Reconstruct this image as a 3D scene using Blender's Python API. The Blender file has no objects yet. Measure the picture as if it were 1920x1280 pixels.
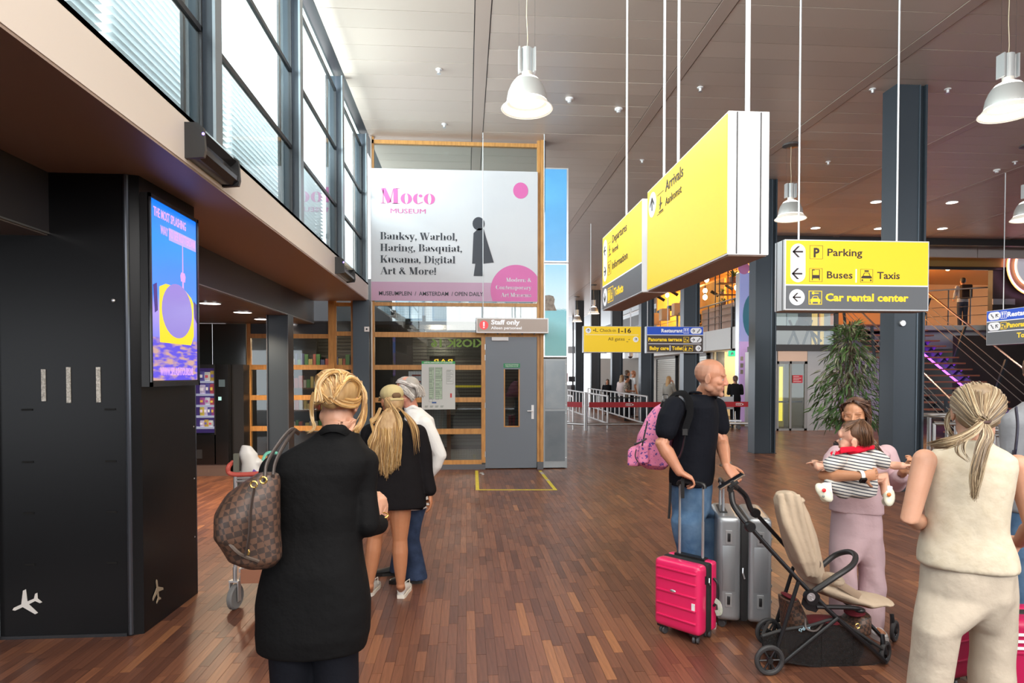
import bpy, bmesh, math, random
import numpy as np
from mathutils import Vector, Matrix, Euler
sc = bpy.context.scene
COL = sc.collection
R = math.radians
PI = math.pi
# ---------------------------------------------------------------- camera, sky, light, exposure
FPX, CAMH = 1200.0, 1.70
cam_d = bpy.data.cameras.new('camera'); cam = bpy.data.objects.new('camera', cam_d); COL.objects.link(cam)
cam_d.sensor_width = 36; cam_d.lens = 36 * FPX / 1920; cam_d.shift_y = 87 / 1920
cam_d.clip_start = .05; cam_d.clip_end = 300
cam.location = (0, 0, CAMH); cam.rotation_euler = (R(90 - 1.2), 0, R(-4.1))
sc.camera = cam
sc.view_settings.view_transform = 'Standard'; sc.view_settings.look = 'None'
sc.view_settings.exposure = 0.3; sc.view_settings.gamma = 1.0; sc.view_settings.use_curve_mapping = False
sc.cycles.max_bounces = 7; sc.cycles.diffuse_bounces = 4; sc.cycles.glossy_bounces = 4
sc.cycles.transparent_max_bounces = 12; sc.cycles.caustics_reflective = False; sc.cycles.caustics_refractive = False
sc.cycles.sample_clamp_indirect = 6
w = bpy.data.worlds.new('sky'); sc.world = w; w.use_nodes = True
bg = w.node_tree.nodes['Background']
bg.inputs[0].default_value = (.90, .95, 1, 1); bg.inputs[1].default_value = 3.4

def light(name, kind, loc, energy, col=(1, 1, 1), size=.1, rot=(0, 0, 0), size_y=None, parent=None, spot=None):
    d = bpy.data.lights.new(name, kind); d.energy = energy; d.color = col
    if kind == 'AREA':
        d.size = size
        if size_y: d.shape = 'RECTANGLE'; d.size_y = size_y
    else: d.shadow_soft_size = size
    if spot: d.spot_size = spot; d.spot_blend = .6
    o = bpy.data.objects.new(name, d); COL.objects.link(o); o.location = loc; o.rotation_euler = rot
    return o
light('hall_fill_light', 'AREA', (3.2, -3.2, 4.6), 430, (1, .94, .87), 8, (R(62), 0, 0), 2.4)  # fill light added behind the camera
light('clerestory_daylight', 'AREA', (-3.4, 4.5, 5.15), 1300, (.95, .98, 1), 11, (R(90 + 14), 0, R(-90)), 1.1)
light('court_ceiling_fill', 'AREA', (-3.6, 15.5, 4.6), 260, (.95, 1, .97), 3, (R(90 + 30), 0, R(-90)), 1.5)  # added area light that brightens the ceiling behind the banner glass
light('hall_overhead_fill', 'AREA', (1.5, .6, 5.7), 230, (1, .95, .88), 5, (0, 0, 0), 2.5)  # unseen overhead panel added as fill in place of lamps out of view

# pixel -> point on a plane of the hall (used to read real positions)
_M = cam.rotation_euler.to_matrix()
def ray(px, py):
    return (_M @ Vector(((px - 960) / FPX, -(py - 640 - 87) / FPX, -1))).normalized()
def P(px, py, X=None, Y=None, Z=None):
    d = ray(px, py)
    if X is not None: t = X / d.x
    elif Y is not None: t = Y / d.y
    else: t = (Z - CAMH) / d.z
    return Vector((0, 0, CAMH)) + d * t

# ---------------------------------------------------------------- materials
MATS = {}
def _lnk(nt, a, b): nt.links.new(a, b)
def mat(name, col=(.5, .5, .5), rough=.5, metal=0.0, bump=None, noise=None, emit=None, est=1.0, spec=None, attr=None, sss=0, coat=0, objrand=0.0, stretch=None):
    """procedural principled material. bump=(scale,strength) noise=(scale,col2,fac) attr=colour attribute name"""
    if name in MATS: return MATS[name]
    m = bpy.data.materials.new(name); m.use_nodes = True; nt = m.node_tree; b = nt.nodes['Principled BSDF']
    b.inputs['Base Color'].default_value = (*col, 1); b.inputs['Roughness'].default_value = rough; b.inputs['Metallic'].default_value = metal
    if spec is not None: b.inputs['Specular IOR Level'].default_value = spec
    if coat: b.inputs['Coat Weight'].default_value = coat; b.inputs['Coat Roughness'].default_value = .08
    if emit: b.inputs['Emission Color'].default_value = (*emit, 1); b.inputs['Emission Strength'].default_value = est
    if sss: b.inputs['Subsurface Weight'].default_value = sss; b.inputs['Subsurface Radius'].default_value = (.02, .008, .005); b.inputs['Subsurface Scale'].default_value = .6
    tc = nt.nodes.new('ShaderNodeTexCoord'); vec = tc.outputs['Object']
    if stretch:
        mp = nt.nodes.new('ShaderNodeMapping'); mp.inputs['Scale'].default_value = stretch; _lnk(nt, vec, mp.inputs[0]); vec = mp.outputs[0]
    src = None
    if attr:
        a = nt.nodes.new('ShaderNodeAttribute'); a.attribute_name = attr; src = a.outputs['Color']
    if noise:
        n = nt.nodes.new('ShaderNodeTexNoise'); n.inputs['Scale'].default_value = noise[0]; n.inputs['Detail'].default_value = 5; _lnk(nt, vec, n.inputs['Vector'])
        r = nt.nodes.new('ShaderNodeValToRGB'); r.color_ramp.elements[0].position = .35; r.color_ramp.elements[1].position = .68
        r.color_ramp.elements[0].color = (0, 0, 0, 1); r.color_ramp.elements[1].color = (noise[2],) * 3 + (1,); _lnk(nt, n.outputs['Fac'], r.inputs[0])
        mx = nt.nodes.new('ShaderNodeMix'); mx.data_type = 'RGBA'; _lnk(nt, r.outputs[0], mx.inputs[0])
        mx.inputs[6].default_value = (*col, 1); mx.inputs[7].default_value = (*noise[1], 1)
        if src: _lnk(nt, src, mx.inputs[6])
        src = mx.outputs[2]
    if objrand:
        oi = nt.nodes.new('ShaderNodeObjectInfo'); mr = nt.nodes.new('ShaderNodeMapRange'); mr.inputs[3].default_value = 1 - objrand; mr.inputs[4].default_value = 1 + objrand
        _lnk(nt, oi.outputs['Random'], mr.inputs[0]); hs = nt.nodes.new('ShaderNodeHueSaturation'); _lnk(nt, mr.outputs[0], hs.inputs['Value'])
        if src: _lnk(nt, src, hs.inputs['Color'])
        else: hs.inputs['Color'].default_value = (*col, 1)
        src = hs.outputs[0]
    if src: _lnk(nt, src, b.inputs['Base Color'])
    if bump:
        n = nt.nodes.new('ShaderNodeTexNoise'); n.inputs['Scale'].default_value = bump[0]; n.inputs['Detail'].default_value = 4; _lnk(nt, vec, n.inputs['Vector'])
        bp = nt.nodes.new('ShaderNodeBump'); bp.inputs['Strength'].default_value = bump[1]; bp.inputs['Distance'].default_value = .02
        _lnk(nt, n.outputs['Fac'], bp.inputs['Height']); _lnk(nt, bp.outputs[0], b.inputs['Normal'])
    MATS[name] = m; return m
def emis(name, col, st):
    return mat(name, col, .4, emit=col, est=st)
def glass(name, tint=(.9, .95, .95), boost=1.0, base=.04):
    if name in MATS: return MATS[name]
    m = bpy.data.materials.new(name); m.use_nodes = True; nt = m.node_tree; nt.nodes.clear()
    out = nt.nodes.new('ShaderNodeOutputMaterial'); mx = nt.nodes.new('ShaderNodeMixShader'); tr = nt.nodes.new('ShaderNodeBsdfTransparent'); gl = nt.nodes.new('ShaderNodeBsdfGlossy')
    tr.inputs[0].default_value = (*tint, 1); gl.inputs['Roughness'].default_value = .02; gl.inputs[0].default_value = (.9, .95, .95, 1)
    fr = nt.nodes.new('ShaderNodeFresnel'); fr.inputs[0].default_value = 1.5
    ma = nt.nodes.new('ShaderNodeMath'); ma.operation = 'MULTIPLY_ADD'; ma.inputs[1].default_value = boost; ma.inputs[2].default_value = base; ma.use_clamp = True
    ge = nt.nodes.new('ShaderNodeNewGeometry'); m3 = nt.nodes.new('ShaderNodeMath'); m3.operation = 'SUBTRACT'; m3.use_clamp = True   # no internal reflection at the back face
    _lnk(nt, ma.outputs[0], m3.inputs[0]); _lnk(nt, ge.outputs['Backfacing'], m3.inputs[1])
    _lnk(nt, fr.outputs[0], ma.inputs[0]); _lnk(nt, m3.outputs[0], mx.inputs[0]); _lnk(nt, tr.outputs[0], mx.inputs[1]); _lnk(nt, gl.outputs[0], mx.inputs[2]); _lnk(nt, mx.outputs[0], out.inputs[0])
    MATS[name] = m; return m

# ---------------------------------------------------------------- object helpers
def rootof(o):
    while o.parent: o = o.parent
    return o
def link(name, mesh, parent=None, local=False):
    o = bpy.data.objects.new(name, mesh); COL.objects.link(o)
    if parent is not None: o.parent = parent
    return o
def thing(name, label, cat, loc=(0, 0, 0), rz=0, group=None):
    o = bpy.data.objects.new(name, None); COL.objects.link(o); o.empty_display_size = .1
    o.location = loc; o.rotation_euler = (0, 0, R(rz)); o['label'] = label; o['category'] = cat
    if group: o['group'] = group
    return o
def tag(o, label, cat, group=None):
    o['label'] = label; o['category'] = cat
    if group: o['group'] = group
    return o
def struct(name, loc=(0, 0, 0)):
    o = bpy.data.objects.new(name, None); COL.objects.link(o); o.location = loc; o['kind'] = 'structure'; return o
def copy_tree(o, parent=None):
    c = o.copy(); COL.objects.link(c); c.parent = parent
    for ch in list(o.children): copy_tree(ch, c)
    return c

class MB:
    """mesh builder: world (or local) coordinates, one object out"""
    def __init__(s): s.v = []; s.f = []; s.m = []; s.mi = 0; s.ca = None; s.cols = []
    def mt(s, i): s.mi = i; return s
    def add(s, vs, fs):
        b = len(s.v); s.v += [tuple(v) for v in vs]
        for f in fs: s.f.append(tuple(b + i for i in f)); s.m.append(s.mi)
        if s.ca is not None: s.cols += [s.ca] * len(fs)
        return s
    def box(s, x0, x1, y0, y1, z0, z1):
        vs = [(x0, y0, z0), (x1, y0, z0), (x1, y1, z0), (x0, y1, z0), (x0, y0, z1), (x1, y0, z1), (x1, y1, z1), (x0, y1, z1)]
        return s.add(vs, [(0, 3, 2, 1), (4, 5, 6, 7), (0, 1, 5, 4), (1, 2, 6, 5), (2, 3, 7, 6), (3, 0, 4, 7)])
    def bbox(s, c, sz, M=None, bev=.15):
        """chamfered box centred c, size sz, 3x3 matrix M"""
        hx, hy, hz = sz[0] / 2, sz[1] / 2, sz[2] / 2; r = min(hx, hy, hz) * bev
        bm = bmesh.new(); bmesh.ops.create_cube(bm, size=1); bmesh.ops.scale(bm, vec=sz, verts=bm.verts)
        bmesh.ops.bevel(bm, geom=list(bm.edges), offset=r, segments=2, affect='EDGES', profile=.5)
        return s.bm(bm, c, M)
    def bm(s, bm, c=(0, 0, 0), M=None):
        c = Vector(c); bm.verts.index_update()
        vs = [(M @ v.co if M else v.co) + c for v in bm.verts]; fs = [[v.index for v in f.verts] for f in bm.faces]; bm.free()
        return s.add(vs, fs)
    def tube(s, pts, r, n=8, caps=True, sq=None, up=None):
        pts = [Vector(p) for p in pts]; k = len(pts); rs = r if isinstance(r, (list, tuple)) else [r] * k
        vs = []; fs = []; prev = None
        for i, p in enumerate(pts):
            t = (pts[min(i + 1, k - 1)] - pts[max(i - 1, 0)]); t = t.normalized() if t.length > 1e-9 else Vector((0, 0, 1))
            if prev is None:
                a = Vector(up) if up is not None else (Vector((0, 0, 1)) if abs(t.z) < .95 else Vector((1, 0, 0)))
                n1 = (a - t * a.dot(t)).normalized()
            else:
                n1 = prev - t * prev.dot(t)
                n1 = n1.normalized() if n1.length > 1e-6 else prev
            prev = n1; n2 = t.cross(n1)
            for j in range(n):
                a = 2 * PI * (j + .5) / n; e = sq if sq else 1
                vs.append(p + n1 * (math.cos(a) * rs[i]) + n2 * (math.sin(a) * rs[i] * e))
        for i in range(k - 1):
            for j in range(n):
                a, b = i * n + j, i * n + (j + 1) % n
                fs.append((a, b, b + n, a + n))
        if caps: fs.append(tuple(range(n - 1, -1, -1))); fs.append(tuple((k - 1) * n + j for j in range(n)))
        return s.add(vs, fs)
    def lathe(s, prof, c=(0, 0, 0), n=24, M=None, sx=1, sy=1, caps=True):
        c = Vector(c); vs = []; fs = []; k = len(prof)
        for (r, z) in prof:
            for j in range(n):
                a = 2 * PI * j / n; v = Vector((math.cos(a) * r * sx, math.sin(a) * r * sy, z)); vs.append((M @ v if M else v) + c)
        for i in range(k - 1):
            for j in range(n):
                a, b = i * n + j, i * n + (j + 1) % n; fs.append((a, b, b + n, a + n))
        if caps and prof[0][0] > 1e-6: fs.append(tuple(range(n - 1, -1, -1)))
        if caps and prof[-1][0] > 1e-6: fs.append(tuple((k - 1) * n + j for j in range(n)))
        return s.add(vs, fs)
    def ell(s, c, r, M=None, n=16, k=10):
        return s.lathe([(math.sin(PI * i / k), -math.cos(PI * i / k)) for i in range(k + 1)], c, n, (M if M else Matrix.Identity(3)) @ Matrix.Diagonal(Vector(r)))
    def loft(s, rings, caps=True):
        n = len(rings[0]); vs = []; fs = []
        for r in rings: vs += list(r)
        for i in range(len(rings) - 1):
            for j in range(n):
                a, b = i * n + j, i * n + (j + 1) % n; fs.append((a, b, b + n, a + n))
        if caps: fs.append(tuple(range(n - 1, -1, -1))); fs.append(tuple((len(rings) - 1) * n + j for j in range(n)))
        return s.add(vs, fs)
    def prism(s, poly, O, u, v, n, t):
        """2D polygon extruded by t along n from plane at O"""
        O, u, v, n = Vector(O), Vector(u), Vector(v), Vector(n); k = len(poly)
        A = [O + u * x + v * y for x, y in poly]; B = [a + n * t for a in A]
        return s.add(A + B, [tuple(range(k)), tuple(range(2 * k - 1, k - 1, -1))] + [(i, i + k, (i + 1) % k + k, (i + 1) % k) for i in range(k)])
    def mesh(s, name, mats, smooth=False, off=None, sharp=35):
        me = bpy.data.meshes.new(name); off = Vector(off) if off is not None else Vector((0, 0, 0))
        me.from_pydata([(v[0] - off.x, v[1] - off.y, v[2] - off.z) for v in s.v], [], s.f)
        if not isinstance(mats, (list, tuple)): mats = [mats]
        for m in mats: me.materials.append(m)
        if len(mats) > 1: me.polygons.foreach_set('material_index', s.m)
        if s.cols:
            at = me.color_attributes.new('tone', 'FLOAT_COLOR', 'CORNER'); arr = []
            for p in me.polygons: arr += list(s.cols[p.index]) * p.loop_total
            at.data.foreach_set('color', arr)
        bm = bmesh.new(); bm.from_mesh(me); bmesh.ops.recalc_face_normals(bm, faces=bm.faces)
        if smooth:
            for f in bm.faces: f.smooth = True
            for e in bm.edges:
                if len(e.link_faces) == 2 and e.calc_face_angle(0) > R(sharp): e.smooth = False
        bm.to_mesh(me); bm.free()
        return me
    def build(s, name, mats, parent=None, smooth=False, local=False, kind=None, sharp=35):
        off = None
        if parent is not None and not local: off = rootof(parent).location
        o = link(name, s.mesh(name, mats, smooth, off, sharp), parent)
        if kind: o['kind'] = kind
        return o
def B(name, m, parent, *boxes, **k):
    b = MB()
    for q in boxes: b.box(*q)
    return b.build(name, m, parent, **k)

_FONT = None
def text(name, s, size, O, u, m, parent, v=(0, 0, 1), align='LEFT', bold=0.0, width=None, depth=.003, shear=0, local=False, label=None, spacing=1):
    cu = bpy.data.curves.new(name, 'FONT'); cu.body = s; cu.size = size; cu.align_x = align; cu.offset = bold; cu.extrude = depth; cu.resolution_u = 2; cu.shear = shear; cu.space_character = spacing
    t = bpy.data.objects.new('tmp', cu); COL.objects.link(t); dg = bpy.context.evaluated_depsgraph_get()
    me = bpy.data.meshes.new_from_object(t.evaluated_get(dg)); bpy.data.objects.remove(t); bpy.data.curves.remove(cu)
    u, v = Vector(u), Vector(v); n = u.cross(v); O = Vector(O)
    xs = [q.co.x for q in me.vertices]; k = 1.0
    if width and xs: k = width / (max(xs) - min(xs))
    off = Vector((0, 0, 0)) if local or parent is None else rootof(parent).location
    for q in me.vertices:
        c = q.co; q.co = O + u * (c.x * k) + v * c.y + n * (c.z + depth) - off
    me.materials.clear(); me.materials.append(m); me.update()
    o = link(name, me, parent)
    if label: o['label'] = label
    return o

# ---------------------------------------------------------------- shared materials
STEELBLUE = mat('painted_steel_slate', (.036, .048, .062), .38, .25, bump=(60, .02))
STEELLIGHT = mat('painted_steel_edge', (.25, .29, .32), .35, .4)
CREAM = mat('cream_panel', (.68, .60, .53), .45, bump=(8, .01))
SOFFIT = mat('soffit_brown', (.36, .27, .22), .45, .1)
BLACKPANEL = mat('black_laminate', (.008, .008, .009), .3, 0, spec=.18, bump=(30, .01))
BLACK = mat('black_plastic', (.012, .012, .013), .4)
DARK = mat('dark_metal', (.03, .031, .035), .4, .3)
WOOD = mat('oak_frame', (.58, .29, .085), .45, noise=(5, (.40, .18, .05), .8), stretch=(6, 6, 1), bump=(30, .02))
ALU = mat('brushed_aluminium', (.62, .63, .65), .3, .8)
WHITEP = mat('white_enamel', (.82, .82, .84), .35)
STAINLESS = mat('stainless_steel', (.42, .41, .40), .28, .9)
PANE = glass('window_glass', (.86, .92, .91), 1.0, .03)
DGLASS = glass('shop_glass', (.72, .75, .74), 1.2, .03)
GREYDOOR = mat('grey_door_paint', (.15, .175, .21), .42, .1, bump=(90, .02))
# ================================================================ SETTING
# ---- floor: wooden staves, nearest 300 as parts, the rest one stuff mesh, farther on by material
def plank_mat(name, src):
    m = bpy.data.materials.new(name); m.use_nodes = True; nt = m.node_tree; b = nt.nodes['Principled BSDF']
    tc = nt.nodes.new('ShaderNodeTexCoord')
    if src == 'attr':
        a = nt.nodes.new('ShaderNodeAttribute'); a.attribute_name = 'tone'; fac = a.outputs['Fac']; vec = tc.outputs['Object']
    elif src == 'obj':
        a = nt.nodes.new('ShaderNodeObjectInfo'); fac = a.outputs['Random']; vec = tc.outputs['Object']
    else:
        mp = nt.nodes.new('ShaderNodeMapping'); mp.inputs['Rotation'].default_value = (0, 0, R(90)); _lnk(nt, tc.outputs['Object'], mp.inputs[0])
        a = nt.nodes.new('ShaderNodeTexBrick'); a.inputs['Scale'].default_value = 1; a.inputs['Brick Width'].default_value = .4; a.inputs['Row Height'].default_value = .06; a.inputs['Mortar Size'].default_value = .001
        a.inputs['Color1'].default_value = (0, 0, 0, 1); a.inputs['Color2'].default_value = (1, 1, 1, 1); a.inputs['Mortar'].default_value = (.1, .1, .1, 1); _lnk(nt, mp.outputs[0], a.inputs[0]); fac = a.outputs['Color']; vec = tc.outputs['Object']
    r = nt.nodes.new('ShaderNodeValToRGB'); e = r.color_ramp.elements
    cols = [(0, (.105, .042, .027)), (.3, (.145, .058, .035)), (.6, (.18, .072, .041)), (.85, (.22, .088, .047)), (1, (.33, .14, .062))]
    e[0].position = 0; e[0].color = (*cols[0][1], 1); e[1].position = 1; e[1].color = (*cols[-1][1], 1)
    for p, c in cols[1:-1]:
        x = e.new(p); x.color = (*c, 1)
    _lnk(nt, fac, r.inputs[0])
    mp2 = nt.nodes.new('ShaderNodeMapping'); mp2.inputs['Scale'].default_value = (70, 4, 20); _lnk(nt, vec, mp2.inputs[0])
    n = nt.nodes.new('ShaderNodeTexNoise'); n.inputs['Scale'].default_value = 1; n.inputs['Detail'].default_value = 6; _lnk(nt, mp2.outputs[0], n.inputs['Vector'])
    mr = nt.nodes.new('ShaderNodeMapRange'); mr.inputs[1].default_value = .3; mr.inputs[2].default_value = .7; mr.inputs[3].default_value = .72; mr.inputs[4].default_value = 1.25; _lnk(nt, n.outputs['Fac'], mr.inputs[0])
    hs = nt.nodes.new('ShaderNodeHueSaturation'); _lnk(nt, mr.outputs[0], hs.inputs['Value']); _lnk(nt, r.outputs[0], hs.inputs['Color']); _lnk(nt, hs.outputs[0], b.inputs['Base Color'])
    n2 = nt.nodes.new('ShaderNodeTexNoise'); n2.inputs['Scale'].default_value = 1.3; n2.inputs['Detail'].default_value = 3; _lnk(nt, tc.outputs['Object'], n2.inputs['Vector'])
    m2 = nt.nodes.new('ShaderNodeMapRange'); m2.inputs[3].default_value = .24; m2.inputs[4].default_value = .42; _lnk(nt, n2.outputs['Fac'], m2.inputs[0]); _lnk(nt, m2.outputs[0], b.inputs['Roughness'])
    b.inputs['Specular IOR Level'].default_value = .55
    return m
FM_A, FM_O, FM_B = plank_mat('floor_staves', 'attr'), plank_mat('floor_stave', 'obj'), plank_mat('far_floor', 'brick')
floor = struct('floor')
B('subfloor', mat('floor_seam', (.02, .012, .01), .6), floor, (-12, 10, -8, 13, -.2, -.004))
B('far_floor', FM_B, floor, (-12, 32, 13, 60, -.2, 0), (10, 32, -8, 13, -.2, 0), (-12, 10, -8.5, -8, -.2, 0))
rng = random.Random(5)
cells = []
W = .06
x = -6.6
while x < 10:
    y = 2.0 - rng.random() * .4
    while y < 13:
        L = rng.choice([.26, .34, .42, .42, .5, .6])
        y1 = min(y + L, 13)
        # only cells inside (or near) the photographed wedge
        if (x > -.95 * y1 - .6) and (x < 1.02 * y1 + .6): cells.append((x, y, y1))
        y = y1
    x += W
def vis(c):
    d = math.hypot(c[0] + .03, c[1]); a = (c[0] + .03) / max(.1, c[1])
    return (c[1] < 3.35) or a < -.72 or a > .80 or (-2.1 > c[0] and 4.1 < c[1] < 5)
order = sorted(range(len(cells)), key=lambda i: (vis(cells[i]), cells[i][1] + .02 * abs(cells[i][0] - .5)))
near = set(order[:300])
stm = MB(); lens = {}
for i, (x, y, y1) in enumerate(cells):
    L = round(y1 - y, 2)
    if i in near:
        if L not in lens:
            q = MB(); q.box(.0008, W - .0008, .001, L - .001, -.004, 0); lens[L] = q.mesh('plank', FM_O)
        o = link('plank', lens[L], floor); o.location = (x, y, rng.uniform(-.0006, .0002))
    else:
        t = rng.random(); t = t * .85 + (.15 if rng.random() > .88 else 0); stm.ca = (t, t, t, 1)
        z = rng.uniform(-.0006, .0002)
        vs = [(x + .0008, y + .001, z), (x + W - .0008, y + .001, z), (x + W - .0008, y1 - .001, z), (x + .0008, y1 - .001, z), (x + .0008, y + .001, -.004), (x + W - .0008, y + .001, -.004)]
        stm.add(vs, [(0, 1, 2, 3), (0, 4, 5, 1)])
stm.build('staves', FM_A, floor, kind='stuff')
# ---- ceiling
CZ = 5.87
def ceil_mat(name, col, mix=1.0):
    m = mat(name, col, .42, .2, bump=(40, .015), objrand=.05); return m
CP = ceil_mat('ceiling_panel', (.62, .52, .455)); CP2 = ceil_mat('ceiling_strip', (.52, .42, .365))
ceiling = struct('ceiling', (0, 0, 0))
B('ceiling_void', DARK, ceiling, (-1.86, 26, -8, 60, CZ + .03, CZ + .2))
B('ceiling_slab', CP, ceiling, (-1.69, 20, -8, 3.9, CZ, CZ + .02))
n_p = 0; cst = MB(); pm = {}
cols_x = [-2.55 + 2.75 * i for i in range(9)]
y = 3.9; rows = []
while y < 46: rows.append(y); y += .4
for ci, x in enumerate(cols_x):
    x0, x1 = x + .10, x + 2.65
    x0 = max(x0, -1.69)
    for y in rows:
        if y > 18.6 and x > 8: continue
        if y < 4 and x > 5: continue
        if y < 16 and n_p < 290 and x < 11.5 and (x0 / y < .72) :
            k = (round(x0, 2), round(x1, 2))
            if k not in pm:
                q = MB(); q.box(0, x1 - x0, .004, .396, 0, .02); q.box(0.02, x1 - x0 - .02, .0, .4, .012, .02); pm[k] = q.mesh('ceiling_panel', CP)
            o = link('ceiling_panel', pm[k], ceiling); o.location = (x0, y, CZ + rng.uniform(-.001, .001)); o.rotation_euler = (rng.uniform(-.004, .004), 0, 0); n_p += 1
        else:
            z = CZ + rng.uniform(-.001, .001); cst.box(x0, x1, y + .004, y + .396, z, z + .02)
    q = MB().box(x1 + .012, x1 + .188, 3.9, 46, CZ - .004, CZ + .02); q.build('ceiling_strip', CP2, ceiling)
cst.build('panel_field', CP, ceiling, kind='stuff')
B('vestibule_ceiling', mat('vestibule_ceiling', (.20, .17, .15), .4, .2), ceiling, *[(-8, -2.66, y, y + .595, 2.585, 2.615) for y in np.arange(-1, 11.3, .6)])

# ---- left side: fascia, soffit, dark beam
wl = struct('wall_left')
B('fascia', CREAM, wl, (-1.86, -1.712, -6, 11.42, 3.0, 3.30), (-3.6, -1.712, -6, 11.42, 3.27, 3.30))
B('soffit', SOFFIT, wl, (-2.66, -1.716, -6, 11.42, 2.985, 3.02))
B('beam', mat('dark_beam', (.045, .04, .042), .35, .2), wl, (-2.80, -2.65, -6, 11.42, 2.60, 3.0))
B('beam_lip', STAINLESS, wl, (-2.80, -2.645, -6, 11.42, 2.593, 2.603))
wf = struct('wall_unseen'); B('wall_panel', mat('added_wall_brown', (.16, .11, .085), .6), wf, (-8, 20, -9.2, -9, 0, 3.7))  # unseen wall added behind the camera so the shop glass reflects something dark
# clerestory posts, transoms, panes, blinds
posts = [(-1.93, 2.3), (-1.93, 4.61), (-1.93, 6.89), (-1.93, 9.19), (-1.93, 11.34)]
for x, y in posts:
    st = struct('trim_1'); st.name = 'trim_%d' % (posts.index((x, y)) + 1)
    B('post_web', STEELBLUE, st, (-1.95, -1.735, y, y + .02, 3.28, CZ), (-1.95, -1.93, y - .03, y + .09, 3.28, CZ))
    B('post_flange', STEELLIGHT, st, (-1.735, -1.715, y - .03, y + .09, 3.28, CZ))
wn = 0
edges = [-2.0, 2.3, 4.61, 6.89, 9.19, 11.34]
lv = [3.30, 4.06, 4.85, 5.66]
BL = mat('blind_slat', (.62, .65, .67), .5)
_b = BL.node_tree; _t = _b.nodes.new('ShaderNodeBsdfTranslucent'); _t.inputs[0].default_value = (.62, .66, .68, 1); _m = _b.nodes.new('ShaderNodeMixShader'); _m.inputs[0].default_value = .5
_b.links.new(_b.nodes['Principled BSDF'].outputs[0], _m.inputs[1]); _b.links.new(_t.outputs[0], _m.inputs[2]); _b.links.new(_m.outputs[0], _b.nodes['Material Output'].inputs[0])
for i in range(5):
    y0, y1 = edges[i] + .09, edges[i + 1] - .03
    wn += 1; ws = struct('window_%d' % wn)
    f = B('window_frame', DARK, ws, *[(-1.835, -1.80, y0, y1, z - .02, z + .02) for z in lv[1:]], (-1.835, -1.80, y0, y0 + .02, 3.3, 5.66), (-1.835, -1.80, y1 - .02, y1, 3.3, 5.66))
    for a in range(3):
        B('pane', PANE, ws, (-1.822, -1.814, y0 + .02, y1 - .02, lv[a] + .02, lv[a + 1] - .02))
    B('pane', PANE, ws, (-1.822, -1.814, y0 + .02, y1 - .02, 5.68, CZ - .01))
    bl = thing('venetian_blind', ['grey venetian blind behind the clerestory pane nearest the viewer', 'grey slatted blind behind the big pane above the first black sensor', 'grey slatted blind between the second and third slate posts', 'small slatted blind above the far black sensor', 'farthest slatted blind beside the advertising banner'][4 - (4 - i)], 'blind', (-2.5, y0, 3.3), group=None)
    q = MB(); T = Matrix.Rotation(R(-8), 3, 'Y')
    ln = y1 - y0
    for (a, b_, w0, w1) in ((0, ln, -.045, .0), (0, ln - .42, 0, .045), (ln - .36, ln, 0, .045)):
        vs = [T @ Vector((w0, a, 0)), T @ Vector((w1, a, 0)), T @ Vector((w1, b_, 0)), T @ Vector((w0, b_, 0))]
        vs2 = [p + T @ Vector((0, 0, .002)) for p in vs]
        q.add(vs + vs2, [(0, 1, 2, 3), (7, 6, 5, 4), (0, 4, 5, 1), (1, 5, 6, 2), (2, 6, 7, 3), (3, 7, 4, 0)])
    sm = q.mesh('slat', BL)
    for k in range(26):
        o = link('slat', sm, bl); o.location = (0, 0, .06 + k * .06)
# upper storey behind the blinds
B('parapet', mat('pale_render', (.62, .64, .62), .7), wl, (-7, -6.8, -6, 16, 3.3, 4.6))
B('roof_deck', mat('grey_deck', (.4, .42, .42), .7), wl, (-7, -3.6, -6, 12, 3.2, 3.3))

# ---- black chamfered pier
col = thing('advertising_pier', 'tall black laminate pier with frosted dashes and a white aeroplane mark', 'pillar', (-2.5, 4.6, 0))
fp = [(-3.0, 4.30), (-2.19, 4.30), (-2.11, 4.33), (-2.085, 5.11), (-3.0, 5.11)]
q = MB(); q.loft([[(x, y, z) for x, y in fp] for z in (0.0, 2.985)]); q.build('shaft', BLACKPANEL, col)
q = MB(); q.tube([(-2.18, 4.305, .01), (-2.18, 4.305, 2.98)], .018, 10); q.tube([(-2.095, 5.105, .01), (-2.095, 5.105, 2.2)], .012, 8); q.build('corner_profile', mat('dark_profile', (.09, .10, .12), .25, .7), col, smooth=True)
B('plinth', DARK, col, (-3.0, -2.2, 4.29, 4.34, 0, .02))
SLOT = mat('slot_black', (.002, .002, .002), .9)
for yy in (.62, .99, 1.36, 1.73):
    for px in (50, 206):
        p = P(px, 760, Y=4.295); z = 1.70 - (yy - .0)
        zz = {.62: 1.475, .99: 1.14, 1.36: .81, 1.73: .48}[yy]
        B('slot', SLOT, col, (p.x - .032, p.x + .032, 4.293, 4.305, zz - .006, zz + .006))
FROST = mat('frosted_film', (.62, .60, .55), .6, noise=(90, (.25, .23, .2), .9))
for k, (px, y0, y1) in enumerate(((80, 692, 752), (127, 688, 755), (183, 688, 754))):
    a, b_ = P(px, y0, Y=4.29), P(px, y1, Y=4.29)
    B('frosted_dash', FROST, col, (a.x - .012, a.x + .012, 4.292, 4.304, b_.z, a.z))
plane = [(0, .5), (.06, .42), (.06, .12), (.5, -.16), (.5, -.27), (.06, -.12), (.05, -.38), (.2, -.5), (.2, -.58), (0, -.5)]
plane = plane + [(-x, y) for x, y in reversed(plane[1:-1])]
def rot2(poly, a, sx=1, sy=None, ox=0, oy=0):
    sy = sy or sx; c, s = math.cos(a), math.sin(a)
    return [((x * c - y * s) * sx + ox, (x * s + y * c) * sy + oy) for x, y in poly]
pc = P(48, 1132, Y=4.30)
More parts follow.
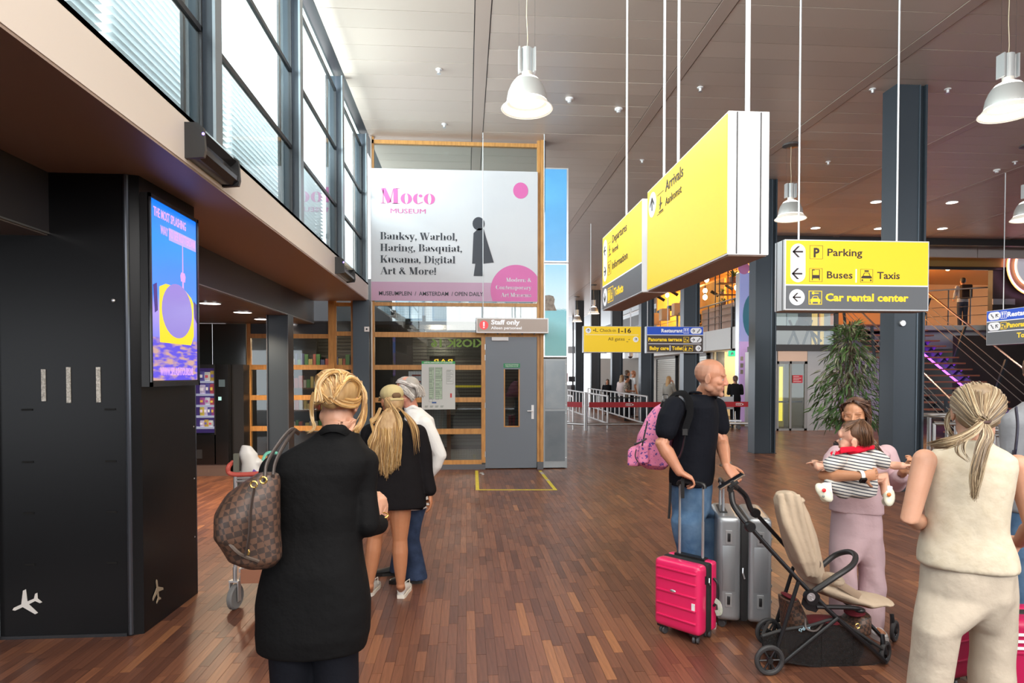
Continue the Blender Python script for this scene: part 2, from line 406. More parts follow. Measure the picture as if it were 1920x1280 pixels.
MB().prism(rot2(plane, R(115), .17), (pc.x, 4.294, pc.z), (1, 0, 0), (0, 0, 1), (0, 1, 0), .004).build('aeroplane_mark', mat('white_film', (.75, .73, .70), .5), col)
pc = P(285, 1112, X=-2.1)
MB().prism(rot2(plane, R(10), .15), (-2.100, 4.49, pc.z), (0, 1, 0), (0, 0, 1), (1, 0, 0), .004).build('aeroplane_mark', mat('worn_film', (.35, .28, .2), .5), col)
for z in (.45, .9, 1.3, 1.75): MB().ell((-2.088, 5.07, z), (.004, .008, .008), n=8, k=4).build('screw', ALU, col)
p = P(212, 563, Y=4.295); MB().ell((p.x, 4.295, p.z), (.013, .006, .013), n=10, k=5).build('lock', ALU, col)
B('steel_post', STEELLIGHT, wl, (-3.16, -2.985, 4.26, 4.44, 0, 2.6), (-3.16, -2.985, 5.0, 5.1, 0, 2.6))
# posts of the shop front (under the dark beam)
for k, (y, nm) in enumerate(((9.8, 'trim_6'), (6.62, 'trim_9'))):
    if k == 1: continue
    st = struct(nm)
    B('post_web', STEELBLUE, st, (-2.95, -2.66, y, y + .06, 0, 2.6))
    B('post_flange', mat('post_flange_dark', (.07, .075, .085), .3, .4), st, (-2.66, -2.645, y - .03, y + .26, 0, 2.6), (-2.965, -2.95, y - .03, y + .26, 0, 2.6))

# ---- wood-framed end wall at Y = 11.46
YW = 11.46
wb = struct('wall_back')
def wx(px): return P(px, 700, Y=YW).x
def wz(py, px=800): return P(px, py, Y=YW).z
def rail(py0, py1, px0, px1, d=.06): return (wx(px0), wx(px1), YW, YW + d, wz(py1), wz(py0))
RAILS = [(627, 635), (684, 693), (740, 749), (797, 806), (851, 859)]
# left section
f = struct('window_6')
B('frame_stile', WOOD, f, (wx(463), wx(470), YW, YW + .08, 0, 2.6))
for a, b_ in RAILS: B('frame_rail', WOOD, f, rail(a, b_, 470, 617))
B('frame_rail', WOOD, f, rail(874, 881, 470, 617))
zz = [wz(620)] + [v for a, b_ in RAILS for v in (wz(a), wz(b_))] + [wz(874)]
for k in range(1, len(RAILS) + 1):
    B('pane', DGLASS, f, (wx(470), wx(617), YW + .03, YW + .036, zz[2 * k + 1] if 2 * k + 1 < len(zz) else wz(874), zz[2 * k]))
B('header', DARK, f, (wx(463), wx(617), YW + .02, YW + .06, wz(627), 2.62))
f = struct('window_7')
B('frame_stile', WOOD, f, (wx(617), wx(628), YW - .05, YW + .08, 0, 3.0)); B('frame_stile', WOOD, f, (wx(659), wx(665), YW - .03, YW + .08, 0, 3.0)); B('frame_stile', WOOD, f, (wx(628), wx(631), YW - .01, YW + .05, 0, 3.0))
for a, b_ in [(568, 575), (622, 630)] + RAILS[1:] + [(874, 881)]: B('frame_rail', WOOD, f, rail(a, b_, 628, 660))
for a, b_ in ((575, 622), (630, 684), (693, 740), (749, 797), (806, 851), (859, 874)):
    B('pane', DGLASS, f, (wx(631), wx(659), YW + .03, YW + .036, wz(b_), wz(a)))
st = struct('trim_7'); B('corner_post', mat('corner_post_slate', (.06, .082, .105), .4, .2, bump=(60, .02)), st, (wx(665), wx(695), YW - .16, YW + .1, 0, 3.0))
sw = thing('wall_switch', 'small white key switch on the slate blue corner post', 'switch', P(688, 616, Y=YW - .17))
q = MB(); p = P(688, 617, Y=YW - .17); q.bbox((p.x, YW - .18, p.z), (.085, .03, .085)); q.build('plate', WHITEP, sw)
q = MB(); q.lathe([(.016, 0), (.016, .006), (0, .006)], (p.x, YW - .195, p.z), 12, Matrix.Rotation(R(90), 3, 'X')); q.build('key_barrel', DARK, sw)
# banner section
f = struct('window_8')
B('frame_stile', mat('white_stile', (.7, .62, .55), .5), f, (wx(696.5), wx(699), YW - .02, YW + .08, 0, CZ))
B('frame_stile', WOOD, f, (wx(699), wx(702.5), YW, YW + .08, 0, CZ))
B('frame_stile', WOOD, f, (wx(902.5), wx(910), YW - .01, YW + .08, 0.12, wz(624)))
B('frame_stile', WOOD, f, (wx(1007), wx(1012), YW - .02, YW + .08, 0.12, CZ)); B('frame_stile', WOOD, f, (wx(1012.5), wx(1018.5), YW - .05, YW + .1, 0.12, CZ))
R2_ = [(567, 573.5), (622.5, 632)]
for a, b_ in R2_: B('frame_rail', WOOD, f, rail(a, b_, 702, 1007, .075))
B('frame_rail', WOOD, f, rail(264, 271, 699, 1018, .08))
R3_ = [(684, 693), (745, 754), (804, 814), (863, 871)]
for a, b_ in R3_: B('frame_rail', WOOD, f, rail(a, b_, 702, 903, .07))
for a, b_ in ((573.5, 622.5),): B('pane', DGLASS, f, (wx(702), wx(1007), YW + .03, YW + .036, wz(b_), wz(a)))
for a, b_ in ((632, 684), (693, 745), (754, 804), (814, 863)): B('pane', DGLASS, f, (wx(702), wx(903), YW + .03, YW + .036, wz(b_), wz(a)))
B('pane', PANE, f, (wx(702), wx(1007), YW + .03, YW + .036, wz(567), wz(271)))
bs = struct('baseboard_back'); B('kick_plate', mat('kick_grey', (.10, .105, .12), .5), bs, (wx(699), wx(910), YW, YW + .06, 0, wz(871)), (wx(1007), wx(1018.5), YW - .052, YW + .06, 0, .13))
# wire mesh behind the panes (one stuff part)
q = MB()
xx = wx(702)
while xx < wx(903): q.box(xx, xx + .002, YW + .045, YW + .047, .2, 2.9); xx += .045
z = .2
while z < 2.9: q.box(wx(702), wx(903), YW + .047, YW + .049, z, z + .002); z += .045
q.build('wire_mesh', DARK, f, kind='stuff')
# door
dr = struct('door_1')
d0, d1, dz = wx(910), wx(1006.6), wz(631)
q = MB(); g0, g1, h0, h1 = wx(946), wx(973), wz(800), wz(692)
for bx in ((d0, g0, h0 - .0, h1), (g1, d1, h0, h1), (d0, d1, .02, h0), (d0, d1, h1, dz)): q.box(bx[0], bx[1], YW - .005, YW + .04, bx[2], bx[3])
q.build('door_leaf', GREYDOOR, dr)
B('vision_frame', WOOD, dr, (g0 - .012, g0 + .008, YW - .012, YW, h0 - .012, h1), (g1 - .008, g1 + .012, YW - .012, YW, h0 - .012, h1), (g0, g1, YW - .012, YW, h0 - .012, h0 + .01))
B('vision_glass', DGLASS, dr, (g0, g1, YW + .01, YW + .016, h0, h1))
q = MB(); xx = g0
while xx < g1: q.box(xx, xx + .0015, YW + .017, YW + .019, h0, h1); xx += .018
z = h0
while z < h1: q.box(g0, g1, YW + .019, YW + .021, z, z + .0015); z += .018
q.build('wire_mesh', DARK, dr, kind='stuff')
hp = P(998.5, 772, Y=YW)
h = B('handle_plate', WHITEP, dr, (hp.x - .022, hp.x + .022, YW - .02, YW - .004, hp.z - .125, hp.z + .125))
q = MB(); q.tube([(hp.x, YW - .02, hp.z + .02), (hp.x, YW - .06, hp.z + .02), (hp.x - .1, YW - .065, hp.z + .02)], .010, 8); q.build('lever', WHITEP, h, smooth=True)
for py in (650, 670, 760, 852): 
    z = wz(py); MB().tube([(d0 - .004, YW - .012, z - .05), (d0 - .004, YW - .012, z + .05)], .009, 8).build('hinge', ALU, dr, smooth=True)
B('door_closer', WHITEP, dr, (wx(922), wx(953), YW - .05, YW - .005, wz(638), wz(631.5)))
q = B('green_notice', mat('sign_green', (.02, .25, .10), .5), dr, (wx(944), wx(975), YW - .012, YW - .006, wz(689), wz(681)))
text('notice_lettering', 'NOODUITGANG\nVRIJLATEN A.U.B.', .028, (wx(959.5), YW - .013, wz(684.3)), (1, 0, 0), WHITEP, dr, align='CENTER', depth=.001, width=.24)
# shop front upper dark panels over the vending machine and vestibule rear wall
wc = struct('wall_far_left')
B('wall_panel', mat('vestibule_wall', (.03, .026, .024), .3), wc, (-8, wx(463), YW + .02, YW + .1, 0, 1.85))
for k, (a, b_) in enumerate(((300, 345), (346, 398), (399, 461))):
    B('upper_glass_panel', mat('dark_glass_panel', (.035, .04, .038), .08, coat=.5), wc, (wx(a) if k else -8, wx(b_), YW, YW + .02, 1.86, 2.58))
B('side_wall', mat('vestibule_wall'), wc, (-8.2, -8, -1, YW, 0, 3))
# upper closure: dark jamb at right of banner wall, ceiling corner
B('upright', DARK, wb, (wx(1018.5), wx(1022), YW - .03, YW + .3, 4.6, CZ))
B('side_return', mat('side_return_grey', (.25, .26, .27), .5, .3), wb, (wx(1060), wx(1064), YW + .02, 16, 0, 3.9))
# grey cabinet panel and beach picture lightboxes right of the door
cb = thing('metal_cabinet', 'tall grey two-panel metal cabinet right of the grey staff door', 'cabinet', (wx(1040), YW, 0))
cx0, cx1 = wx(1019), wx(1063)
B('carcass', mat('cabinet_frame', (.30, .33, .35), .4, .4), cb, (cx0, cx1, YW - .02, YW + .3, .02, wz(672)))
CPAN = mat('galvanised_panel', (.20, .235, .265), .38, .5, noise=(3, (.28, .31, .33), .8), bump=(30, .02))
B('panel', CPAN, cb, (cx0 + .03, cx1 - .04, YW - .035, YW - .02, wz(767), wz(676))); B('panel', mat('galvanised_panel_dark', (.12, .145, .165), .38, .5, noise=(3, (.17, .19, .21), .8)), cb, (cx0 + .03, cx1 - .04, YW - .035, YW - .02, wz(866), wz(771)))
for pz in (682, 720, 760, 776, 860): MB().ell((cx1 - .02, YW - .022, wz(pz)), (.012, .006, .012), n=8, k=4).build('lock', ALU, cb)
def sea_mat():
    m = bpy.data.materials.new('sea_print'); m.use_nodes = True; nt = m.node_tree; b = nt.nodes['Principled BSDF']; b.inputs['Roughness'].default_value = .3
    tc = nt.nodes.new('ShaderNodeTexCoord'); sp = nt.nodes.new('ShaderNodeSeparateXYZ'); _lnk(nt, tc.outputs['Object'], sp.inputs[0])
    r = nt.nodes.new('ShaderNodeValToRGB'); mr = nt.nodes.new('ShaderNodeMapRange'); mr.inputs[1].default_value = 0; mr.inputs[2].default_value = wz(491) - wz(669)
    n = nt.nodes.new('ShaderNodeTexNoise'); mp = nt.nodes.new('ShaderNodeMapping'); mp.inputs['Scale'].default_value = (4, 1, 40); _lnk(nt, tc.outputs['Object'], mp.inputs[0]); _lnk(nt, mp.outputs[0], n.inputs['Vector'])
    ad = nt.nodes.new('ShaderNodeMath'); ad.operation = 'MULTIPLY_ADD'; ad.inputs[1].default_value = .08; _lnk(nt, n.outputs['Fac'], ad.inputs[0]); _lnk(nt, mr.outputs[0], ad.inputs[2]); _lnk(nt, sp.outputs[2], mr.inputs[0])
    _lnk(nt, ad.outputs[0], r.inputs[0]); e = r.color_ramp.elements; e[0].position = 0; e[0].color = (.18, .42, .42, 1); e[1].position = 1; e[1].color = (.28, .55, .80, 1)
    for p, c in ((.25, (.12, .40, .42)), (.40, (.18, .50, .55)), (.54, (.12, .42, .50)), (.555, (.60, .72, .78)), (.8, (.42, .66, .82))):
        x = e.new(p); x.color = (*c, 1)
    _lnk(nt, r.outputs[0], b.inputs['Base Color']); _lnk(nt, r.outputs[0], b.inputs['Emission Color']); b.inputs['Emission Strength'].default_value = .15; return m
for nm, lab, a, b_, m in (('picture_lightbox', 'tall lit picture panel of blue sky above the sea picture', 310, 489, mat('sky_print', (.12, .42, .75), .3, noise=(1.2, (.07, .28, .62), .8), emit=(.12, .40, .72), est=.12)),
                       ('picture_lightbox', 'tall lit picture panel of green sea and a brown rock', 491, 669, sea_mat())):
    t = thing(nm, lab, 'picture', (wx(1041), YW, wz(b_)))
    B('frame', ALU, t, (cx0, cx1 + .015, YW - .03, YW + .14, wz(b_), wz(a)))
    o = B('printed_panel', m, t, (cx0 + .02, cx1 - .015, YW - .038, YW - .03, wz(b_ - 2.5), wz(a + 2.5)))
    if a == 491:
        o.location.z = 0
        rk = [(0, .0), (.17, .0), (.15, .05), (.13, .12), (.14, .2), (.12, .26), (.06, .28), (0, .27)]
        MB().prism([(x * 1.25, y) for x, y in rk], (cx0 + .022, YW - .038, wz(581)), (1, 0, 0), (0, 0, 1), (0, -1, 0), .002).build('rock_print', mat('rock_print', (.22, .17, .14), .6, noise=(20, (.4, .33, .27), .8)), t)
# ================================================================ COLUMNS
for k, (px0, px1, Y, lab) in enumerate(((1683, 1740, 8.87, 0), (1409, 1448, 13.33, 0), (1279, 1306, 17.85, 0), (1203, 1222, 22.3, 0), (1148, 1165, 26.8, 0), (1111, 1123, 31.3, 0), (1083, 1091, 35.8, 0))):
    labs = ['nearest slate steel column behind the parking and taxi sign', 'slate steel column just right of the man in the dark T-shirt', 'slate steel column right behind the blue and grey restaurant sign', 'slate column between the check-in sign and the restaurant sign', 'slate column behind the left half of the check-in sign', 'thin far slate column left of the check-in sign arrow', 'farthest and thinnest slate column beside the sea picture']
    x0 = 6.19; x1 = 6.64
    t = thing('steel_column', labs[k], 'column', (6.38, Y + .15, 0), 0, 'slate steel columns down the hall')
    B('web', STEELBLUE, t, (x0, x1 - .10, Y, Y + .28, 0, CZ))
    B('flange', STEELBLUE, t, (x0 - .015, x0 + .01, Y - .02, Y + .30, 0, CZ)); B('flange', STEELBLUE, t, (x1 - .03, x1, Y - .02, Y + .30, 0, CZ))
    B('rib', mat('column_ridge', (.10, .13, .16), .3, .4), t, (x1 - .115, x1 - .10, Y - .012, Y + .02, 0, CZ)); B('recess', mat('column_recess', (.03, .042, .055), .4, .2), t, (x1 - .10, x1 - .03, Y + .03, Y + .26, 0, CZ))
    B('base_plate', DARK, t, (x0 - .03, x1 + .02, Y - .035, Y + .32, 0, .012))
    if k == 0:
        q = MB(); q.lathe([(.045, 0), (.045, .03), (.04, .036), (0, .036)], (6.30, Y, P(1695, 606, Y=Y).z), 16, Matrix.Rotation(R(90), 3, 'X')); q.build('push_button', ALU, t, smooth=True)
# ================================================================ HANGING SIGNS
YEL = mat('sign_yellow', (.62, .40, .004), .4, emit=(1, .66, .004), est=.42)
SGREY = mat('sign_grey', (.10, .105, .115), .4, emit=(.1, .105, .115), est=.15)
SBLUE = mat('sign_blue', (.01, .06, .42), .4, emit=(.01, .07, .5), est=.4)
SWHITE = mat('sign_white', (.7, .7, .72), .4, emit=(.9, .9, .95), est=.3)
SDARK = mat('sign_brown_ink', (.035, .022, .022), .6)
YTXT = mat('sign_yellow_letter', (.7, .46, .01), .4, emit=(1, .68, .01), est=.4)
HOUS = mat('sign_housing', (.55, .56, .58), .35, .5)
HWHITE = mat('sign_housing_white', (.86, .86, .88), .35)
ROD = mat('white_rod', (.7, .72, .75), .4)
def arrow_poly(a, s=1.0):
    w_ = .10; h = [(-.42, -w_ / 2), (.18, -w_ / 2)]
    poly = [[(-.40, -.06), (.36, -.06), (.36, .06), (-.40, .06)], [(-.42, 0), (-.02, .40), (-.02, .22), (-.22, 0.0), (-.26, 0)], [(-.42, 0), (-.26, 0), (-.22, 0), (-.02, -.22), (-.02, -.40)]]
    poly[1] = [(-.44, 0), (-.04, .40), (.12, .40), (-.26, .02), (-.26, 0)]; poly[2] = [(-.44, 0), (-.26, 0), (-.26, -.02), (.12, -.40), (-.04, -.40)]
    return [rot2(p, a, s) for p in poly]
def circ(r=.5, n=28, ox=0, oy=0, ry=None): return [(ox + r * math.cos(2 * PI * i / n), oy + (ry or r) * math.sin(2 * PI * i / n)) for i in range(n)]
def frame_box(w_=1, h=1, t=.04, ox=0, oy=0):
    return [[(ox, oy), (ox + w_, oy), (ox + w_, oy + t), (ox, oy + t)], [(ox, oy + h - t), (ox + w_, oy + h - t), (ox + w_, oy + h), (ox, oy + h)], [(ox, oy), (ox + t, oy), (ox + t, oy + h), (ox, oy + h)], [(ox + w_ - t, oy), (ox + w_, oy), (ox + w_, oy + h), (ox + w_ - t, oy + h)]]
def rc(x0, y0, x1, y1): return [(x0, y0), (x1, y0), (x1, y1), (x0, y1)]
ICON = {
 'P': frame_box(t=.02),
 'bus': frame_box(t=.02) + [rc(.2, .25, .8, .5), rc(.2, .5, .25, .88), rc(.75, .5, .8, .88), rc(.2, .84, .4, .92), rc(.4, .89, .8, .92), rc(.2, .12, .26, .25), rc(.74, .12, .8, .25)],
 'taxi': frame_box(t=.02) + [[(.08, .3), (.92, .3), (.92, .42), (.80, .5), (.20, .5), (.08, .42)], [(.2, .5), (.25, .5), (.34, .7), (.3, .73)], [(.75, .5), (.8, .5), (.7, .73), (.66, .7)], rc(.3, .7, .7, .73), rc(.33, .8, .67, .92), rc(.1, .1, .22, .22), rc(.78, .1, .9, .22)],
 'carkey': frame_box(t=.05) + [[(.12, .2), (.88, .2), (.88, .38), (.74, .44), (.26, .44), (.12, .38)], [(.24, .44), (.3, .44), (.37, .58), (.33, .62)], [(.7, .44), (.76, .44), (.67, .62), (.63, .58)], rc(.33, .58, .67, .62), rc(.16, .08, .3, .2), rc(.7, .08, .84, .2), circ(.1, 12, .34, .82), rc(.4, .79, .75, .85)],
 'plane_up': [rc(0, .0, 1, .02), rc(0, .98, 1, 1), rc(.3, .06, .95, .12), [(.2, .5), (.45, .45), (.5, .8), (.58, .82), (.6, .5), (.85, .45), (.6, .38), (.5, .2), (.42, .2), (.45, .4)]],
 'fork': frame_box(t=.06) + [rc(.28, .12, .36, .88), rc(.2, .6, .26, .88), rc(.38, .6, .44, .88), rc(.2, .54, .44, .62), rc(.62, .12, .7, .88), [(.7, .5), (.8, .6), (.8, .86), (.7, .88)]],
 'info': frame_box(t=.02) + [rc(.45, .15, .58, .6), circ(.08, 10, .52, .74), rc(.2, .5, .3, .8)],
 'toilet': frame_box(1.6, 1, .05) + [rc(.12, .12, .3, .7), circ(.08, 8, .21, .8), rc(.42, .12, .6, .7), circ(.08, 8, .51, .8), rc(.72, .1, .76, .9), circ(.16, 10, 1.1, .3), rc(1.0, .35, 1.08, .8), rc(1.08, .5, 1.3, .56)],
 'terrace': frame_box(t=.06) + [[(.15, .55), (.55, .55), (.45, .7), (.25, .7)], rc(.33, .15, .37, .55), rc(.55, .2, .85, .26), rc(.6, .3, .8, .5), rc(.15, .12, .3, .3)],
 'care': frame_box(1.7, 1, .05) + [circ(.2, 12, .4, .32), rc(.34, .4, .42, .85), rc(.4, .5, .62, .56), [(.95, .15), (1.05, .15), (1.15, .7), (1.05, .7)], [(1.1, .5), (1.55, .3), (1.55, .42), (1.12, .65)]],
 'steps': [rc(0, 0, .3, .14), rc(.2, 0, .34, .45), rc(.2, .35, .6, .48), rc(.5, .35, .64, .82), rc(.5, .72, .95, .85)],
}
class Face:
    """plane of a sign: O = top left corner of the face seen from its front, u to the right, v up; units via scale"""
    def __init__(s, root, O, u, k): s.root = root; s.O = Vector(O); s.u = Vector(u); s.v = Vector((0, 0, 1)); s.n = s.u.cross(s.v); s.k = k
    def pt(s, x, y, d=0): return s.O + s.u * (x * s.k) - s.v * (y * s.k) + s.n * d
    def poly(s, name, polys, x, y, size, m, d=.002, t=.003, parent=None, label=None):
        q = MB()
        for p in polys: q.prism([(a * size * s.k, b * size * s.k) for a, b in p], s.pt(x, y, d), s.u, s.v, s.n, t)
        o = q.build(name, m, parent or s.root)
        if label: o['label'] = label
        return o
    def rect(s, name, x0, y0, x1, y1, m, d=.0, t=.003): return s.poly(name, [[(x0, -y1), (x1, -y1), (x1, -y0), (x0, -y0)]], 0, 0, 1, m, d, t)
    def txt(s, string, x, y, size, width, m, bold=0.0, align='LEFT', name='lettering', d=.003):
        return text(name, string, size * s.k * 1.38, s.pt(x, y, d), s.u, m, s.root, align=align, bold=bold * s.k * size, width=width * s.k if width else None, depth=.001)
    def disc(s, x, y, r, ang, m=None, arrow=True, h=0):
        p = [circ(r)] if not h else [[(a, b + (h / 2 if b > 0 else -h / 2)) for a, b in circ(r)]]
        o = s.poly('arrow_disc', p, x, y, 1, SWHITE, .003)
        if arrow: s.poly('arrow', arrow_poly(R(ang), r * 1.35), x, y, 1, SDARK, .007, .002, parent=o)
        return o
SL, SH, ST = 1.545, .72, .213
def hang_sign(label, O, u, k, L=SL, H=SH, T=ST, rods=(), group=None, name='hanging_sign', housing=None):
    """O = top-left of front face; body goes back along -n"""
    u = Vector(u); n = u.cross(Vector((0, 0, 1))); O = Vector(O); c = O + u * (L / 2) - Vector((0, 0, H)) - n * (T / 2)
    t = thing(name, label, 'sign', c, 0, group)
    q = MB(); Mx = Matrix((u, n, Vector((0, 0, 1)))).transposed()
    q.bbox(O + u * (L / 2) - n * (T / 2) - Vector((0, 0, H / 2)), (L, T, H), Mx, .03); q.build('housing', housing or HOUS, t)
    q = MB()
    for off in (-.5 * T + .045, .5 * T - .045):
        for sgn in (0, 1):
            b0 = O + u * (sgn * (L + .004) - .002) - n * (T / 2) + n * off; q.bbox(b0 - Vector((0, 0, H / 2)), (.006, .006, H * .985), Mx, .1)
    q.build('end_joint', DARK, t, kind='stuff')
    B_ = MB(); B_.bbox(O + u * (L / 2) - n * (T / 2) - Vector((0, 0, H + .001)), (L * .985, T * .93, .006), Mx, .1); B_.build('underside', mat('sign_underside', (.34, .25, .20), .4, .3), t)
    for (a, rr) in rods:
        p = O + u * a - n * (T / 2); MB().tube([(p.x, p.y, p.z - .01), (p.x, p.y, CZ)], rr, 8).build('hanging_rod', ROD, t, smooth=True)
    f = Face(t, O, u, k); f.n = n; return t, f
# --- parking sign (crop pixels: 1645 wide)
p = P(1472, 450, Y=6.33)
k = 1.545 / 1662
t, f = hang_sign('yellow and grey sign for parking, buses, taxis and car rental center', (p.x, 6.33, P(1620, 450.5, Y=6.33).z), (1, 0, 0), k, rods=((.20, .009), (1.265, .009)))
H0 = SH / k
f.rect('yellow_panel', 14, 14, 1648, 492, YEL); f.rect('grey_panel', 14, 506, 1648, H0 - 14, SGREY); f.rect('divider', 14, 492, 1648, 506, SWHITE)
f.disc(146, 258, 86, 0, arrow=False, h=250); f.poly('arrow', arrow_poly(0, 150), 146, 136, 1, SDARK, .007); f.poly('arrow', arrow_poly(0, 150), 140, 376, 1, SDARK, .007); f.disc(138, 634, 88, 0)
f.poly('pictogram', ICON['P'], 280, 212, 148, SDARK); f.txt('P', 320, 190, 100, 66, SDARK, .05)
f.poly('pictogram', ICON['bus'], 278, 462, 148, SDARK); f.poly('pictogram', ICON['taxi'], 862, 462, 144, SDARK); f.poly('pictogram', ICON['carkey'], 272, 712, 152, YTXT)
f.txt('Parking', 474, 176, 82, 400, SDARK, .02); f.txt('Buses', 470, 422, 80, 294, SDARK, .02); f.txt('Taxis', 1056, 422, 80, 262, SDARK, .02); f.rect('separator', 806, 318, 820, 466, SWHITE, .003)
f.txt('Car rental center', 462, 670, 84, 960, YTXT, .045)
# --- Arrivals & Departures: faces look to -X; seen from the left, far end = left end of text
XF = 1.316
def side_sign(label, yfar, ytop_px, xpx, rods, group=None, X=XF, L=SL, k=.000735, housing=None):
    z = P(xpx, ytop_px, X=X).z
    return hang_sign(label, (X, yfar, z), (0, -1, 0), k, L=L, rods=rods, housing=housing)
yn = P(1363.4, 600, X=XF).y; yf = P(1213, 600, X=XF).y
t, f = side_sign('large yellow Arrivals Aankomst sign with white end nearest the viewer', yf, 361, 1213, ((.05, .009), (.36, .009), (yf - yn - .02, .012)), L=yf - yn, housing=HWHITE)
Lk = (yf - yn) * 1000 / .735; H0 = 980
f.rect('yellow_panel', 16, 14, Lk - 14, H0 - 14, YEL)
f.disc(190, 175, 118, -90)
f.poly('pictogram', ICON['plane_up'], 345, 318, 185, SDARK)
f.txt('Arrivals', 590, 165, 98, 470, SDARK, .012); f.txt('Aankomst', 590, 290, 72, 430, SDARK, 0)
XD = 1.36
yn = P(1203.4, 600, X=XD).y; yf = P(1129.6, 600, X=XD).y
t, f = side_sign('farther yellow and grey sign for Departures, Information and Toilets', yf, 446.7, 1129.6, ((.53, .009),), X=XD, L=yf - yn, housing=HWHITE)
Lk = (yf - yn) * 1000 / .735
f.rect('yellow_panel', 16, 14, Lk - 14, 660, YEL); f.rect('grey_panel', 16, 676, Lk - 14, 966, SGREY); f.rect('divider', 16, 660, Lk - 14, 676, SWHITE)
f.disc(190, 340, 105, 0, arrow=False, h=340); f.poly('arrow', arrow_poly(0, 150), 190, 210, 1, SDARK, .007); f.poly('arrow', arrow_poly(PI, 150), 190, 480, 1, SDARK, .007); f.disc(190, 825, 115, 90)
f.poly('pictogram', ICON['plane_up'], 350, 320, 170, SDARK); f.poly('pictogram', ICON['info'], 350, 560, 170, SDARK); f.poly('pictogram', ICON['toilet'], 350, 920, 190, YTXT)
f.txt('Departures', 585, 190, 100, 730, SDARK, .012); f.txt('Vertrek', 585, 320, 72, 330, SDARK, 0); f.txt('Information', 585, 520, 96, 770, SDARK, .012); f.txt('Toilets', 710, 870, 100, 460, YTXT, .04)
# --- check-in and restaurant signs far down the hall
def far_sign(label, x0, x1, y0, Y, rods):
    a = P(x0, y0, Y=Y); b_ = P(x1, y0, Y=Y); L = b_.x - a.x
    return hang_sign(label, (a.x, Y, a.z), (1, 0, 0), L / (x1 - x0), L=L, H=48.6 * L / (x1 - x0), T=.2, rods=rods)
t, f = far_sign('far yellow sign reading Check-in 1-16 and All gates', 1094, 1202.5, 611, 17.5, ((.22, .01), (1.35, .01)))
f.rect('yellow_panel', .8, .8, 107.6, 47.6, YEL); f.rect('divider', 4, 15.6, 103, 16.2, SWHITE, .003)
f.disc(9, 8.3, 5.3, -90); f.disc(98, 24.3, 5.2, -135)
f.txt('Check-in', 30, 10.6, 6.2, 30, SDARK); f.txt('1-16', 62.5, 12.2, 8.6, 24, SDARK, .03); f.txt('All gates', 46, 26.5, 6.2, 31, SDARK)
f.poly('pictogram', [[(0, .3), (.3, .3), (.3, .5), (0, .5)], [(.45, .1), (.6, .1), (.6, .8), (.45, .8)], [(.7, .1), (1, .1), (1, .2), (.7, .2)]], 18, 11.5, 9, SDARK); f.poly('pictogram', [rc(0, 0, .5, .1), [(.4, .5), (.7, .45), (1, .7), (.7, .6)]], 80, 29, 8, SDARK)
t, f = far_sign('far blue and grey sign reading Restaurant, Panorama terrace, Baby care, Toilet', 1212.5, 1319, 611.5, 17.5, ((.05, .01), (.63, .01)))
f.rect('blue_panel', .8, .8, 105.7, 15.0, SBLUE); f.rect('grey_panel', .8, 16.2, 105.7, 47, mat('sign_brown_grey', (.06, .045, .04), .5, emit=(.06, .045, .04), est=.3)); f.rect('divider', .8, 15, 105.7, 16.2, SWHITE); f.rect('divider', 3, 31.3, 102.5, 32.4, SWHITE, .004)
def wide_disc(f, x, y, r, w_): return f.poly('arrow_disc', [[(a + (w_ if a > 0 else -w_), b) for a, b in circ(r)]], x, y, 1, SWHITE, .003)
for yy in (8, 24.2): o = wide_disc(f, 92.5, yy, 5.4, 5.2); f.poly('arrow', arrow_poly(PI, 8), 87, yy, 1, SDARK, .007); f.poly('steps', ICON['steps'], 94, yy + 3.6, 7.5, SDARK, .007)
f.disc(97, 40, 5.4, 180)
f.txt('Restaurant', 67, 10.8, 6.6, 40, SWHITE, .05, align='RIGHT'); f.txt('Panorama terrace', 66, 27, 6.6, 63, YTXT, .05, align='RIGHT'); f.txt('Baby care', 41.5, 43, 6.6, 36, YTXT, .05, align='RIGHT'); f.txt('Toilet', 67.5, 43, 6.6, 20.5, YTXT, .05, align='RIGHT'); f.rect('separator', 43, 34.8, 44.6, 45, SWHITE, .004)
f.poly('pictogram', ICON['fork'], 69, 13, 10, SWHITE); f.poly('pictogram', ICON['terrace'], 69, 29.3, 10, YTXT); f.poly('pictogram', ICON['care'], 69, 45.3, 10.3, YTXT)
# --- right-hand sign, face looks left
XR = 11.03
a = P(1850, 583.5, X=XR)
t, f = hang_sign('blue and grey restaurant and toilet sign at the right edge beside the stairs', (XR, a.y, a.z), (0, -1, 0), .72 / 325, L=1.55, rods=((.31, .009),), T=.2)
f.rect('blue_panel', 5, 5, 700, 100, SBLUE); f.rect('grey_panel', 5, 108, 700, 322, SGREY); f.rect('divider', 5, 100, 700, 108, SWHITE); f.rect('divider', 20, 196, 690, 204, SWHITE, .004)
for yy in (53, 152): wide_disc(f, 92, yy, 38, 32); f.poly('arrow', arrow_poly(R(-45), 50), 125, yy, 1, SDARK, .007); f.poly('steps', [[(-a_, b) for a_, b in pp] for pp in ICON['steps']], 90, yy + 20, 44, SDARK, .007)
f.txt('Restaurant', 235, 72, 44, 330, SWHITE, .05); f.txt('Panorama terrace', 235, 172, 44, 440, YTXT, .05); f.txt('Toilet', 345, 270, 44, 170, YTXT, .05)
f.poly('pictogram', ICON['fork'], 165, 86, 66, SWHITE); f.poly('pictogram', ICON['terrace'], 165, 185, 66, YTXT)
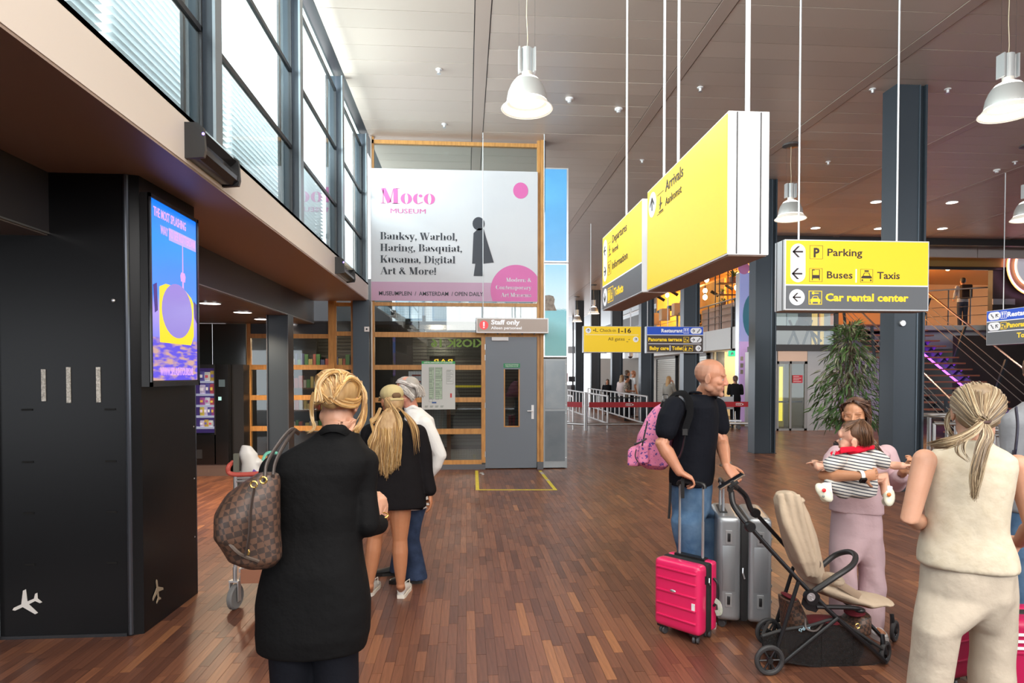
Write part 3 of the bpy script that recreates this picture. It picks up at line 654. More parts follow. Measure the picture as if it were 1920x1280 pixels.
# --- staff only sign
a = P(893, 595.5, Y=YW - .25); b_ = P(1028.5, 595.5, Y=YW - .25)
L = b_.x - a.x; k = L / 471
t, f = hang_sign('pale Staff only Alleen personeel sign above the grey door', (a.x, YW - .25, a.z), (1, 0, 0), k, L=L, H=97 * k, T=.12, rods=(), name='staff_sign', housing=HWHITE)
f.rect('beige_panel', 7, 7, 464, 90, mat('sign_beige', (.36, .285, .245), .4, emit=(.5, .4, .35), est=.1))
rod = MB(); xx = wx(905) ; rod.tube([(xx, YW - .32, a.z), (xx, YW - .32, CZ)], .008, 6); rod.build('hanging_rod', ROD, t, smooth=True)
rod = MB(); xx = wx(1016) ; rod.tube([(xx, YW - .32, a.z), (xx, YW - .32, CZ)], .008, 6); rod.build('hanging_rod', ROD, t, smooth=True)
o = f.poly('warning_disc', [circ(29)], 49, 47, 1, mat('sign_red', (.75, .04, .05), .4, emit=(.8, .05, .06), est=.4), .004)
f.poly('exclamation_mark', [rc(-5, -8, 5, 20), rc(-5, -20, 5, -12)], 49, 47, 1, SWHITE, .008)
f.txt('Staff only', 96, 42, 30, 188, SWHITE, .06); f.txt('Alleen personeel', 96, 73, 18, 200, SWHITE, .03)
q = MB()
for i in range(5): q.bbox(f.pt(60 + 80 * i, 100, -.06), (.03, .03, .03))
q.build('sign_clamps', DARK, t, kind='stuff')

# ================================================================ MUSEUM BANNER
YB = YW - .07
a = P(694.5, 316, Y=YB); b_ = P(1008, 566.5, Y=YB); BWd = b_.x - a.x; BH = P(850, 319, Y=YB).z - b_.z
t = thing('advertising_banner', 'large white and pink museum banner above the wood-framed window wall', 'banner', ((a.x + b_.x) / 2, YB, b_.z))
kb = BWd / 1145    # crop px (scale 3.658): x from 52..1200, y from 245..1155
f = Face(t, (a.x, YB, P(850, 318.5, Y=YB).z), (1, 0, 0), kb)
BW_ = mat('banner_white', (.60, .60, .63), .4, noise=(1.5, (.55, .56, .61), .5))
PINK = mat('banner_pink', (.64, .13, .38), .45); PPINK = mat('banner_pale_pink', (.54, .33, .47), .45); INK = mat('banner_ink', (.03, .035, .05), .5)
HB = BH / kb
f.rect('sheet', 0, 0, 1145, HB, BW_, -.012, .012)
f.rect('pale_band', 2, 770, 1143, HB - 2, PPINK, .001, .001)
pts = [(995 + 178 * math.cos(v), 822 - 178 * math.sin(v)) for v in np.linspace(R(-26), R(206), 40)]
pts = [(min(x, 1143), min(y, HB - 3)) for x, y in pts]; pts = [(x, -y) for x, y in pts]
pts = [(1143, -(HB - 3))] + [p_ for p_ in pts if p_[1] > -(HB - 3)] + [(830, -(HB - 3))]
f.poly('pink_disc', [pts], 0, 0, 1, PINK, .003, .001)
f.txt('MUSEUMPLEIN  /  AMSTERDAM  / OPEN DAILY', 52, 862, 28, 712, INK, .02)
f.txt('MUSEUM', 130, 302, 32, 238, PINK, .0)
# high-contrast stencil serif letters, drawn from stems, bowls and hairlines
def st(x0, x1, y0=0, y1=1): return [rc(x0, y0, x1, y1)]
def bowl(cx, rx, cy, ry, thick, side):
    """crescent: side 0 left 1 right"""
    A = []; n = 12
    for i in range(n + 1):
        a_ = PI / 2 + PI * i / n if side == 0 else PI / 2 - PI * i / n
        A.append((cx + rx * math.cos(a_), cy + ry * math.sin(a_)))
    Bq = []
    for i in range(n + 1):
        a_ = PI / 2 + PI * i / n if side == 0 else PI / 2 - PI * i / n
        Bq.append((cx + (rx - thick) * math.cos(a_), cy + ry * .97 * math.sin(a_)))
    return [A[i:i + 2] + Bq[i:i + 2][::-1] for i in range(n)]
def ln(x0, y0, x1, y1, t_):
    d = Vector((x1 - x0, y1 - y0)).normalized(); nn = Vector((-d.y, d.x)) * t_ / 2
    return [[(x0 + nn.x, y0 + nn.y), (x0 - nn.x, y0 - nn.y), (x1 - nn.x, y1 - nn.y), (x1 + nn.x, y1 + nn.y)]]
def srf(x0, x1, y): return [rc(x0, y, x1, y + .035)]
X_ = .68
def dot(x, y, r=.1): return [circ(r, 10, x, y)]
G = {
 'B': (.74, st(.1, .3) + srf(0, .4, 0) + srf(0, .4, .965) + bowl(.42, .24, .76, .24, .19, 1) + bowl(.42, .29, .27, .27, .21, 1)),
 'a': (.60, st(.34, .52, .06, .5) + bowl(.3, .22, .47, .21, .16, 1) + bowl(.3, .26, .17, .18, .2, 0) + dot(.14, .52, .09) + srf(.5, .6, 0)),
 'n': (.70, st(.08, .26, 0, X_) + srf(0, .33, 0) + srf(0, .26, X_ - .035) + st(.44, .62, 0, .45) + bowl(.4, .22, .45, .23, .18, 1) + srf(.38, .69, 0)),
 'k': (.68, st(.08, .26) + srf(0, .33, 0) + srf(0, .26, .965) + ln(.26, .3, .55, .66, .05) + ln(.33, .4, .56, .02, .2) + srf(.4, .7, 0) + srf(.42, .64, X_ - .035)),
 's': (.48, bowl(.22, .2, .5, .18, .15, 0) + bowl(.24, .2, .18, .18, .17, 1) + ln(.08, .5, .38, .2, .17) + st(.36, .39, .5, .68) + st(.04, .07, 0, .2)),
 'y': (.62, ln(.12, .66, .32, .05, .19) + ln(.52, .66, .26, -.2, .05) + srf(0, .32, X_ - .035) + srf(.38, .62, X_ - .035) + dot(.18, -.2, .09)),
 ',': (.24, dot(.1, .08) + ln(.15, .06, .06, -.18, .06)),
 'W': (1.1, ln(.12, .98, .36, .02, .2) + ln(.46, .9, .36, .02, .04) + ln(.5, .98, .74, .02, .2) + ln(.98, .98, .74, .02, .04) + srf(0, .32, .965) + srf(.4, .62, .965) + srf(.85, 1.1, .965)),
 'r': (.50, st(.08, .26, 0, X_) + srf(0, .36, 0) + srf(0, .26, X_ - .035) + dot(.4, .55, .1) + ln(.26, .5, .4, .66, .04)),
 'h': (.70, st(.08, .26) + srf(0, .33, 0) + srf(0, .26, .965) + st(.44, .62, 0, .45) + bowl(.4, .22, .45, .23, .18, 1) + srf(.38, .69, 0)),
 'o': (.64, bowl(.32, .29, .34, .35, .19, 0) + bowl(.32, .29, .34, .35, .19, 1)),
 'l': (.36, st(.08, .26) + srf(0, .34, 0) + srf(0, .26, .965)),
 'H': (.86, st(.1, .3) + srf(0, .4, 0) + srf(0, .4, .965) + st(.56, .76) + srf(.46, .86, 0) + srf(.46, .86, .965) + srf(.3, .56, .5)),
 'i': (.34, st(.08, .26, 0, X_) + srf(0, .34, 0) + srf(0, .26, X_ - .035) + dot(.17, .87, .1)),
 'g': (.60, bowl(.27, .23, .46, .21, .16, 0) + bowl(.27, .23, .46, .21, .16, 1) + bowl(.28, .26, -.08, .16, .1, 0) + bowl(.28, .26, -.08, .16, .14, 1) + ln(.1, .22, .45, .1, .1) + dot(.5, .62, .08)),
 'q': (.70, st(.42, .6, -.3, X_) + bowl(.32, .28, .33, .34, .2, 0) + srf(.34, .68, -.3)),
 'u': (.70, st(.08, .26, .2, X_) + bowl(.3, .22, .24, .24, .18, 0) + st(.44, .62, 0, X_) + srf(0, .26, X_ - .035) + srf(.36, .62, X_ - .035) + srf(.6, .7, 0)),
 't': (.42, st(.1, .28, .12, .86) + srf(0, .4, X_ - .04) + bowl(.28, .18, .16, .16, .16, 0) + ln(.28, .02, .4, .1, .05)),
 'K': (.84, st(.1, .3) + srf(0, .4, 0) + srf(0, .4, .965) + ln(.3, .4, .7, .98, .05) + ln(.42, .56, .7, .02, .22) + srf(.5, .86, 0) + srf(.56, .8, .965)),
 'm': (1.02, st(.08, .26, 0, X_) + srf(0, .33, 0) + srf(0, .26, X_ - .035) + st(.42, .6, 0, .46) + bowl(.38, .22, .46, .22, .18, 1) + st(.76, .94, 0, .46) + bowl(.72, .22, .46, .22, .18, 1) + srf(.36, .66, 0) + srf(.7, 1.0, 0)),
 'D': (.84, st(.1, .3) + srf(0, .4, 0) + srf(0, .4, .965) + bowl(.4, .4, .5, .5, .23, 1)),
 'A': (.84, ln(.42, .98, .7, .02, .22) + ln(.38, .92, .12, .02, .04) + srf(0, .26, 0) + srf(.52, .86, 0) + srf(.22, .56, .3)),
 '&': (.84, bowl(.36, .2, .78, .2, .13, 0) + bowl(.36, .17, .78, .2, .12, 1) + bowl(.34, .32, .26, .27, .22, 0) + ln(.26, .66, .66, .04, .2) + ln(.66, .5, .4, .02, .04) + srf(.6, .84, 0)),
 'd': (.70, st(.42, .6) + bowl(.32, .28, .33, .34, .2, 0) + srf(.34, .6, .965) + srf(.6, .7, 0)),
 'M': (1.0, ln(.14, .98, .46, .06, .24) + st(.66, .88) + ln(.14, .9, .12, .02, .04) + ln(.48, .1, .66, .96, .035) + srf(0, .24, 0) + srf(.58, .98, 0) + srf(.02, .2, .965) + srf(.8, .98, .965)),
 'e': (.58, bowl(.3, .27, .34, .35, .2, 0) + bowl(.3, .25, .46, .22, .15, 1) + srf(.2, .54, .34) + ln(.3, .01, .54, .14, .05)),
 'c': (.56, bowl(.3, .27, .34, .35, .2, 0) + dot(.42, .54, .1) + ln(.3, .01, .54, .14, .05)),
 '!': (.30, ln(.14, .98, .14, .28, .16) + dot(.14, .08, .1)),
 'C': (.84, bowl(.46, .42, .5, .5, .24, 0) + st(.72, .76, .68, .98) + ln(.5, .01, .78, .24, .05)),
 'p': (.70, st(.1, .28, -.3, X_) + bowl(.36, .28, .34, .34, .2, 1) + srf(0, .36, -.3) + srf(0, .28, X_ - .035)),
 ' ': (.30, []),
}
def serif(f, s, x, y, cap, width, m, name='lettering', align=0):
    polys = []; cx = 0
    for ch in s:
        wd, ps = G[ch]
        polys += [[(cx + a_, b) for a_, b in p_] for p_ in ps]; cx += wd
    kx = width / cx
    x0 = x - (width if align else 0)
    return f.poly(name, [[(a_ * kx, b * cap) for a_, b in p_] for p_ in polys], x0, y, 1, m, .004, .001)
serif(f, 'Moco', 68, 238, 104, 372, PINK)
for i, (s_, w_) in enumerate((('Banksy, Warhol,', 528), ('Haring, Basquiat,', 562), ('Kusama, Digital', 515), ('Art & More!', 384))): serif(f, s_, 62, 482 + 80 * i - i, 50, w_, INK)
for i, (s_, w_) in enumerate((('Modern &', 176), ('Contemporary', 250), ('Art Museum', 214))): serif(f, s_, 1102, 762 + 52 * i, 28, w_, BW_, align=1)
# plain stand-ins for the artwork on the banner
f.poly('dark_motif', [[(700, -725), (770, -725), (762, -640), (840, -630), (790, -470), (770, -400), (735, -395), (700, -430), (690, -640), (712, -640)], circ(42, 20, 735, -365, 46)], 0, 0, 1, INK, .004, .001)
f.poly('pink_motif', [circ(52, 24, 1026, -132, 56)], 0, 0, 1, PINK, .004, .001)

# ================================================================ PENDANT LAMPS
SHADE = mat('lamp_shade_metal', (.62, .62, .61), .38, .45, bump=(200, .02))
LGLOW = emis('lamp_glow', (1, .93, .80), 6.0); LIN = mat('lamp_reflector', (.9, .88, .82), .3, emit=(1, .93, .82), est=1.6)
def pendant(label, X, Y, rimz, power=60, detail=True):
    t = thing('pendant_lamp', label, 'lamp', (X, Y, rimz), 0, 'bell shaped pendant lamps')
    z = rimz
    MB().lathe([(.272, 0), (.276, .004), (.272, .012), (.262, .012), (.22, .07), (.185, .08)], (X, Y, z), 36, caps=False).build('rim', mat('rim_metal', (.75, .72, .68), .3, .3, emit=(1, .9, .75), est=.35), t, smooth=True)
    MB().lathe([(.215, .07), (.215, .10), (.20, .18), (.17, .25), (.148, .285)], (X, Y, z), 36, caps=False).build('shade', SHADE, t, smooth=True)
    MB().lathe([(.146, .285), (.12, .315), (.085, .335), (.06, .345)], (X, Y, z), 28, caps=False).build('glowing_collar', emis('collar_glow', (1, .95, .9), 1.7), t, smooth=True)
    MB().lathe([(.25, .012), (.205, .10), (.15, .26), (.06, .32)], (X, Y, z), 28, caps=False).build('reflector', LIN, t, smooth=True)
    MB().ell((X, Y, z + .16), (.05, .05, .07), n=12, k=8).build('bulb', LGLOW, t, smooth=True)
    MB().lathe([(.055, .34), (.055, .41), (.03, .42)], (X, Y, z), 20).build('neck', mat('lamp_neck', (.7, .66, .6), .4, .3), t, smooth=True)
    q = MB()
    prof = [(-.092, -.05), (-.092, .055), (-.075, .055), (-.072, .02), (-.06, .015)] + [(.058 * math.cos(a_), .058 * math.sin(a_)) for a_ in np.linspace(R(165), R(15), 10)] + [(.06, .015), (.072, .02), (.075, .055), (.092, .055), (.092, -.05), (.075, -.05), (.072, -.02), (.06, -.015)] + [(.058 * math.cos(a_), .058 * math.sin(a_)) for a_ in np.linspace(R(-15), R(-165), 10)] + [(-.06, -.015), (-.072, -.02), (-.075, -.05)]
    q.loft([[(X + a_, Y + b, zz_) for a_, b in prof] for zz_ in (z + .39, z + .64)]); q.build('ballast_housing', mat('ballast_metal', (.60, .62, .63), .3, .5), t, smooth=True)
    cd = MB(); cd.tube([(X + .01 * math.sin(i * 1.3) * (1 - i / 6), Y, z + .62 + (CZ - z - .66) * i / 6) for i in range(7)], .004, 5); cd.build('cable', mat('cream_cable', (.7, .6, .42), .5), t, smooth=True)
    for s_ in (-.085, .085): MB().tube([(X + s_, Y, z + .62), (X + s_, Y, CZ - .02)], .0012, 3).build('suspension_wire', DARK, t)
    MB().lathe([(.15, 0), (.15, -.03), (.11, -.045), (0, -.045)], (X, Y, CZ), 24).build('ceiling_rose', mat('rose_metal', (.15, .14, .14), .3, .6), t, smooth=True)
    light('pendant_light', 'SPOT', (X, Y, z + .05), power, (1, .88, .72), .12, spot=R(150))
LZ = CAMH + 2.82
for (px, py, lab, pw) in ((988, 205, 'bell pendant lamp hanging left of the big yellow sign', 170), (1889, 214, 'bell pendant lamp cut by the upper right corner', 170), (1482, 411, 'bell pendant lamp hanging above the parking sign', 170), (1113, 588, 'small far bell lamp left of the Departures sign', 90), (1082, 603, 'smallest far bell lamp beside the sea picture', 60)):
    p = P(px, py, Z=LZ); pendant(lab, p.x, p.y, LZ, pw)
p = P(1925, 412, Z=LZ); pendant('bell pendant lamp cut by the right edge above the neon ring', p.x + .02, p.y, LZ, 120)
# downlights in the ceiling (right) and in the vestibule
DL = emis('downlight_glow', (1, .86, .74), 5.0)
n_ = 0
for px, py, lab in ((1643, 378, 'round ceiling downlight just left of the nearest column'), (1785, 379, 'round ceiling downlight right of the nearest column'), (1529, 427, 'far ceiling downlight right of the bell lamp'), (1648, 428, 'far ceiling downlight against the nearest column'), (1767, 428, 'far ceiling downlight above the parking sign corner')):
    p = P(px, py, Z=CZ); t = thing('ceiling_downlight', lab, 'light', (p.x, p.y, CZ - .02), 0, 'round downlights in the hall ceiling')
    MB().lathe([(.125, CZ - .012), (.14, CZ - .012), (.14, CZ + .002), (.125, CZ + .002)], (p.x, p.y, 0), 24, caps=False).build('trim_ring', ALU, t, smooth=True)
    MB().lathe([(0, CZ - .008), (.125, CZ - .008), (.125, CZ - .002)], (p.x, p.y, 0), 24).build('diffuser', DL, t); light('downlight', 'SPOT', (p.x, p.y, CZ - .05), 160, (1, .85, .68), .1, spot=R(140))
for i, (px, py) in enumerate(((394, 567), (455, 584), (492, 597), (546, 608))):
    lab = ['vestibule ceiling downlight next to the screen', 'second vestibule downlight left of the slate post', 'third vestibule downlight partly behind the slate post', 'small vestibule downlight right of the slate post'][i]
    p = P(px, py, Z=2.58); t = thing('ceiling_downlight', lab, 'light', (p.x, p.y, 2.57), 0, 'round downlights in the vestibule ceiling')
    MB().lathe([(.12, 2.565), (.135, 2.565), (.135, 2.585), (.12, 2.585)], (p.x, p.y, 0), 24, caps=False).build('trim_ring', ALU, t, smooth=True)
    MB().lathe([(0, 2.568), (.12, 2.568), (.12, 2.575)], (p.x, p.y, 0), 24).build('diffuser', DL, t)
    light('vestibule_light', 'SPOT', (p.x, p.y, 2.55), 190, (1, .78, .55), .08, spot=R(140))
for x_, y_ in ((-4.4, 5.5), (-4.4, 8.5)): light('vestibule_light', 'SPOT', (x_, y_, 2.55), 190, (1, .78, .55), .08, spot=R(140))
# sprinklers, detectors
for i, (px, py) in enumerate(((823, 134), (833, 236), (1313, 168), (1636, 171), (1777, 171), (1204, 303), (1553, 306), (1903, 306))):
    labs = ['small sprinkler head on the pale ceiling left of the first bell lamp', 'small sprinkler head on the ceiling above the museum banner', 'small sprinkler head above the Arrivals sign', 'small sprinkler head left of the nearest column top', 'small sprinkler head right of the nearest column top', 'small sprinkler head on the ceiling above the Departures sign', 'small sprinkler head right of the middle bell lamp', 'small sprinkler head by the right edge of the ceiling']
    p = P(px, py, Z=CZ - .03); t = thing('sprinkler', labs[i], 'sprinkler', (p.x, p.y, CZ - .06), 0, 'ceiling sprinklers')
    MB().lathe([(.045, CZ), (.045, CZ - .008), (.02, CZ - .012), (.012, CZ - .05), (0, CZ - .05)], (p.x, p.y, 0), 12).build('body', WHITEP, t, smooth=True)
    MB().lathe([(.03, CZ - .062), (.03, CZ - .058), (0, CZ - .056)], (p.x, p.y, 0), 12).build('deflector', ALU, t)
    q = MB(); q.box(p.x - .022, p.x - .018, p.y - .002, p.y + .002, CZ - .06, CZ - .01).box(p.x + .018, p.x + .022, p.y - .002, p.y + .002, CZ - .06, CZ - .01); q.build('yoke_arms', ALU, t, kind='stuff')
for i, (px, py) in enumerate(((1068, 188), (1160, 207), (1869, 321))):
    p = P(px, py, Z=CZ - .03); t = thing('smoke_detector', ['white smoke detector right of the first bell lamp', 'flat white smoke detector above the Departures sign rod', 'white smoke detector near the right edge'][i], 'smoke detector', (p.x, p.y, CZ - .06), 0)
    MB().lathe([(.06, CZ), (.06, CZ - .02), (.05, CZ - .03), (.035, CZ - .032), (.03, CZ - .06), (0, CZ - .065)], (p.x, p.y, 0), 20).build('base', WHITEP, t, smooth=True)
    MB().lathe([(.036, CZ - .045), (.036, CZ - .05), (.028, CZ - .05)], (p.x, p.y, 0), 16).build('sensor_ring', DARK, t)
# black radar sensors on the fascia
def sensor(label, pxa, pxb, Zc, h):
    ya = P(pxa, 300, X=-1.62).y; yb = P(pxb, 300, X=-1.62).y
    t = thing('door_sensor', label, 'sensor', (-1.66, (ya + yb) / 2, Zc), 0, 'black sensors on the cream fascia')
    prof = [(-1.712, -h / 2), (-1.64, -h / 2), (-1.60, -h / 2 + .03), (-1.60, -h / 2 + .06), (-1.64, -.01), (-1.65, .03), (-1.61, h / 2 - .03), (-1.63, h / 2), (-1.712, h / 2)]
    MB().loft([[(x_, y_, Zc + z_) for x_, z_ in prof] for y_ in (ya, yb)]).build('housing', mat('sensor_black', (.015, .014, .015), .18), t)
    prof2 = [(-1.712, -h / 2 - .01), (-1.60, -h / 2), (-1.59, -h / 2 + .04), (-1.60, h / 2 - .02), (-1.64, h / 2 + .01), (-1.712, h / 2 + .01)]
    for y_ in (ya - .03, yb): MB().loft([[(x_, yy, Zc + z_) for x_, z_ in prof2] for yy in (y_, y_ + .03)]).build('end_cap', BLACK, t)
    MB().ell((-1.60, ya + .02 - .05, Zc + .04), (.008, .008, .008), n=8, k=5).build('indicator_light', emis('blue_led', (.2, .1, 1), 12), t)
sensor('large black sensor bar on the cream fascia by the second post', 379, 441, 3.13, .2)
sensor('small far black sensor on the cream fascia beside the banner', 641, 661, 3.13, .2)
# ================================================================ KIOSK INTERIOR BEHIND THE WINDOW WALL
wk = struct('wall_kiosk')
KD = mat('kiosk_dark', (.035, .033, .035), .5)
YK = 14.6
B('back_wall', KD, wk, (-4.1, 1.80, YK, YK + .1, 0, 2.9)); B('left_wall', KD, wk, (-4.2, -4.05, YW + .1, YK, 0, 2.9)); B('ceiling_panel', KD, wk, (-4.2, 1.8, YW + .5, YK, 2.62, 2.68))
q = MB()
z = .1
while z < 2.55: q.box(-1.2, 1.7, YK - .03, YK - .004, z, z + .055); z += .075
q.build('shutter_slat', mat('shutter_grey', (.13, .13, .12), .35, .5), wk, kind='stuff')
q = MB()
z = .1
while z < 2.55: q.box(-4.0, -2.0, YK - .03, YK - .004, z, z + .055); z += .075
q.build('shutter_slat', mat('shutter_dark', (.05, .05, .05), .4, .4), wk, kind='stuff')
t = thing('kiosk_sign', 'green mirror-reversed Kiosk 16 lettering behind the window wall', 'sign', (P(858, 645, Y=12.0).x, 12.0, P(858, 652, Y=12.0).z))
text('lettering', 'KIOSK 16', .20, P(908, 650, Y=12.0), (-1, 0, 0), mat('kiosk_green', (.35, .5, .12), .5, emit=(.3, .45, .1), est=.5), t, bold=.006, width=P(908, 650, Y=12).x - P(809, 650, Y=12).x, depth=.01)
B('glass_fascia', DGLASS, t, (P(800, 650, Y=12.02).x, P(906, 650, Y=12.02).x, 12.03, 12.04, P(858, 672, Y=12).z, P(858, 636, Y=12).z))
t = thing('bar_sign', 'small glowing yellow Bar sign behind the evacuation plan', 'sign', P(840, 676, Y=13))
text('lettering', 'BAR', .14, P(850, 682, Y=13), (-1, 0, 0), emis('bar_glow', (1, .6, .05), 2.0), t, width=.4, depth=.01); B('backboard', KD, t, (P(805, 676, Y=13.05).x, P(853, 676, Y=13.05).x, 13.05, 13.08, P(840, 686, Y=13).z, P(840, 668, Y=13).z))
t = thing('kiosk_sign', 'thin yellow lettered strip behind the lower window panes', 'sign', P(870, 724, Y=13.5))
B('strip', mat('strip_yellow', (.6, .5, .03), .5, emit=(.6, .5, .03), est=.4), t, (P(850, 724, Y=13.5).x, P(902, 724, Y=13.5).x, 13.5, 13.52, P(870, 726, Y=13.5).z, P(870, 722, Y=13.5).z))
t = thing('menu_board', 'pale lit menu board behind the white-haired man', 'board', P(780, 715, Y=13.2))
B('board', mat('menu_white', (.6, .62, .66), .4, emit=(.5, .52, .58), est=.35), t, (P(766, 715, Y=13.2).x, P(792, 715, Y=13.2).x, 13.2, 13.23, P(780, 735, Y=13.2).z, P(780, 696, Y=13.2).z))
for i, py in enumerate((702, 714, 726)): B('print_line', mat('print_red', (.6, .08, .06), .5), t, (P(772, py, Y=13.2).x, P(789, py, Y=13.2).x, 13.195, 13.2, P(780, py + 3, Y=13.2).z, P(780, py, Y=13.2).z))
t = thing('freezer', 'pale grey waist-high counter behind the lower window panes', 'counter', (P(815, 790, Y=12.6).x, 12.6, 0))
B('cabinet', mat('counter_grey', (.30, .33, .34), .35), t, (P(770, 790, Y=12.4).x, P(838, 790, Y=12.4).x, 12.4, 12.9, .3, P(815, 768, Y=12.4).z)); B('leg_post', mat('counter_brown', (.2, .08, .03), .5), t, (P(838, 790, Y=12.4).x, P(845, 790, Y=12.4).x, 12.35, 12.45, .02, P(815, 765, Y=12.4).z)); B('plinth', DARK, t, (P(770, 790, Y=12.4).x, P(838, 790, Y=12.4).x, 12.45, 12.85, 0, .3))
B('kiosk_floor_tiles', mat('kiosk_floor', (.35, .35, .34), .35), floor, (-3.9, 1.75, YW + .12, YK - .05, -.001, .004))
t = thing('shelf_unit', 'dark kiosk shelf with rows of small goods behind the windows left of the slate post', 'shelf', (-3.2, 13.4, 0))
for z in (.5, .95, 1.4, 1.85): B('shelf_board', mat('shelf_brown', (.12, .06, .03), .5), t, (-4.0, -2.3, 13.3, 13.6, z, z + .03))
B('back_panel', KD, t, (-4.0, -2.3, 13.6, 13.63, 0, 2.1)); 
for x in (-4.0, -2.33): B('upright', DARK, t, (x, x + .03, 13.3, 13.6, 0, 2.1))
q = MB()
rr = random.Random(3)
GOODS = [mat('goods_%d' % i, c, .5) for i, c in enumerate(((.5, .12, .1), (.1, .3, .12), (.6, .5, .2), (.55, .55, .6), (.1, .12, .3)))]
for z in (.53, .98, 1.43, 1.88):
    x = -3.93
    while x < -2.42:
        w_ = rr.uniform(.05, .1); q.mt(rr.randrange(5)).box(x, x + w_ * .85, 13.33, 13.45, z, z + rr.uniform(.12, .25)); x += w_
q.build('goods', GOODS, t, kind='stuff')
light('kiosk_light', 'POINT', (-.6, 13.4, 2.35), 40, (1, .8, .6), .15); light('kiosk_light', 'POINT', (-3.2, 12.6, 2.4), 25, (1, .75, .5), .15)
# bright facade seen through the strip window above the transom
bf = struct('wall_courtyard')
B('white_facade', mat('court_white', (.75, .77, .78), .6), bf, (-6, 2.0, 24, 24.3, 2.9, 9))
for i in range(4):
    x = -2.6 + i * 1.35
    s_ = thing('courtyard_window', ['blue-framed courtyard window left of the staff sign', 'blue courtyard window behind the rods of the staff sign', 'blue courtyard window behind the staff sign', 'blue courtyard window near the oak door post'][i], 'window', (x + .5, 23.95, 4.0), 0, 'blue courtyard windows')
    B('frame', mat('blue_frame', (.20, .33, .45), .4), s_, (x, x + 1.05, 23.93, 24.0, 3.7, 4.5)); B('pane', mat('court_pane', (.35, .45, .52), .1), s_, (x + .07, x + .5, 23.9, 23.93, 3.77, 4.43)); B('pane', mat('court_pane'), s_, (x + .55, x + .98, 23.9, 23.93, 3.77, 4.43))
B('dark_block', KD, bf, (-3.7, -1.75, 15, 15.4, 2.9, 3.9)); B('roof_slab', mat('court_grey', (.4, .41, .42), .6), bf, (-4, 1.8, 14.7, 24, 2.85, 2.9))
t = thing('roof_truss', 'pale blue slanted roof beam behind the strip window', 'beam', (-1.3, 13.2, 3.1))
a, b_ = P(712, 572, Y=13.2), P(795, 626, Y=13.2); MB().tube([a, b_], .09, 4).build('beam', mat('beam_blue', (.42, .52, .58), .4), t)
for (x_, y_) in ((738, 588), (765, 604)):
    p = P(x_, y_, Y=13.1); MB().bbox((p.x, 13.1, p.z), (.1, .06, .14)).build('bracket', DARK, t)
B('tail', DARK, t, (b_.x - .03, b_.x + .03, 13.15, 13.25, 2.9, b_.z))
# evacuation plan
YE = YW - .03
a, b_ = P(790.5, 677, Y=YE), P(853.5, 767, Y=YE)
t = thing('evacuation_plan', 'white evacuation plan with green header hung on the window wall', 'poster', ((a.x + b_.x) / 2, YE, b_.z)); k = (b_.x - a.x) / 220
f = Face(t, (a.x, YE, a.z), (1, 0, 0), k); HE = (a.z - b_.z) / k
f.rect('sheet', 0, 0, 220, HE, mat('paper_white', (.62, .65, .64), .4), -.006, .006); f.rect('green_header', 0, 0, 220, 17, mat('header_green', (.03, .38, .10), .4), .001, .001)
f.txt('ONTRUIMINGSPLATTEGROND', 14, 13, 8, 190, WHITEP, .03, d=.003)
INKG = mat('plan_ink', (.12, .16, .14), .6); PLG = mat('plan_green', (.45, .58, .45), .6)
rr = random.Random(8); walls = []; fills = []
for (cx_, w_, y0, y1) in ((65, 34, 40, 250), (112, 46, 40, 250)):
    fills.append(rc(cx_ - w_ / 2, -y1, cx_ + w_ / 2, -y0))
    y = y0
    while y < y1:
        h_ = rr.uniform(6, 22); walls += frame_box(w_ * rr.uniform(.4, 1), h_, 1.2, cx_ - w_ / 2, -y - h_); y += h_
    walls += frame_box(w_, y1 - y0, 1.5, cx_ - w_ / 2, -y1)
walls += frame_box(46, 90, 1.2, 162, -150) + [rc(166, -60 - 9 * i, 166 + rr.uniform(20, 40), -58 - 9 * i) for i in range(9)]
walls += [rc(20 + 34 * i, -297, 20 + 34 * i + 22, -294) for i in range(4)] + [rc(20 + 34 * i, -304, 20 + 34 * i + 18, -301) for i in range(4)]
f.poly('plan_tint', fills, 0, 0, 1, PLG, .001, .0005); f.poly('plan_drawing', walls, 0, 0, 1, INKG, .002, .0005); f.rect('blue_label', 67, 268, 96, 278, mat('label_blue', (.05, .12, .35), .5), .002, .001); f.rect('red_mark', 187, 212, 198, 240, mat('label_red', (.6, .05, .05), .5), .002, .001)
for x_ in (0, 1):
    p = f.pt(30 + 160 * x_, 3); MB().tube([(p.x, YE - .01, p.z), (p.x, YE + .03, p.z)], .006, 6).build('fixing', ALU, t)
# yellow floor tape and doorstop
TAPE = mat('yellow_tape', (.72, .60, .04), .5, noise=(14, (.5, .42, .06), .6))
t = thing('floor_tape', 'yellow tape marking a keep-clear box on the floor before the staff door', 'tape', (.7, 10.4, 0))
A_, B_, C_, D_ = P(891, 882, Z=0), P(892, 918.6, Z=0), P(1045, 918.6, Z=0), P(1015, 882, Z=0)
wv = .052
def quad_strip(p0, p1, d, name, m=TAPE, z=.0012):
    MB().prism([(0, 0), (1, 0), (1, 1), (0, 1)], (p0.x, p0.y, .0002), (d[0], d[1], 0), (p1.x - p0.x, p1.y - p0.y, 0), (0, 0, 1), z).build(name, m, t)
quad_strip(B_, A_, (wv, 0), 'tape_strip'); quad_strip(B_, C_, (0, wv), 'tape_strip', z=.0016); quad_strip(C_, D_, (-wv, 0), 'tape_strip')
q0 = C_.lerp(D_, .45); q1 = C_.lerp(D_, .5); quad_strip(q0, q1, (-wv, 0), 'worn_patch', mat('worn_patch', (.5, .46, .42), .6), .0022); q0 = C_.lerp(D_, .78); q1 = C_.lerp(D_, .92); quad_strip(q0, q1, (-wv, 0), 'worn_patch', mat('worn_patch'), .0022)
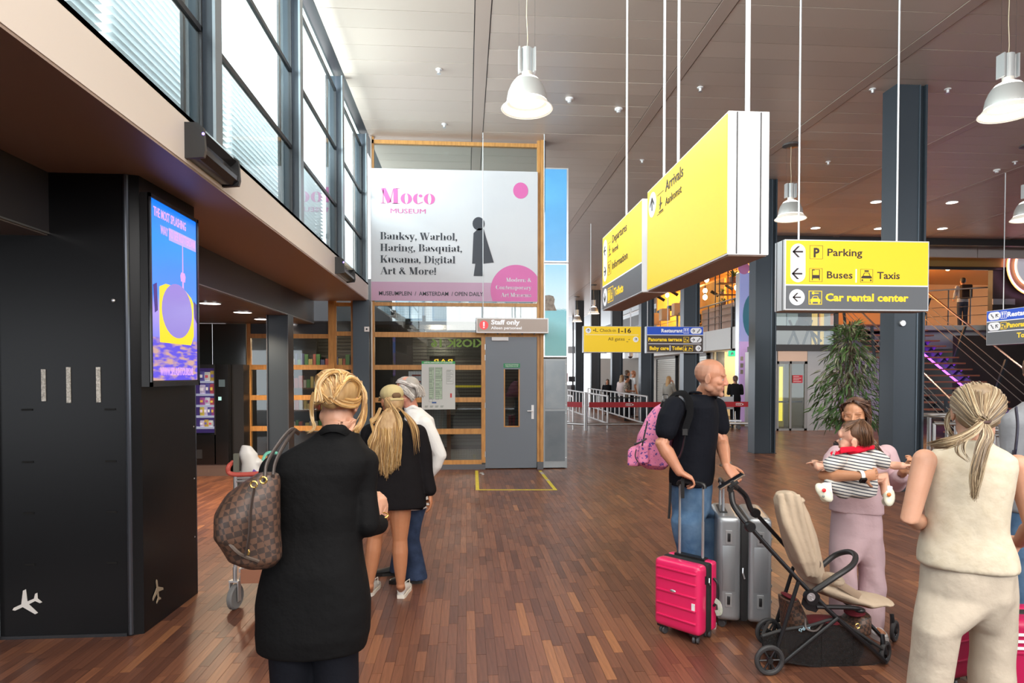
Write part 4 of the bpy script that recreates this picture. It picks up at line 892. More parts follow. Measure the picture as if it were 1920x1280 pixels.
p = P(905, 889, Z=0); t = thing('door_stop', 'small shiny door stop on the floor at the tape corner', 'door stop', (p.x, p.y, 0))
MB().lathe([(.035, 0), (.035, .01), (.02, .02), (.022, .035), (0, .04)], (p.x, p.y, 0), 14).build('base', ALU, t, smooth=True); MB().ell((p.x - .03, p.y, .02), (.03, .02, .012), n=8, k=5).build('rubber_tip', ALU, t)

# ================================================================ SCREEN ON THE PIER
t = thing('advertising_screen', 'tall lit blue screen with a yellow vehicle on the side of the black pier', 'screen', (-2.085, 4.66, 1.61))
y0, y1, z0, z1 = 4.29, 5.04, 1.62, 2.87
B('housing', BLACK, t, (-2.089, -2.035, y0, y1, z0, z1)); 
for bx in ((-2.04, -2.025, y0, y0 + .02, z0, z1), (-2.04, -2.025, y1 - .02, y1, z0, z1), (-2.04, -2.025, y0, y1, z0, z0 + .03), (-2.04, -2.025, y0, y1, z1 - .025, z1)): B('bezel', mat('gloss_bezel', (.05, .05, .055), .12, .6), t, bx)
def scr(name, col, st_=1.0): return mat(name, (.01, .01, .01), .15, emit=col, est=st_)
f = Face(t, (-2.035, y0 + .02, z1 - .025), (0, 1, 0), .001); f.n = Vector((1, 0, 0)); Wd, Hd = 700, 1185
def grad_mat():
    m = bpy.data.materials.new('screen_picture'); m.use_nodes = True; nt = m.node_tree; b = nt.nodes['Principled BSDF']; b.inputs['Base Color'].default_value = (.01, .01, .01, 1); b.inputs['Roughness'].default_value = .15
    tc = nt.nodes.new('ShaderNodeTexCoord'); sp = nt.nodes.new('ShaderNodeSeparateXYZ'); _lnk(nt, tc.outputs['Object'], sp.inputs[0]); mr = nt.nodes.new('ShaderNodeMapRange'); mr.inputs[1].default_value = 0; mr.inputs[2].default_value = 1.24; _lnk(nt, sp.outputs[2], mr.inputs[0])
    mp = nt.nodes.new('ShaderNodeMapping'); mp.inputs['Scale'].default_value = (1, 3, 14); _lnk(nt, tc.outputs['Object'], mp.inputs[0]); n = nt.nodes.new('ShaderNodeTexNoise'); n.inputs['Scale'].default_value = 2; _lnk(nt, mp.outputs[0], n.inputs[0])
    r = nt.nodes.new('ShaderNodeValToRGB'); r.color_ramp.elements[0].position = 0; r.color_ramp.elements[0].color = (.10, .08, .55, 1); r.color_ramp.elements[1].position = 1; r.color_ramp.elements[1].color = (.0, .16, .75, 1)
    for p_, c in ((.26, (.22, .12, .42)), (.28, (.2, .2, .75)), (.42, (.35, .25, .85)), (.5, (.05, .22, .85)), (.8, (.0, .22, .85))):
        e = r.color_ramp.elements.new(p_); e.color = (*c, 1)
    _lnk(nt, mr.outputs[0], r.inputs[0])
    g = nt.nodes.new('ShaderNodeMath'); g.operation = 'LESS_THAN'; g.inputs[1].default_value = .27; _lnk(nt, mr.outputs[0], g.inputs[0])
    r2 = nt.nodes.new('ShaderNodeValToRGB'); r2.color_ramp.elements[0].position = .45; r2.color_ramp.elements[0].color = (.10, .07, .6, 1); r2.color_ramp.elements[1].position = .62; r2.color_ramp.elements[1].color = (.5, .3, .25, 1); _lnk(nt, n.outputs['Fac'], r2.inputs[0])
    mx = nt.nodes.new('ShaderNodeMix'); mx.data_type = 'RGBA'; _lnk(nt, g.outputs[0], mx.inputs[0]); _lnk(nt, r.outputs[0], mx.inputs[6]); _lnk(nt, r2.outputs[0], mx.inputs[7])
    _lnk(nt, mx.outputs[2], b.inputs['Emission Color']); b.inputs['Emission Strength'].default_value = 1.15; return m
f.rect('display', 0, 0, Wd, Hd, grad_mat(), 0, .003)
SY = scr('screen_yellow', (.95, .68, .02), 1.0); SP_ = scr('screen_pink', (.65, .35, .85), 1.0)
tower = [[(455, -560), (475, -560), (470, -180), (462, -180)], [(435, -480), (500, -480), (510, -440), (425, -440)], [(425, -440), (510, -440), (495, -415), (440, -415)], rc(458, -560, 478, -480)]
f.poly('tower_image', tower, 0, 0, 1, SP_, .004, .001)
f.poly('vehicle_image', [[(110, -560), (200, -530), (480, -530), (600, -580), (640, -620), (640, -860), (590, -930), (110, -930), (105, -800)]], 0, 0, 1, SY, .004, .001)
f.poly('windscreen_image', [circ(235, 30, 372, -700, 190)], 0, 0, 1, scr('screen_violet', (.28, .22, .62), 1.0), .006, .001)
f.poly('mirror_image', [[(20, -560), (70, -540), (80, -720), (40, -740)], [(640, -600), (690, -620), (690, -760), (650, -720)]], 0, 0, 1, scr('screen_dark', (.05, .02, .2), 1), .006, .001)
f.txt('THE MOST SPLASHING', 40, 105, 62, 480, SP_, .015, d=.004); f.rect('caption_bar', 255, 140, 690, 225, scr('screen_lilac', (.45, .35, .9), 1), .004, .001); f.txt('WAY TO SEE ROTTERDAM', 130, 205, 58, 540, SP_, .015, d=.006); f.txt('WWW.SPLASHTOURS.NL', 110, 1150, 56, 520, SP_, .015, d=.004)

# ================================================================ VENDING MACHINE
YV = 11.0
xa, xb = P(330, 700, Y=YV).x, P(427, 700, Y=YV).x; zt = P(400, 683, Y=YV).z
t = thing('vending_machine', 'black snack vending machine against the vestibule wall', 'vending machine', ((xa + xb) / 2, YV + .2, 0))
xm = P(401, 700, Y=YV).x
B('cabinet', BLACK, t, (xa, xb, YV + .1, YW, .06, zt)); B('plinth', mat('plinth_brown', (.12, .08, .07), .5), t, (xa, xb, YV + .02, YW, 0, .2)); B('side_panel', BLACK, t, (xb + .01, P(462, 700, Y=YV + .3).x, YV + .15, YW, 0, zt))
B('control_panel', mat('gloss_black', (.008, .008, .009), .08), t, (xm + .02, xb, YV, YV + .1, .2, zt)); B('lower_door', mat('gloss_black'), t, (xa, xm + .02, YV, YV + .1, .2, P(400, 815, Y=YV).z)); B('door_frame', BLACK, t, (xa, xm, YV, YV + .02, P(400, 690, Y=YV).z, zt)); B('door_frame', BLACK, t, (xm, xm + .02, YV, YV + .1, .2, zt))
B('glass_front', DGLASS, t, (xa, xm, YV + .005, YV + .01, P(400, 815, Y=YV).z, P(400, 690, Y=YV).z))
SHB = mat('shelf_lit', (.6, .6, .75), .4, emit=(.6, .6, .85), est=.6)
shelf_y = [714, 738, 759, 779, 800]
PK = [mat('pack_%d' % i, c, .35, emit=c, est=.45) for i, c in enumerate(((.75, .6, .8), (.7, .45, .1), (.6, .1, .15), (.8, .75, .85), (.15, .12, .4), (.75, .55, .1), (.45, .1, .35), (.85, .8, .8)))]
rr = random.Random(21)
vend_inner = MB().box(xa, xm, YV + .09, YV + .098, P(400, 812, Y=YV).z, P(400, 690, Y=YV).z).build('inner_back', mat('vend_inner', (.05, .03, .12), .5, emit=(.12, .06, .3), est=.4), t)
pack_names = ['bag', 'pouch', 'bar', 'carton', 'pouch']
rowname = ['top', 'second', 'middle', 'fourth', 'lowest']
colr = ['lilac', 'orange', 'red', 'white', 'navy', 'yellow', 'plum', 'cream']
for i, py in enumerate(shelf_y):
    z = P(390, py, Y=YV).z; B('shelf', SHB, t, (xa, xm - .01, YV + .012, YV + .09, z - .035, z))
    x = P(372, 700, Y=YV).x; k_ = 0
    used = []
    while x < xm - .06:
        w_ = rr.uniform(.07, .12) if i < 2 else rr.uniform(.055, .085); h_ = (.17, .17, .13, .16, .12)[i] * rr.uniform(.85, 1)
        ci = rr.choice([c for c in range(8) if c not in used[-7:]] or [rr.randrange(8)]); used.append(ci)
        pos = ['first', 'second', 'third', 'fourth', 'fifth', 'sixth', 'seventh'][min(k_, 6)]
        s_ = thing('snack_packet', '%s snack packet, %s from the left on the %s vending shelf' % (colr[ci], pos, rowname[i]), 'snack', (x + w_ / 2, YV + .05, z), 0, 'snacks in the vending machine')
        q = MB(); X0 = x + w_ / 2; pr = []
        for (zz_, ww, dd) in ((0, .96, .004), (.02, .92, .012), (.5, 1, .025), (.9, .95, .012), (1, .98, .003)):
            pr.append([(X0 + ww * w_ * .45 * sx_, YV + .05 + dd * sy_, z + h_ * zz_) for sx_, sy_ in ((-1, -1), (0, -1.5), (1, -1), (1, 1), (-1, 1))])
        q.loft(pr); q.build('packet', PK[ci], s_)
        B('label_patch', PK[(ci + 3) % 8], s_, (X0 - w_ * .25, X0 + w_ * .25, YV + .008, YV + .012, z + h_ * .35, z + h_ * .65)); x += w_; k_ += 1
p = P(416, 717, Y=YV); B('display', mat('vend_display', (.02, .02, .02), .1, emit=(.12, .16, .16), est=.5), t, (p.x - .05, p.x + .05, YV - .006, YV, p.z - .07, p.z + .05)); p = P(413, 747, Y=YV); B('card_reader', mat('reader_glow', (.3, .5, .5), .2, emit=(.3, .6, .6), est=.6), t, (p.x - .03, p.x + .02, YV - .01, YV, p.z - .03, p.z + .03)); B('coin_return', DARK, t, (p.x - .42, p.x - .3, YV - .006, YV, p.z - 1.0, p.z - .85))

# ================================================================ LIFT, BRIDGE, MEZZANINE, STAIRS
LY = 18.75
def lx(px): return P(px, 700, Y=LY).x
def lz(py, Y=LY): return P(1500, py, Y=Y).z
lw = struct('wall_lift')
LM = mat('lift_cladding', (.33, .31, .30), .35, .6, bump=(50, .01))
B('cladding', LM, lw, (lx(1440), lx(1457), LY, LY + 1.6, 0, lz(657))); B('cladding', LM, lw, (lx(1514), lx(1563), LY, LY + 1.6, 0, lz(657))); B('joint', DARK, lw, (lx(1513), lx(1514), LY + .01, LY + .1, 0, lz(657)))
B('header_panel', mat('copper_header', (.42, .27, .19), .3, .7), lw, (lx(1458), lx(1513), LY - .01, LY + .1, lz(677), lz(658)))
ld = struct('door_2')
B('lift_frame', mat('lift_frame_grey', (.27, .26, .25), .4, .5), ld, (lx(1457), lx(1460), LY - .02, LY + .1, 0, lz(677)), (lx(1480), lx(1484), LY - .02, LY + .02, 0, lz(677)), (lx(1508), lx(1513), LY - .02, LY + .1, 0, lz(677)), (lx(1457), lx(1513), LY - .02, LY + .02, lz(682), lz(677)), (lx(1457), lx(1513), LY - .02, LY + .02, 0, lz(803)))
B('pane', DGLASS, ld, (lx(1460), lx(1480), LY, LY + .01, lz(803), lz(682))); B('pane', DGLASS, ld, (lx(1484), lx(1508), LY, LY + .01, lz(803), lz(682)))
B('cab_back', mat('cab_yellow', (.6, .45, .03), .4, emit=(.5, .38, .02), est=.25, noise=(2, (.15, .13, .02), .8)), ld, (lx(1458), lx(1513), LY + 1.4, LY + 1.45, 0, 2.6)); B('cab_light_strip', emis('cab_light', (1, .78, .05), 1.3), ld, (lx(1466), lx(1477), LY + .3, LY + .33, lz(790), lz(687)))
B('cab_rail', DARK, ld, (lx(1459), lx(1512), LY + .2, LY + .24, lz(755), lz(752)))
t = thing('lift_notice', 'small red notice stuck on the right glass leaf of the lift door', 'notice', P(1495, 710, Y=LY - .03))
f = Face(t, P(1486, 703, Y=LY - .03), (1, 0, 0), .017); f.rect('sheet', 0, 0, 18.5, 14, mat('notice_red', (.62, .04, .07), .5)); 
for i in range(4): f.rect('print_line', 1.5, 2 + 3 * i, 12 + (i % 2) * 4, 2.8 + 3 * i, WHITEP, .004, .001)
t = thing('lift_button', 'small red call button plate left of the lift door', 'button', P(1450, 736, Y=LY - .03))
p = P(1450, 737, Y=LY); B('plate', STAINLESS, t, (p.x - .05, p.x + .05, LY - .02, LY, p.z - .12, p.z + .12)); MB().ell((p.x, LY - .02, p.z), (.035, .015, .035), n=10, k=6).build('call_button', emis('red_button', (.9, .1, .12), .8), t)
br = struct('wall_bridge')
DKB = mat('bridge_dark', (.035, .032, .033), .4, .2)
B('bridge_beam', DKB, br, (lx(1444), lx(1566), LY - .15, LY + 1.6, lz(658), lz(646))); B('bridge_rail', DKB, br, (lx(1444), lx(1566), LY - .15, LY - .08, lz(620), lz(611)), (lx(1559), lx(1566), LY - .15, LY - .08, lz(650), lz(585)), (lx(1444), lx(1566), LY - .15, LY - .08, lz(588), lz(582)))
B('pane', DGLASS, br, (lx(1444), lx(1559), LY - .12, LY - .11, lz(646), lz(620))); B('pane', DGLASS, br, (lx(1444), lx(1559), LY - .12, LY - .11, lz(611), lz(588)))
for i, (a, b_, c) in enumerate(((1452, 1474, (.42, .5, .48)), (1478, 1496, (.36, .45, .44)), (1542, 1557, (.36, .42, .42)))): B('lit_panel', mat('bridge_panel_%d' % i, c, .4, emit=c, est=.35), br, (P(a, 600, Y=22).x, P(b_, 600, Y=22).x, 22, 22.1, 2.6, 4.0))
B('lit_panel', mat('bridge_warm', (.8, .55, .15), .4, emit=(.9, .6, .15), est=.8), br, (P(1522, 600, Y=22).x, P(1530, 600, Y=22).x, 21.9, 22, 2.6, 4.0), (P(1538, 600, Y=22).x, P(1542, 600, Y=22).x, 21.9, 22, 2.6, 4.0))
B('back_wall', KD, br, (9.4, 12.6, 22.1, 22.2, 2.4, 4.1))
for a, b_ in (((1478, 645), (1497, 600)), ((1497, 645), (1480, 600)), ((1506, 645), (1522, 600)), ((1530, 645), (1512, 600)), ((1540, 640), (1520, 620))):
    MB().tube([P(*a, Y=20.6), P(*b_, Y=20.6)], .04, 6).build('brace', DKB, br)
# mezzanine slabs
MZ = 3.38
mz = struct('wall_mezzanine')
MW = mat('mezz_white', (.62, .62, .60), .55); MWD = mat('mezz_wood', (.34, .18, .10), .45, noise=(4, (.25, .12, .06), .7), stretch=(1, 1, 8))
B('slab_edge', MW, mz, *[(9.4, 9.55, y, y + 2.58, 2.62, MZ) for y in (22, 24.6, 27.2, 29.8, 32.4, 35)], (9.4, 9.55, 21.4, 21.98, 2.62, MZ)); B('slab_floor', MW, mz, (9.5, 20, 21.5, 38, MZ - .15, MZ - .02)); B('slab_soffit', MW, mz, (9.5, 16, 21.5, 38, 2.62, 2.65)); B('slab_edge', MW, mz, *[(9.55, 11.9, 21.4, 21.5, 2.62, MZ)])
a = P(1735, 612, Y=21.9); b_ = P(1862, 600, Y=21.2)
MB().loft([[(a.x, 21.9, 2.62), (a.x, 21.9, MZ + .07), (a.x, 22.3, MZ + .07), (a.x, 22.3, 2.62)], [(b_.x + 1.5, 20.9, 2.62), (b_.x + 1.5, 20.9, MZ + .07), (b_.x + 1.5, 22.3, MZ + .07), (b_.x + 1.5, 22.3, 2.62)]]).build('slab_edge', MW, mz)
B('landing', MW, mz, (12.3, 20, 20.9, 24, MZ - .15, MZ))
# wooden parapet panels, cafe back wall, cafe ceiling
B('wood_parapet', MWD, mz, (9.62, 9.66, 22.2, 25.6, MZ, MZ + .92))
cafe = struct('wall_cafe')
CY = mat('cafe_yellow', (.75, .42, .07), .6, noise=(1.5, (.55, .26, .05), .7)); CO = mat('cafe_orange', (.55, .23, .05), .6)
B('rear_wall', CY, cafe, (9.4, 20, 31, 31.2, MZ, CZ)); B('side_wall', CY, cafe, (14.2, 14.3, 25, 31, MZ, CZ)); B('rear_wall', CO, cafe, (14.3, 36, 27.5, 27.6, MZ, CZ)); B('cafe_ceiling', CO, cafe, (9.4, 36, 20.5, 36, CZ - .12, CZ - .05)); B('grey_partition', mat('grey_partition', (.25, .26, .26), .6), cafe, (9.45, 9.9, 31.5, 44, MZ, 5.0))
B('bulkhead', DKB, cafe, (7.95, 20, 18.75, 18.95, 5.68, CZ + .05)); B('bulkhead_panel', mat('bulkhead_pale', (.50, .43, .41), .5), cafe, *[(x, x + 2.3, 19.5, 19.6, 5.45, CZ + .4) for x in (9.4, 11.73, 14.06, 16.39)]); B('brass_band', mat('brass_band', (.40, .26, .09), .4, .5), cafe, (9.4, 20, 20.2, 20.3, 5.28, 5.62)); B('door_head', DKB, cafe, (9.4, 20, 20.3, 20.4, 5.2, 5.3))
light('cafe_light', 'POINT', (11.5, 24.5, 5.4), 260, (1, .55, .2), .2); light('cafe_light', 'POINT', (13.5, 26, 5.3), 220, (1, .6, .22), .2); light('cafe_light', 'POINT', (16.5, 23.4, 5.3), 190, (1, .62, .25), .2); light('cafe_light', 'POINT', (10.8, 29.5, 5.2), 260, (1, .68, .25), .2)
# bare bulbs
BG_ = emis('filament_glow', (1, .72, .30), 14)
for i, (px, py, Y, lab) in enumerate(((1325, 524, 24, 'brightest bare bulb glowing above the wooden parapet'), (1322, 545, 26, 'bare bulb hanging just below the brightest one'), (1322, 557, 24.5, 'lowest bare bulb over the mezzanine railing corner'), (1381, 539, 24, 'bare bulb near the top of the tall violet banner'), (1251, 553, 28, 'small bare bulb under the Departures sign'), (1777, 478, 22.3, 'bare bulb above the mezzanine right of the parking sign'), (1777, 502, 22.3, 'bright bare bulb beside the man with the backpack'), (1382, 512, 25, 'bare bulb above the shelf of plants'))):
    p = P(px, py, Y=Y); t = thing('bare_bulb', lab, 'bulb', (p.x, p.y, p.z), 0, 'bare bulbs in the mezzanine cafe')
    MB().ell(p, (.09, .09, .11), n=12, k=8).build('bulb', BG_, t, smooth=True); MB().tube([(p.x, p.y, p.z + .1), (p.x, p.y, p.z + .18)], .03, 8).build('socket', BLACK, t); MB().tube([(p.x, p.y, p.z + .17), (p.x, p.y, CZ - .1)], .008, 5).build('cord', BLACK, t)
# track spots
for i, (px, py, Y) in enumerate(((1239, 559, 26), (1264, 549, 26), (1340, 550, 24.5), (1367, 538, 24.5), (1842, 487, 22))):
    p = P(px, py, Y=Y); t = thing('track_spotlight', ['black track spotlight left of the small bare bulb', 'black track spotlight right under the big yellow sign', 'black track spotlight right of the lowest bare bulb', 'black track spotlight below the plant shelf', 'black track spotlight above the mezzanine visitor'][i], 'spotlight', (p.x, p.y, p.z), 0, 'black track spotlights')
    MB().tube([p - Vector((.14, 0, -.08)), p + Vector((.14, 0, -.08))], .06, 10).build('barrel', BLACK, t); MB().tube([p, (p.x, p.y, CZ - .1)], .012, 6).build('stem', BLACK, t); MB().tube([p + Vector((.12, 0, -.068)), p + Vector((.15, 0, -.086))], .066, 10).build('front_ring', BLACK, t)
# cafe shelving with plants
t = thing('plant_rack', 'open black metal rack with potted plants above the wooden parapet', 'shelf', (P(1370, 560, Y=24).x, 24, MZ))
xr0, xr1 = P(1345, 560, Y=24).x, P(1392, 560, Y=24).x
for x in (xr0, (xr0 + xr1) / 2, xr1):
    for y in (23.8, 24.2): B('upright', BLACK, t, (x - .015, x + .015, y - .015, y + .015, MZ, CZ - .15))
for py in (531, 552, 572): z = P(1370, py, Y=24).z; B('shelf_board', mat('rack_board', (.15, .08, .04), .5), t, (xr0, xr1, 23.8, 24.2, z - .03, z))
def small_plant(name, label, p, s, hang=False, group='small potted plants on the rack', n=16, potc=(.28, .15, .09)):
    t = thing(name, label, 'plant', p, 0, group); p = Vector(p)
    MB().lathe([(.3 * s, 0), (.38 * s, .55 * s), (.34 * s, .55 * s), (.3 * s, .5 * s), (0, .5 * s)], p, 14).build('pot', mat('pot_%.2f' % potc[0], potc, .6), t, smooth=True)
    rr = random.Random(int(p.x * 100)); q = MB()
    for i in range(n):
        a = rr.uniform(0, 2 * PI); e = rr.uniform(.3, 1.3); L = s * rr.uniform(.7, 1.2); d = Vector((math.cos(a) * math.cos(e), math.sin(a) * math.cos(e), math.sin(e)))
        b0 = p + Vector((0, 0, .5 * s)); m_ = b0 + d * L * .6; e_ = b0 + d * L + Vector((0, 0, -.25 * L)); sd = d.cross(Vector((0, 0, 1))).normalized() * .09 * s
        q.add([b0, m_ + sd, e_, m_ - sd, m_ + Vector((0, 0, .02))], [(0, 1, 4), (1, 2, 4), (2, 3, 4), (3, 0, 4)])
    q.build('foliage', mat('leaf_small', (.10, .22, .05), .5), t, kind='stuff')
small_plant('potted_plant', 'large leafy plant in a terracotta pot on the top rack shelf', P(1374, 531, Y=24), .42, n=26)
small_plant('potted_plant', 'small pale plant in a pot on the middle rack shelf', P(1354, 552, Y=24), .2)
small_plant('potted_plant', 'small round plant on the lower rack shelf at left', P(1357, 572, Y=24), .24)
small_plant('potted_plant', 'yellow-green plant on the lower rack shelf by the violet banner', P(1380, 572, Y=24), .26, n=24, potc=(.3, .3, .3))
# glass corner case, mezzanine rails, bar stool
RAILM = mat('rail_grey', (.30, .28, .26), .3, .7)
def railing(name, label, pts, h=1.0, n_post=3, cables=3, group=None, m=RAILM, top=.028):
    t = thing(name, label, 'railing', pts[0], 0, group); pts = [Vector(p) for p in pts]
    MB().tube([p + Vector((0, 0, h)) for p in pts], top, 8).build('handrail', m, t, smooth=True)
    for a, b_ in zip(pts[:-1], pts[1:]):
        for i in range(n_post + 1):
            c = a.lerp(b_, i / n_post); MB().tube([c, c + Vector((0, 0, h))], .022, 6).build('post', DARK, t)
        for k_ in range(cables): z = Vector((0, 0, h * (k_ + 1) / (cables + 1))); MB().tube([a + z, b_ + z], .012, 5).build('cable_rail', m, t)
    return t
railing('mezzanine_railing', 'railing with thin rails in front of the wooden parapet', [(9.45, 21.95, MZ), (9.45, 25.7, MZ)], 1.0, 3)
railing('mezzanine_railing', 'long far mezzanine railing behind the Departures sign', [(9.45, 28.2, MZ), (9.45, 38, MZ)], 1.0, 4)
a = P(1737, 612, Y=21.8); b_ = P(1861, 600, Y=21.0)
railing('mezzanine_railing', 'mezzanine railing in front of the man with the dark backpack', [(a.x, 21.8, MZ + .05), (b_.x, 21.0, MZ + .1)], 1.25, 3)
t = thing('glass_case', 'steel framed glass balcony corner with a chair behind it', 'balcony', (9.4, 26.3, 2.9))
g0, g1 = 25.7, 28.1
q = MB()
for bx in ((9.38, 9.46, g0, g0 + .06, 2.9, 4.4), (9.38, 9.46, g1 - .06, g1, 2.9, 4.4)): q.box(*bx)
q.build('frame_post', RAILM, t, kind='stuff')
B('frame_rail', RAILM, t, (9.38, 9.46, g0, g1, 2.9, 2.98)); B('frame_rail', RAILM, t, (9.38, 9.46, g0, g1, 4.36, 4.42)); B('pane', PANE, t, (9.41, 9.42, g0 + .06, g1 - .06, 2.98, 4.36)); B('lit_wall', CY, t, (10.6, 10.65, g0, g1 + 1, 2.9, CZ - .2))
def stool(label, p, s=1.0):
    t = thing('bar_stool', label, 'stool', p, 0); x, y, z = p
    for dx in (-.17, .17):
        for dy in (-.17, .17): MB().tube([(x + dx * 1.2, y + dy * 1.2, z), (x + dx, y + dy, z + .75)], .018, 6).build('leg', BLACK, t)
    MB().bbox((x, y, z + .77), (.42, .42, .05)).build('seat', mat('stool_wood', (.3, .14, .05), .5), t); MB().bbox((x, y + .19, z + 1.05), (.4, .03, .4)).build('backrest', BLACK, t); q = MB(); q.tube([(x - .19, y - .19, z + .3), (x + .19, y - .19, z + .3)], .012, 5); q.build('foot_rest', BLACK, t)
stool('dark bar stool behind the glass balcony corner', (9.95, 26.9, MZ - .3))
B('chair_floor', MW, mz, (9.5, 10.6, 25.7, 29, MZ - .36, MZ - .3))
for i, (px, py) in enumerate(((1228, 598), (1246, 590), (1270, 580))):
    p = P(px, py, Y=30 - i); t = thing('lounge_seat', ['pale wood seat box with blue cushion farthest left on the mezzanine', 'pale wood seat box with blue cushion in the middle of the mezzanine', 'pale wood seat box nearest the slate column on the mezzanine'][i], 'seat', (p.x, p.y, p.z - .3), 0)
    MB().bbox(p, (.42, .4, .55)).build('box', mat('pale_ply', (.62, .42, .26), .5), t); MB().bbox(p + Vector((.25, 0, .3)), (.2, .35, .25), bev=.4).build('cushion', mat('blue_cushion', (.05, .14, .24), .7), t)
# stairs
SX0, SX1, SY0, NR, RISE, RUN = 12.75, 15.35, 15.95, 18, .1878, .272
t = thing('staircase', 'open steel staircase with dark red treads and violet strip lights', 'stairs', (14.2, SY0, 0))
TR = mat('tread_red_wood', (.26, .09, .06), .4)
for i in range(NR): MB().box(SX0, SX1, SY0 + i * RUN, SY0 + i * RUN + .30, (i + 1) * RISE - .045, (i + 1) * RISE).build('tread', TR, t)
SLD = mat('stringer_dark', (.03, .04, .055), .4, .2)
for x in (13.2, 14.95): MB().loft([[(x + a_, SY0 + y_, z_) for a_, z_ in ((-.03, zb), (.03, zb), (.03, zb + .32), (-.03, zb + .32))] for y_, zb in ((-.1, -.38 + .3), (NR * RUN + .1, NR * RISE - .38))]).build('stringer', SLD, t)
for i in range(NR):
    for x in (13.2, 14.95):
        y = SY0 + i * RUN; z = (i + 1) * RISE - .045; MB().prism([(0, 0), (.28, 0), (.28, -.2)], (x - .09, y, z), (0, 1, 0), (0, 0, 1), (1, 0, 0), .18).build('bracket', SLD, t)
VIO = emis('violet_led', (.34, .05, 1), 7)
for x in (14.72, 15.17): 
    MB().tube([(x, SY0 - .02, -.02 + .1), (x, SY0 + NR * RUN, NR * RISE - .30)], .03, 5).build('light_strip', VIO, t)
light('violet_light', 'AREA', (15.3, SY0 + 2.2, 1.2), 14, (.4, .08, 1), .3, (R(35), 0, 0), 3)
q = MB()
sl = RISE / RUN
def stair_rail(x, lab, lean, y_end=NR):
    t2 = thing('stair_railing', lab, 'railing', (x, SY0, 0), 0, 'slanted railings of the staircase')
    yA, yB = SY0 - .2, SY0 + y_end * RUN; zf = lambda y: (y - SY0) * sl + .12
    CU = mat('handrail_copper', (.62, .42, .34), .22, .85)
    MB().tube([(x + lean, yA, zf(yA) + 1.0), (x + lean, yB, zf(yB) + 1.0)], .028, 8).build('handrail', CU, t2, smooth=True)
    for h in (.25, .45, .65): MB().tube([(x + lean * h, yA, zf(yA) + h), (x + lean * h, yB, zf(yB) + h)], .012, 5).build('cable_rail', RAILM, t2)
    for i in range(4):
        y = yA + .3 + (yB - yA - .4) * i / 3; MB().prism([(0, 0), (.07, 0), (.07 + lean, 1.02), (lean, 1.02)], (x, y, zf(y) - .15), (1, 0, 0), (0, 0, 1), (0, 1, 0), .06).build('baluster', SLD, t2)
stair_rail(SX1 + .02, 'slanted stair railing on the right, descending to the lower right', .35); stair_rail(SX0 - .02, 'slanted stair railing on the left, half hidden by the nearest column', -.1)
# under-stair white wall and dark right wall
ws = struct('wall_stairs'); B('white_backing', MW, ws, (12.35, 15.2, 22.6, 22.7, 0, 3.2)); B('recess', KD, ws, (15.2, 22, 23.3, 23.4, 0, 3.3)); B('rear_panel', MW, ws, (11.4, 12.5, 20.8, 20.9, 0, 2.5))
wr = struct('wall_right')
DW = mat('dark_plaster', (.035, .026, .024), .5, noise=(3, (.05, .04, .035), .6))
B('dark_wall', DW, wr, (P(1862, 500, Y=20.4).x, 21, 20.4, 20.6, 0, CZ)); B('low_wall', DW, wr, (16.3, 21, 20.2, 20.4, 0, 3.0)); B('end_wall', DW, wr, (20.5, 20.7, 4, 20.4, 0, CZ))
for i, a in enumerate((1862, 1885)): 
    p = P(a, 560, Y=20.35); t = thing('wall_plate', ['small grey plate on the dark wall left of the neon ring', 'grey plate on the dark wall below the neon ring'][i], 'plate', (p.x + .15, 20.38, p.z)); B('plate', mat('plate_grey', (.3, .31, .33), .4), t, (p.x, p.x + .35, 20.35, 20.39, p.z - .18, p.z)); B('trim', ALU, t, (p.x, p.x + .35, 20.345, 20.36, p.z - .19, p.z - .17))
# neon ring sign
c = P(1941, 498, Y=20.1); t = thing('neon_ring_sign', 'round sign with violet and orange neon rings on the dark wall', 'sign', (c.x, 20.15, c.z))
def ring_pts(r, n=40): return [(c.x + r * math.cos(2 * PI * i / n), 20.1, c.z + r * math.sin(2 * PI * i / n)) for i in range(n + 1)]
MB().tube(ring_pts(.96), .035, 8, caps=False).build('outer_neon', emis('neon_violet', (.95, .45, 1), 2.6), t, smooth=True); MB().tube(ring_pts(.99), .02, 6, caps=False).build('outer_neon_edge', emis('neon_orange', (1, .42, .12), 2.0), t, smooth=True); MB().tube(ring_pts(.71), .02, 6, caps=False).build('inner_neon', emis('neon_warm', (1, .55, .35), 2.6), t, smooth=True)
MB().lathe([(.0, 0), (.94, 0), (.94, .05), (0, .05)], (c.x, 20.2, c.z), 40, Matrix.Rotation(R(90), 3, 'X')).build('backing', mat('ring_bronze', (.38, .22, .12), .4, emit=(.4, .2, .1), est=.15), t); MB().lathe([(.0, 0), (.66, 0), (.66, .06), (0, .06)], (c.x, 20.14, c.z), 40, Matrix.Rotation(R(90), 3, 'X')).build('white_disc', mat('ring_white', (.7, .7, .75), .4, emit=(.7, .7, .78), est=.3), t)
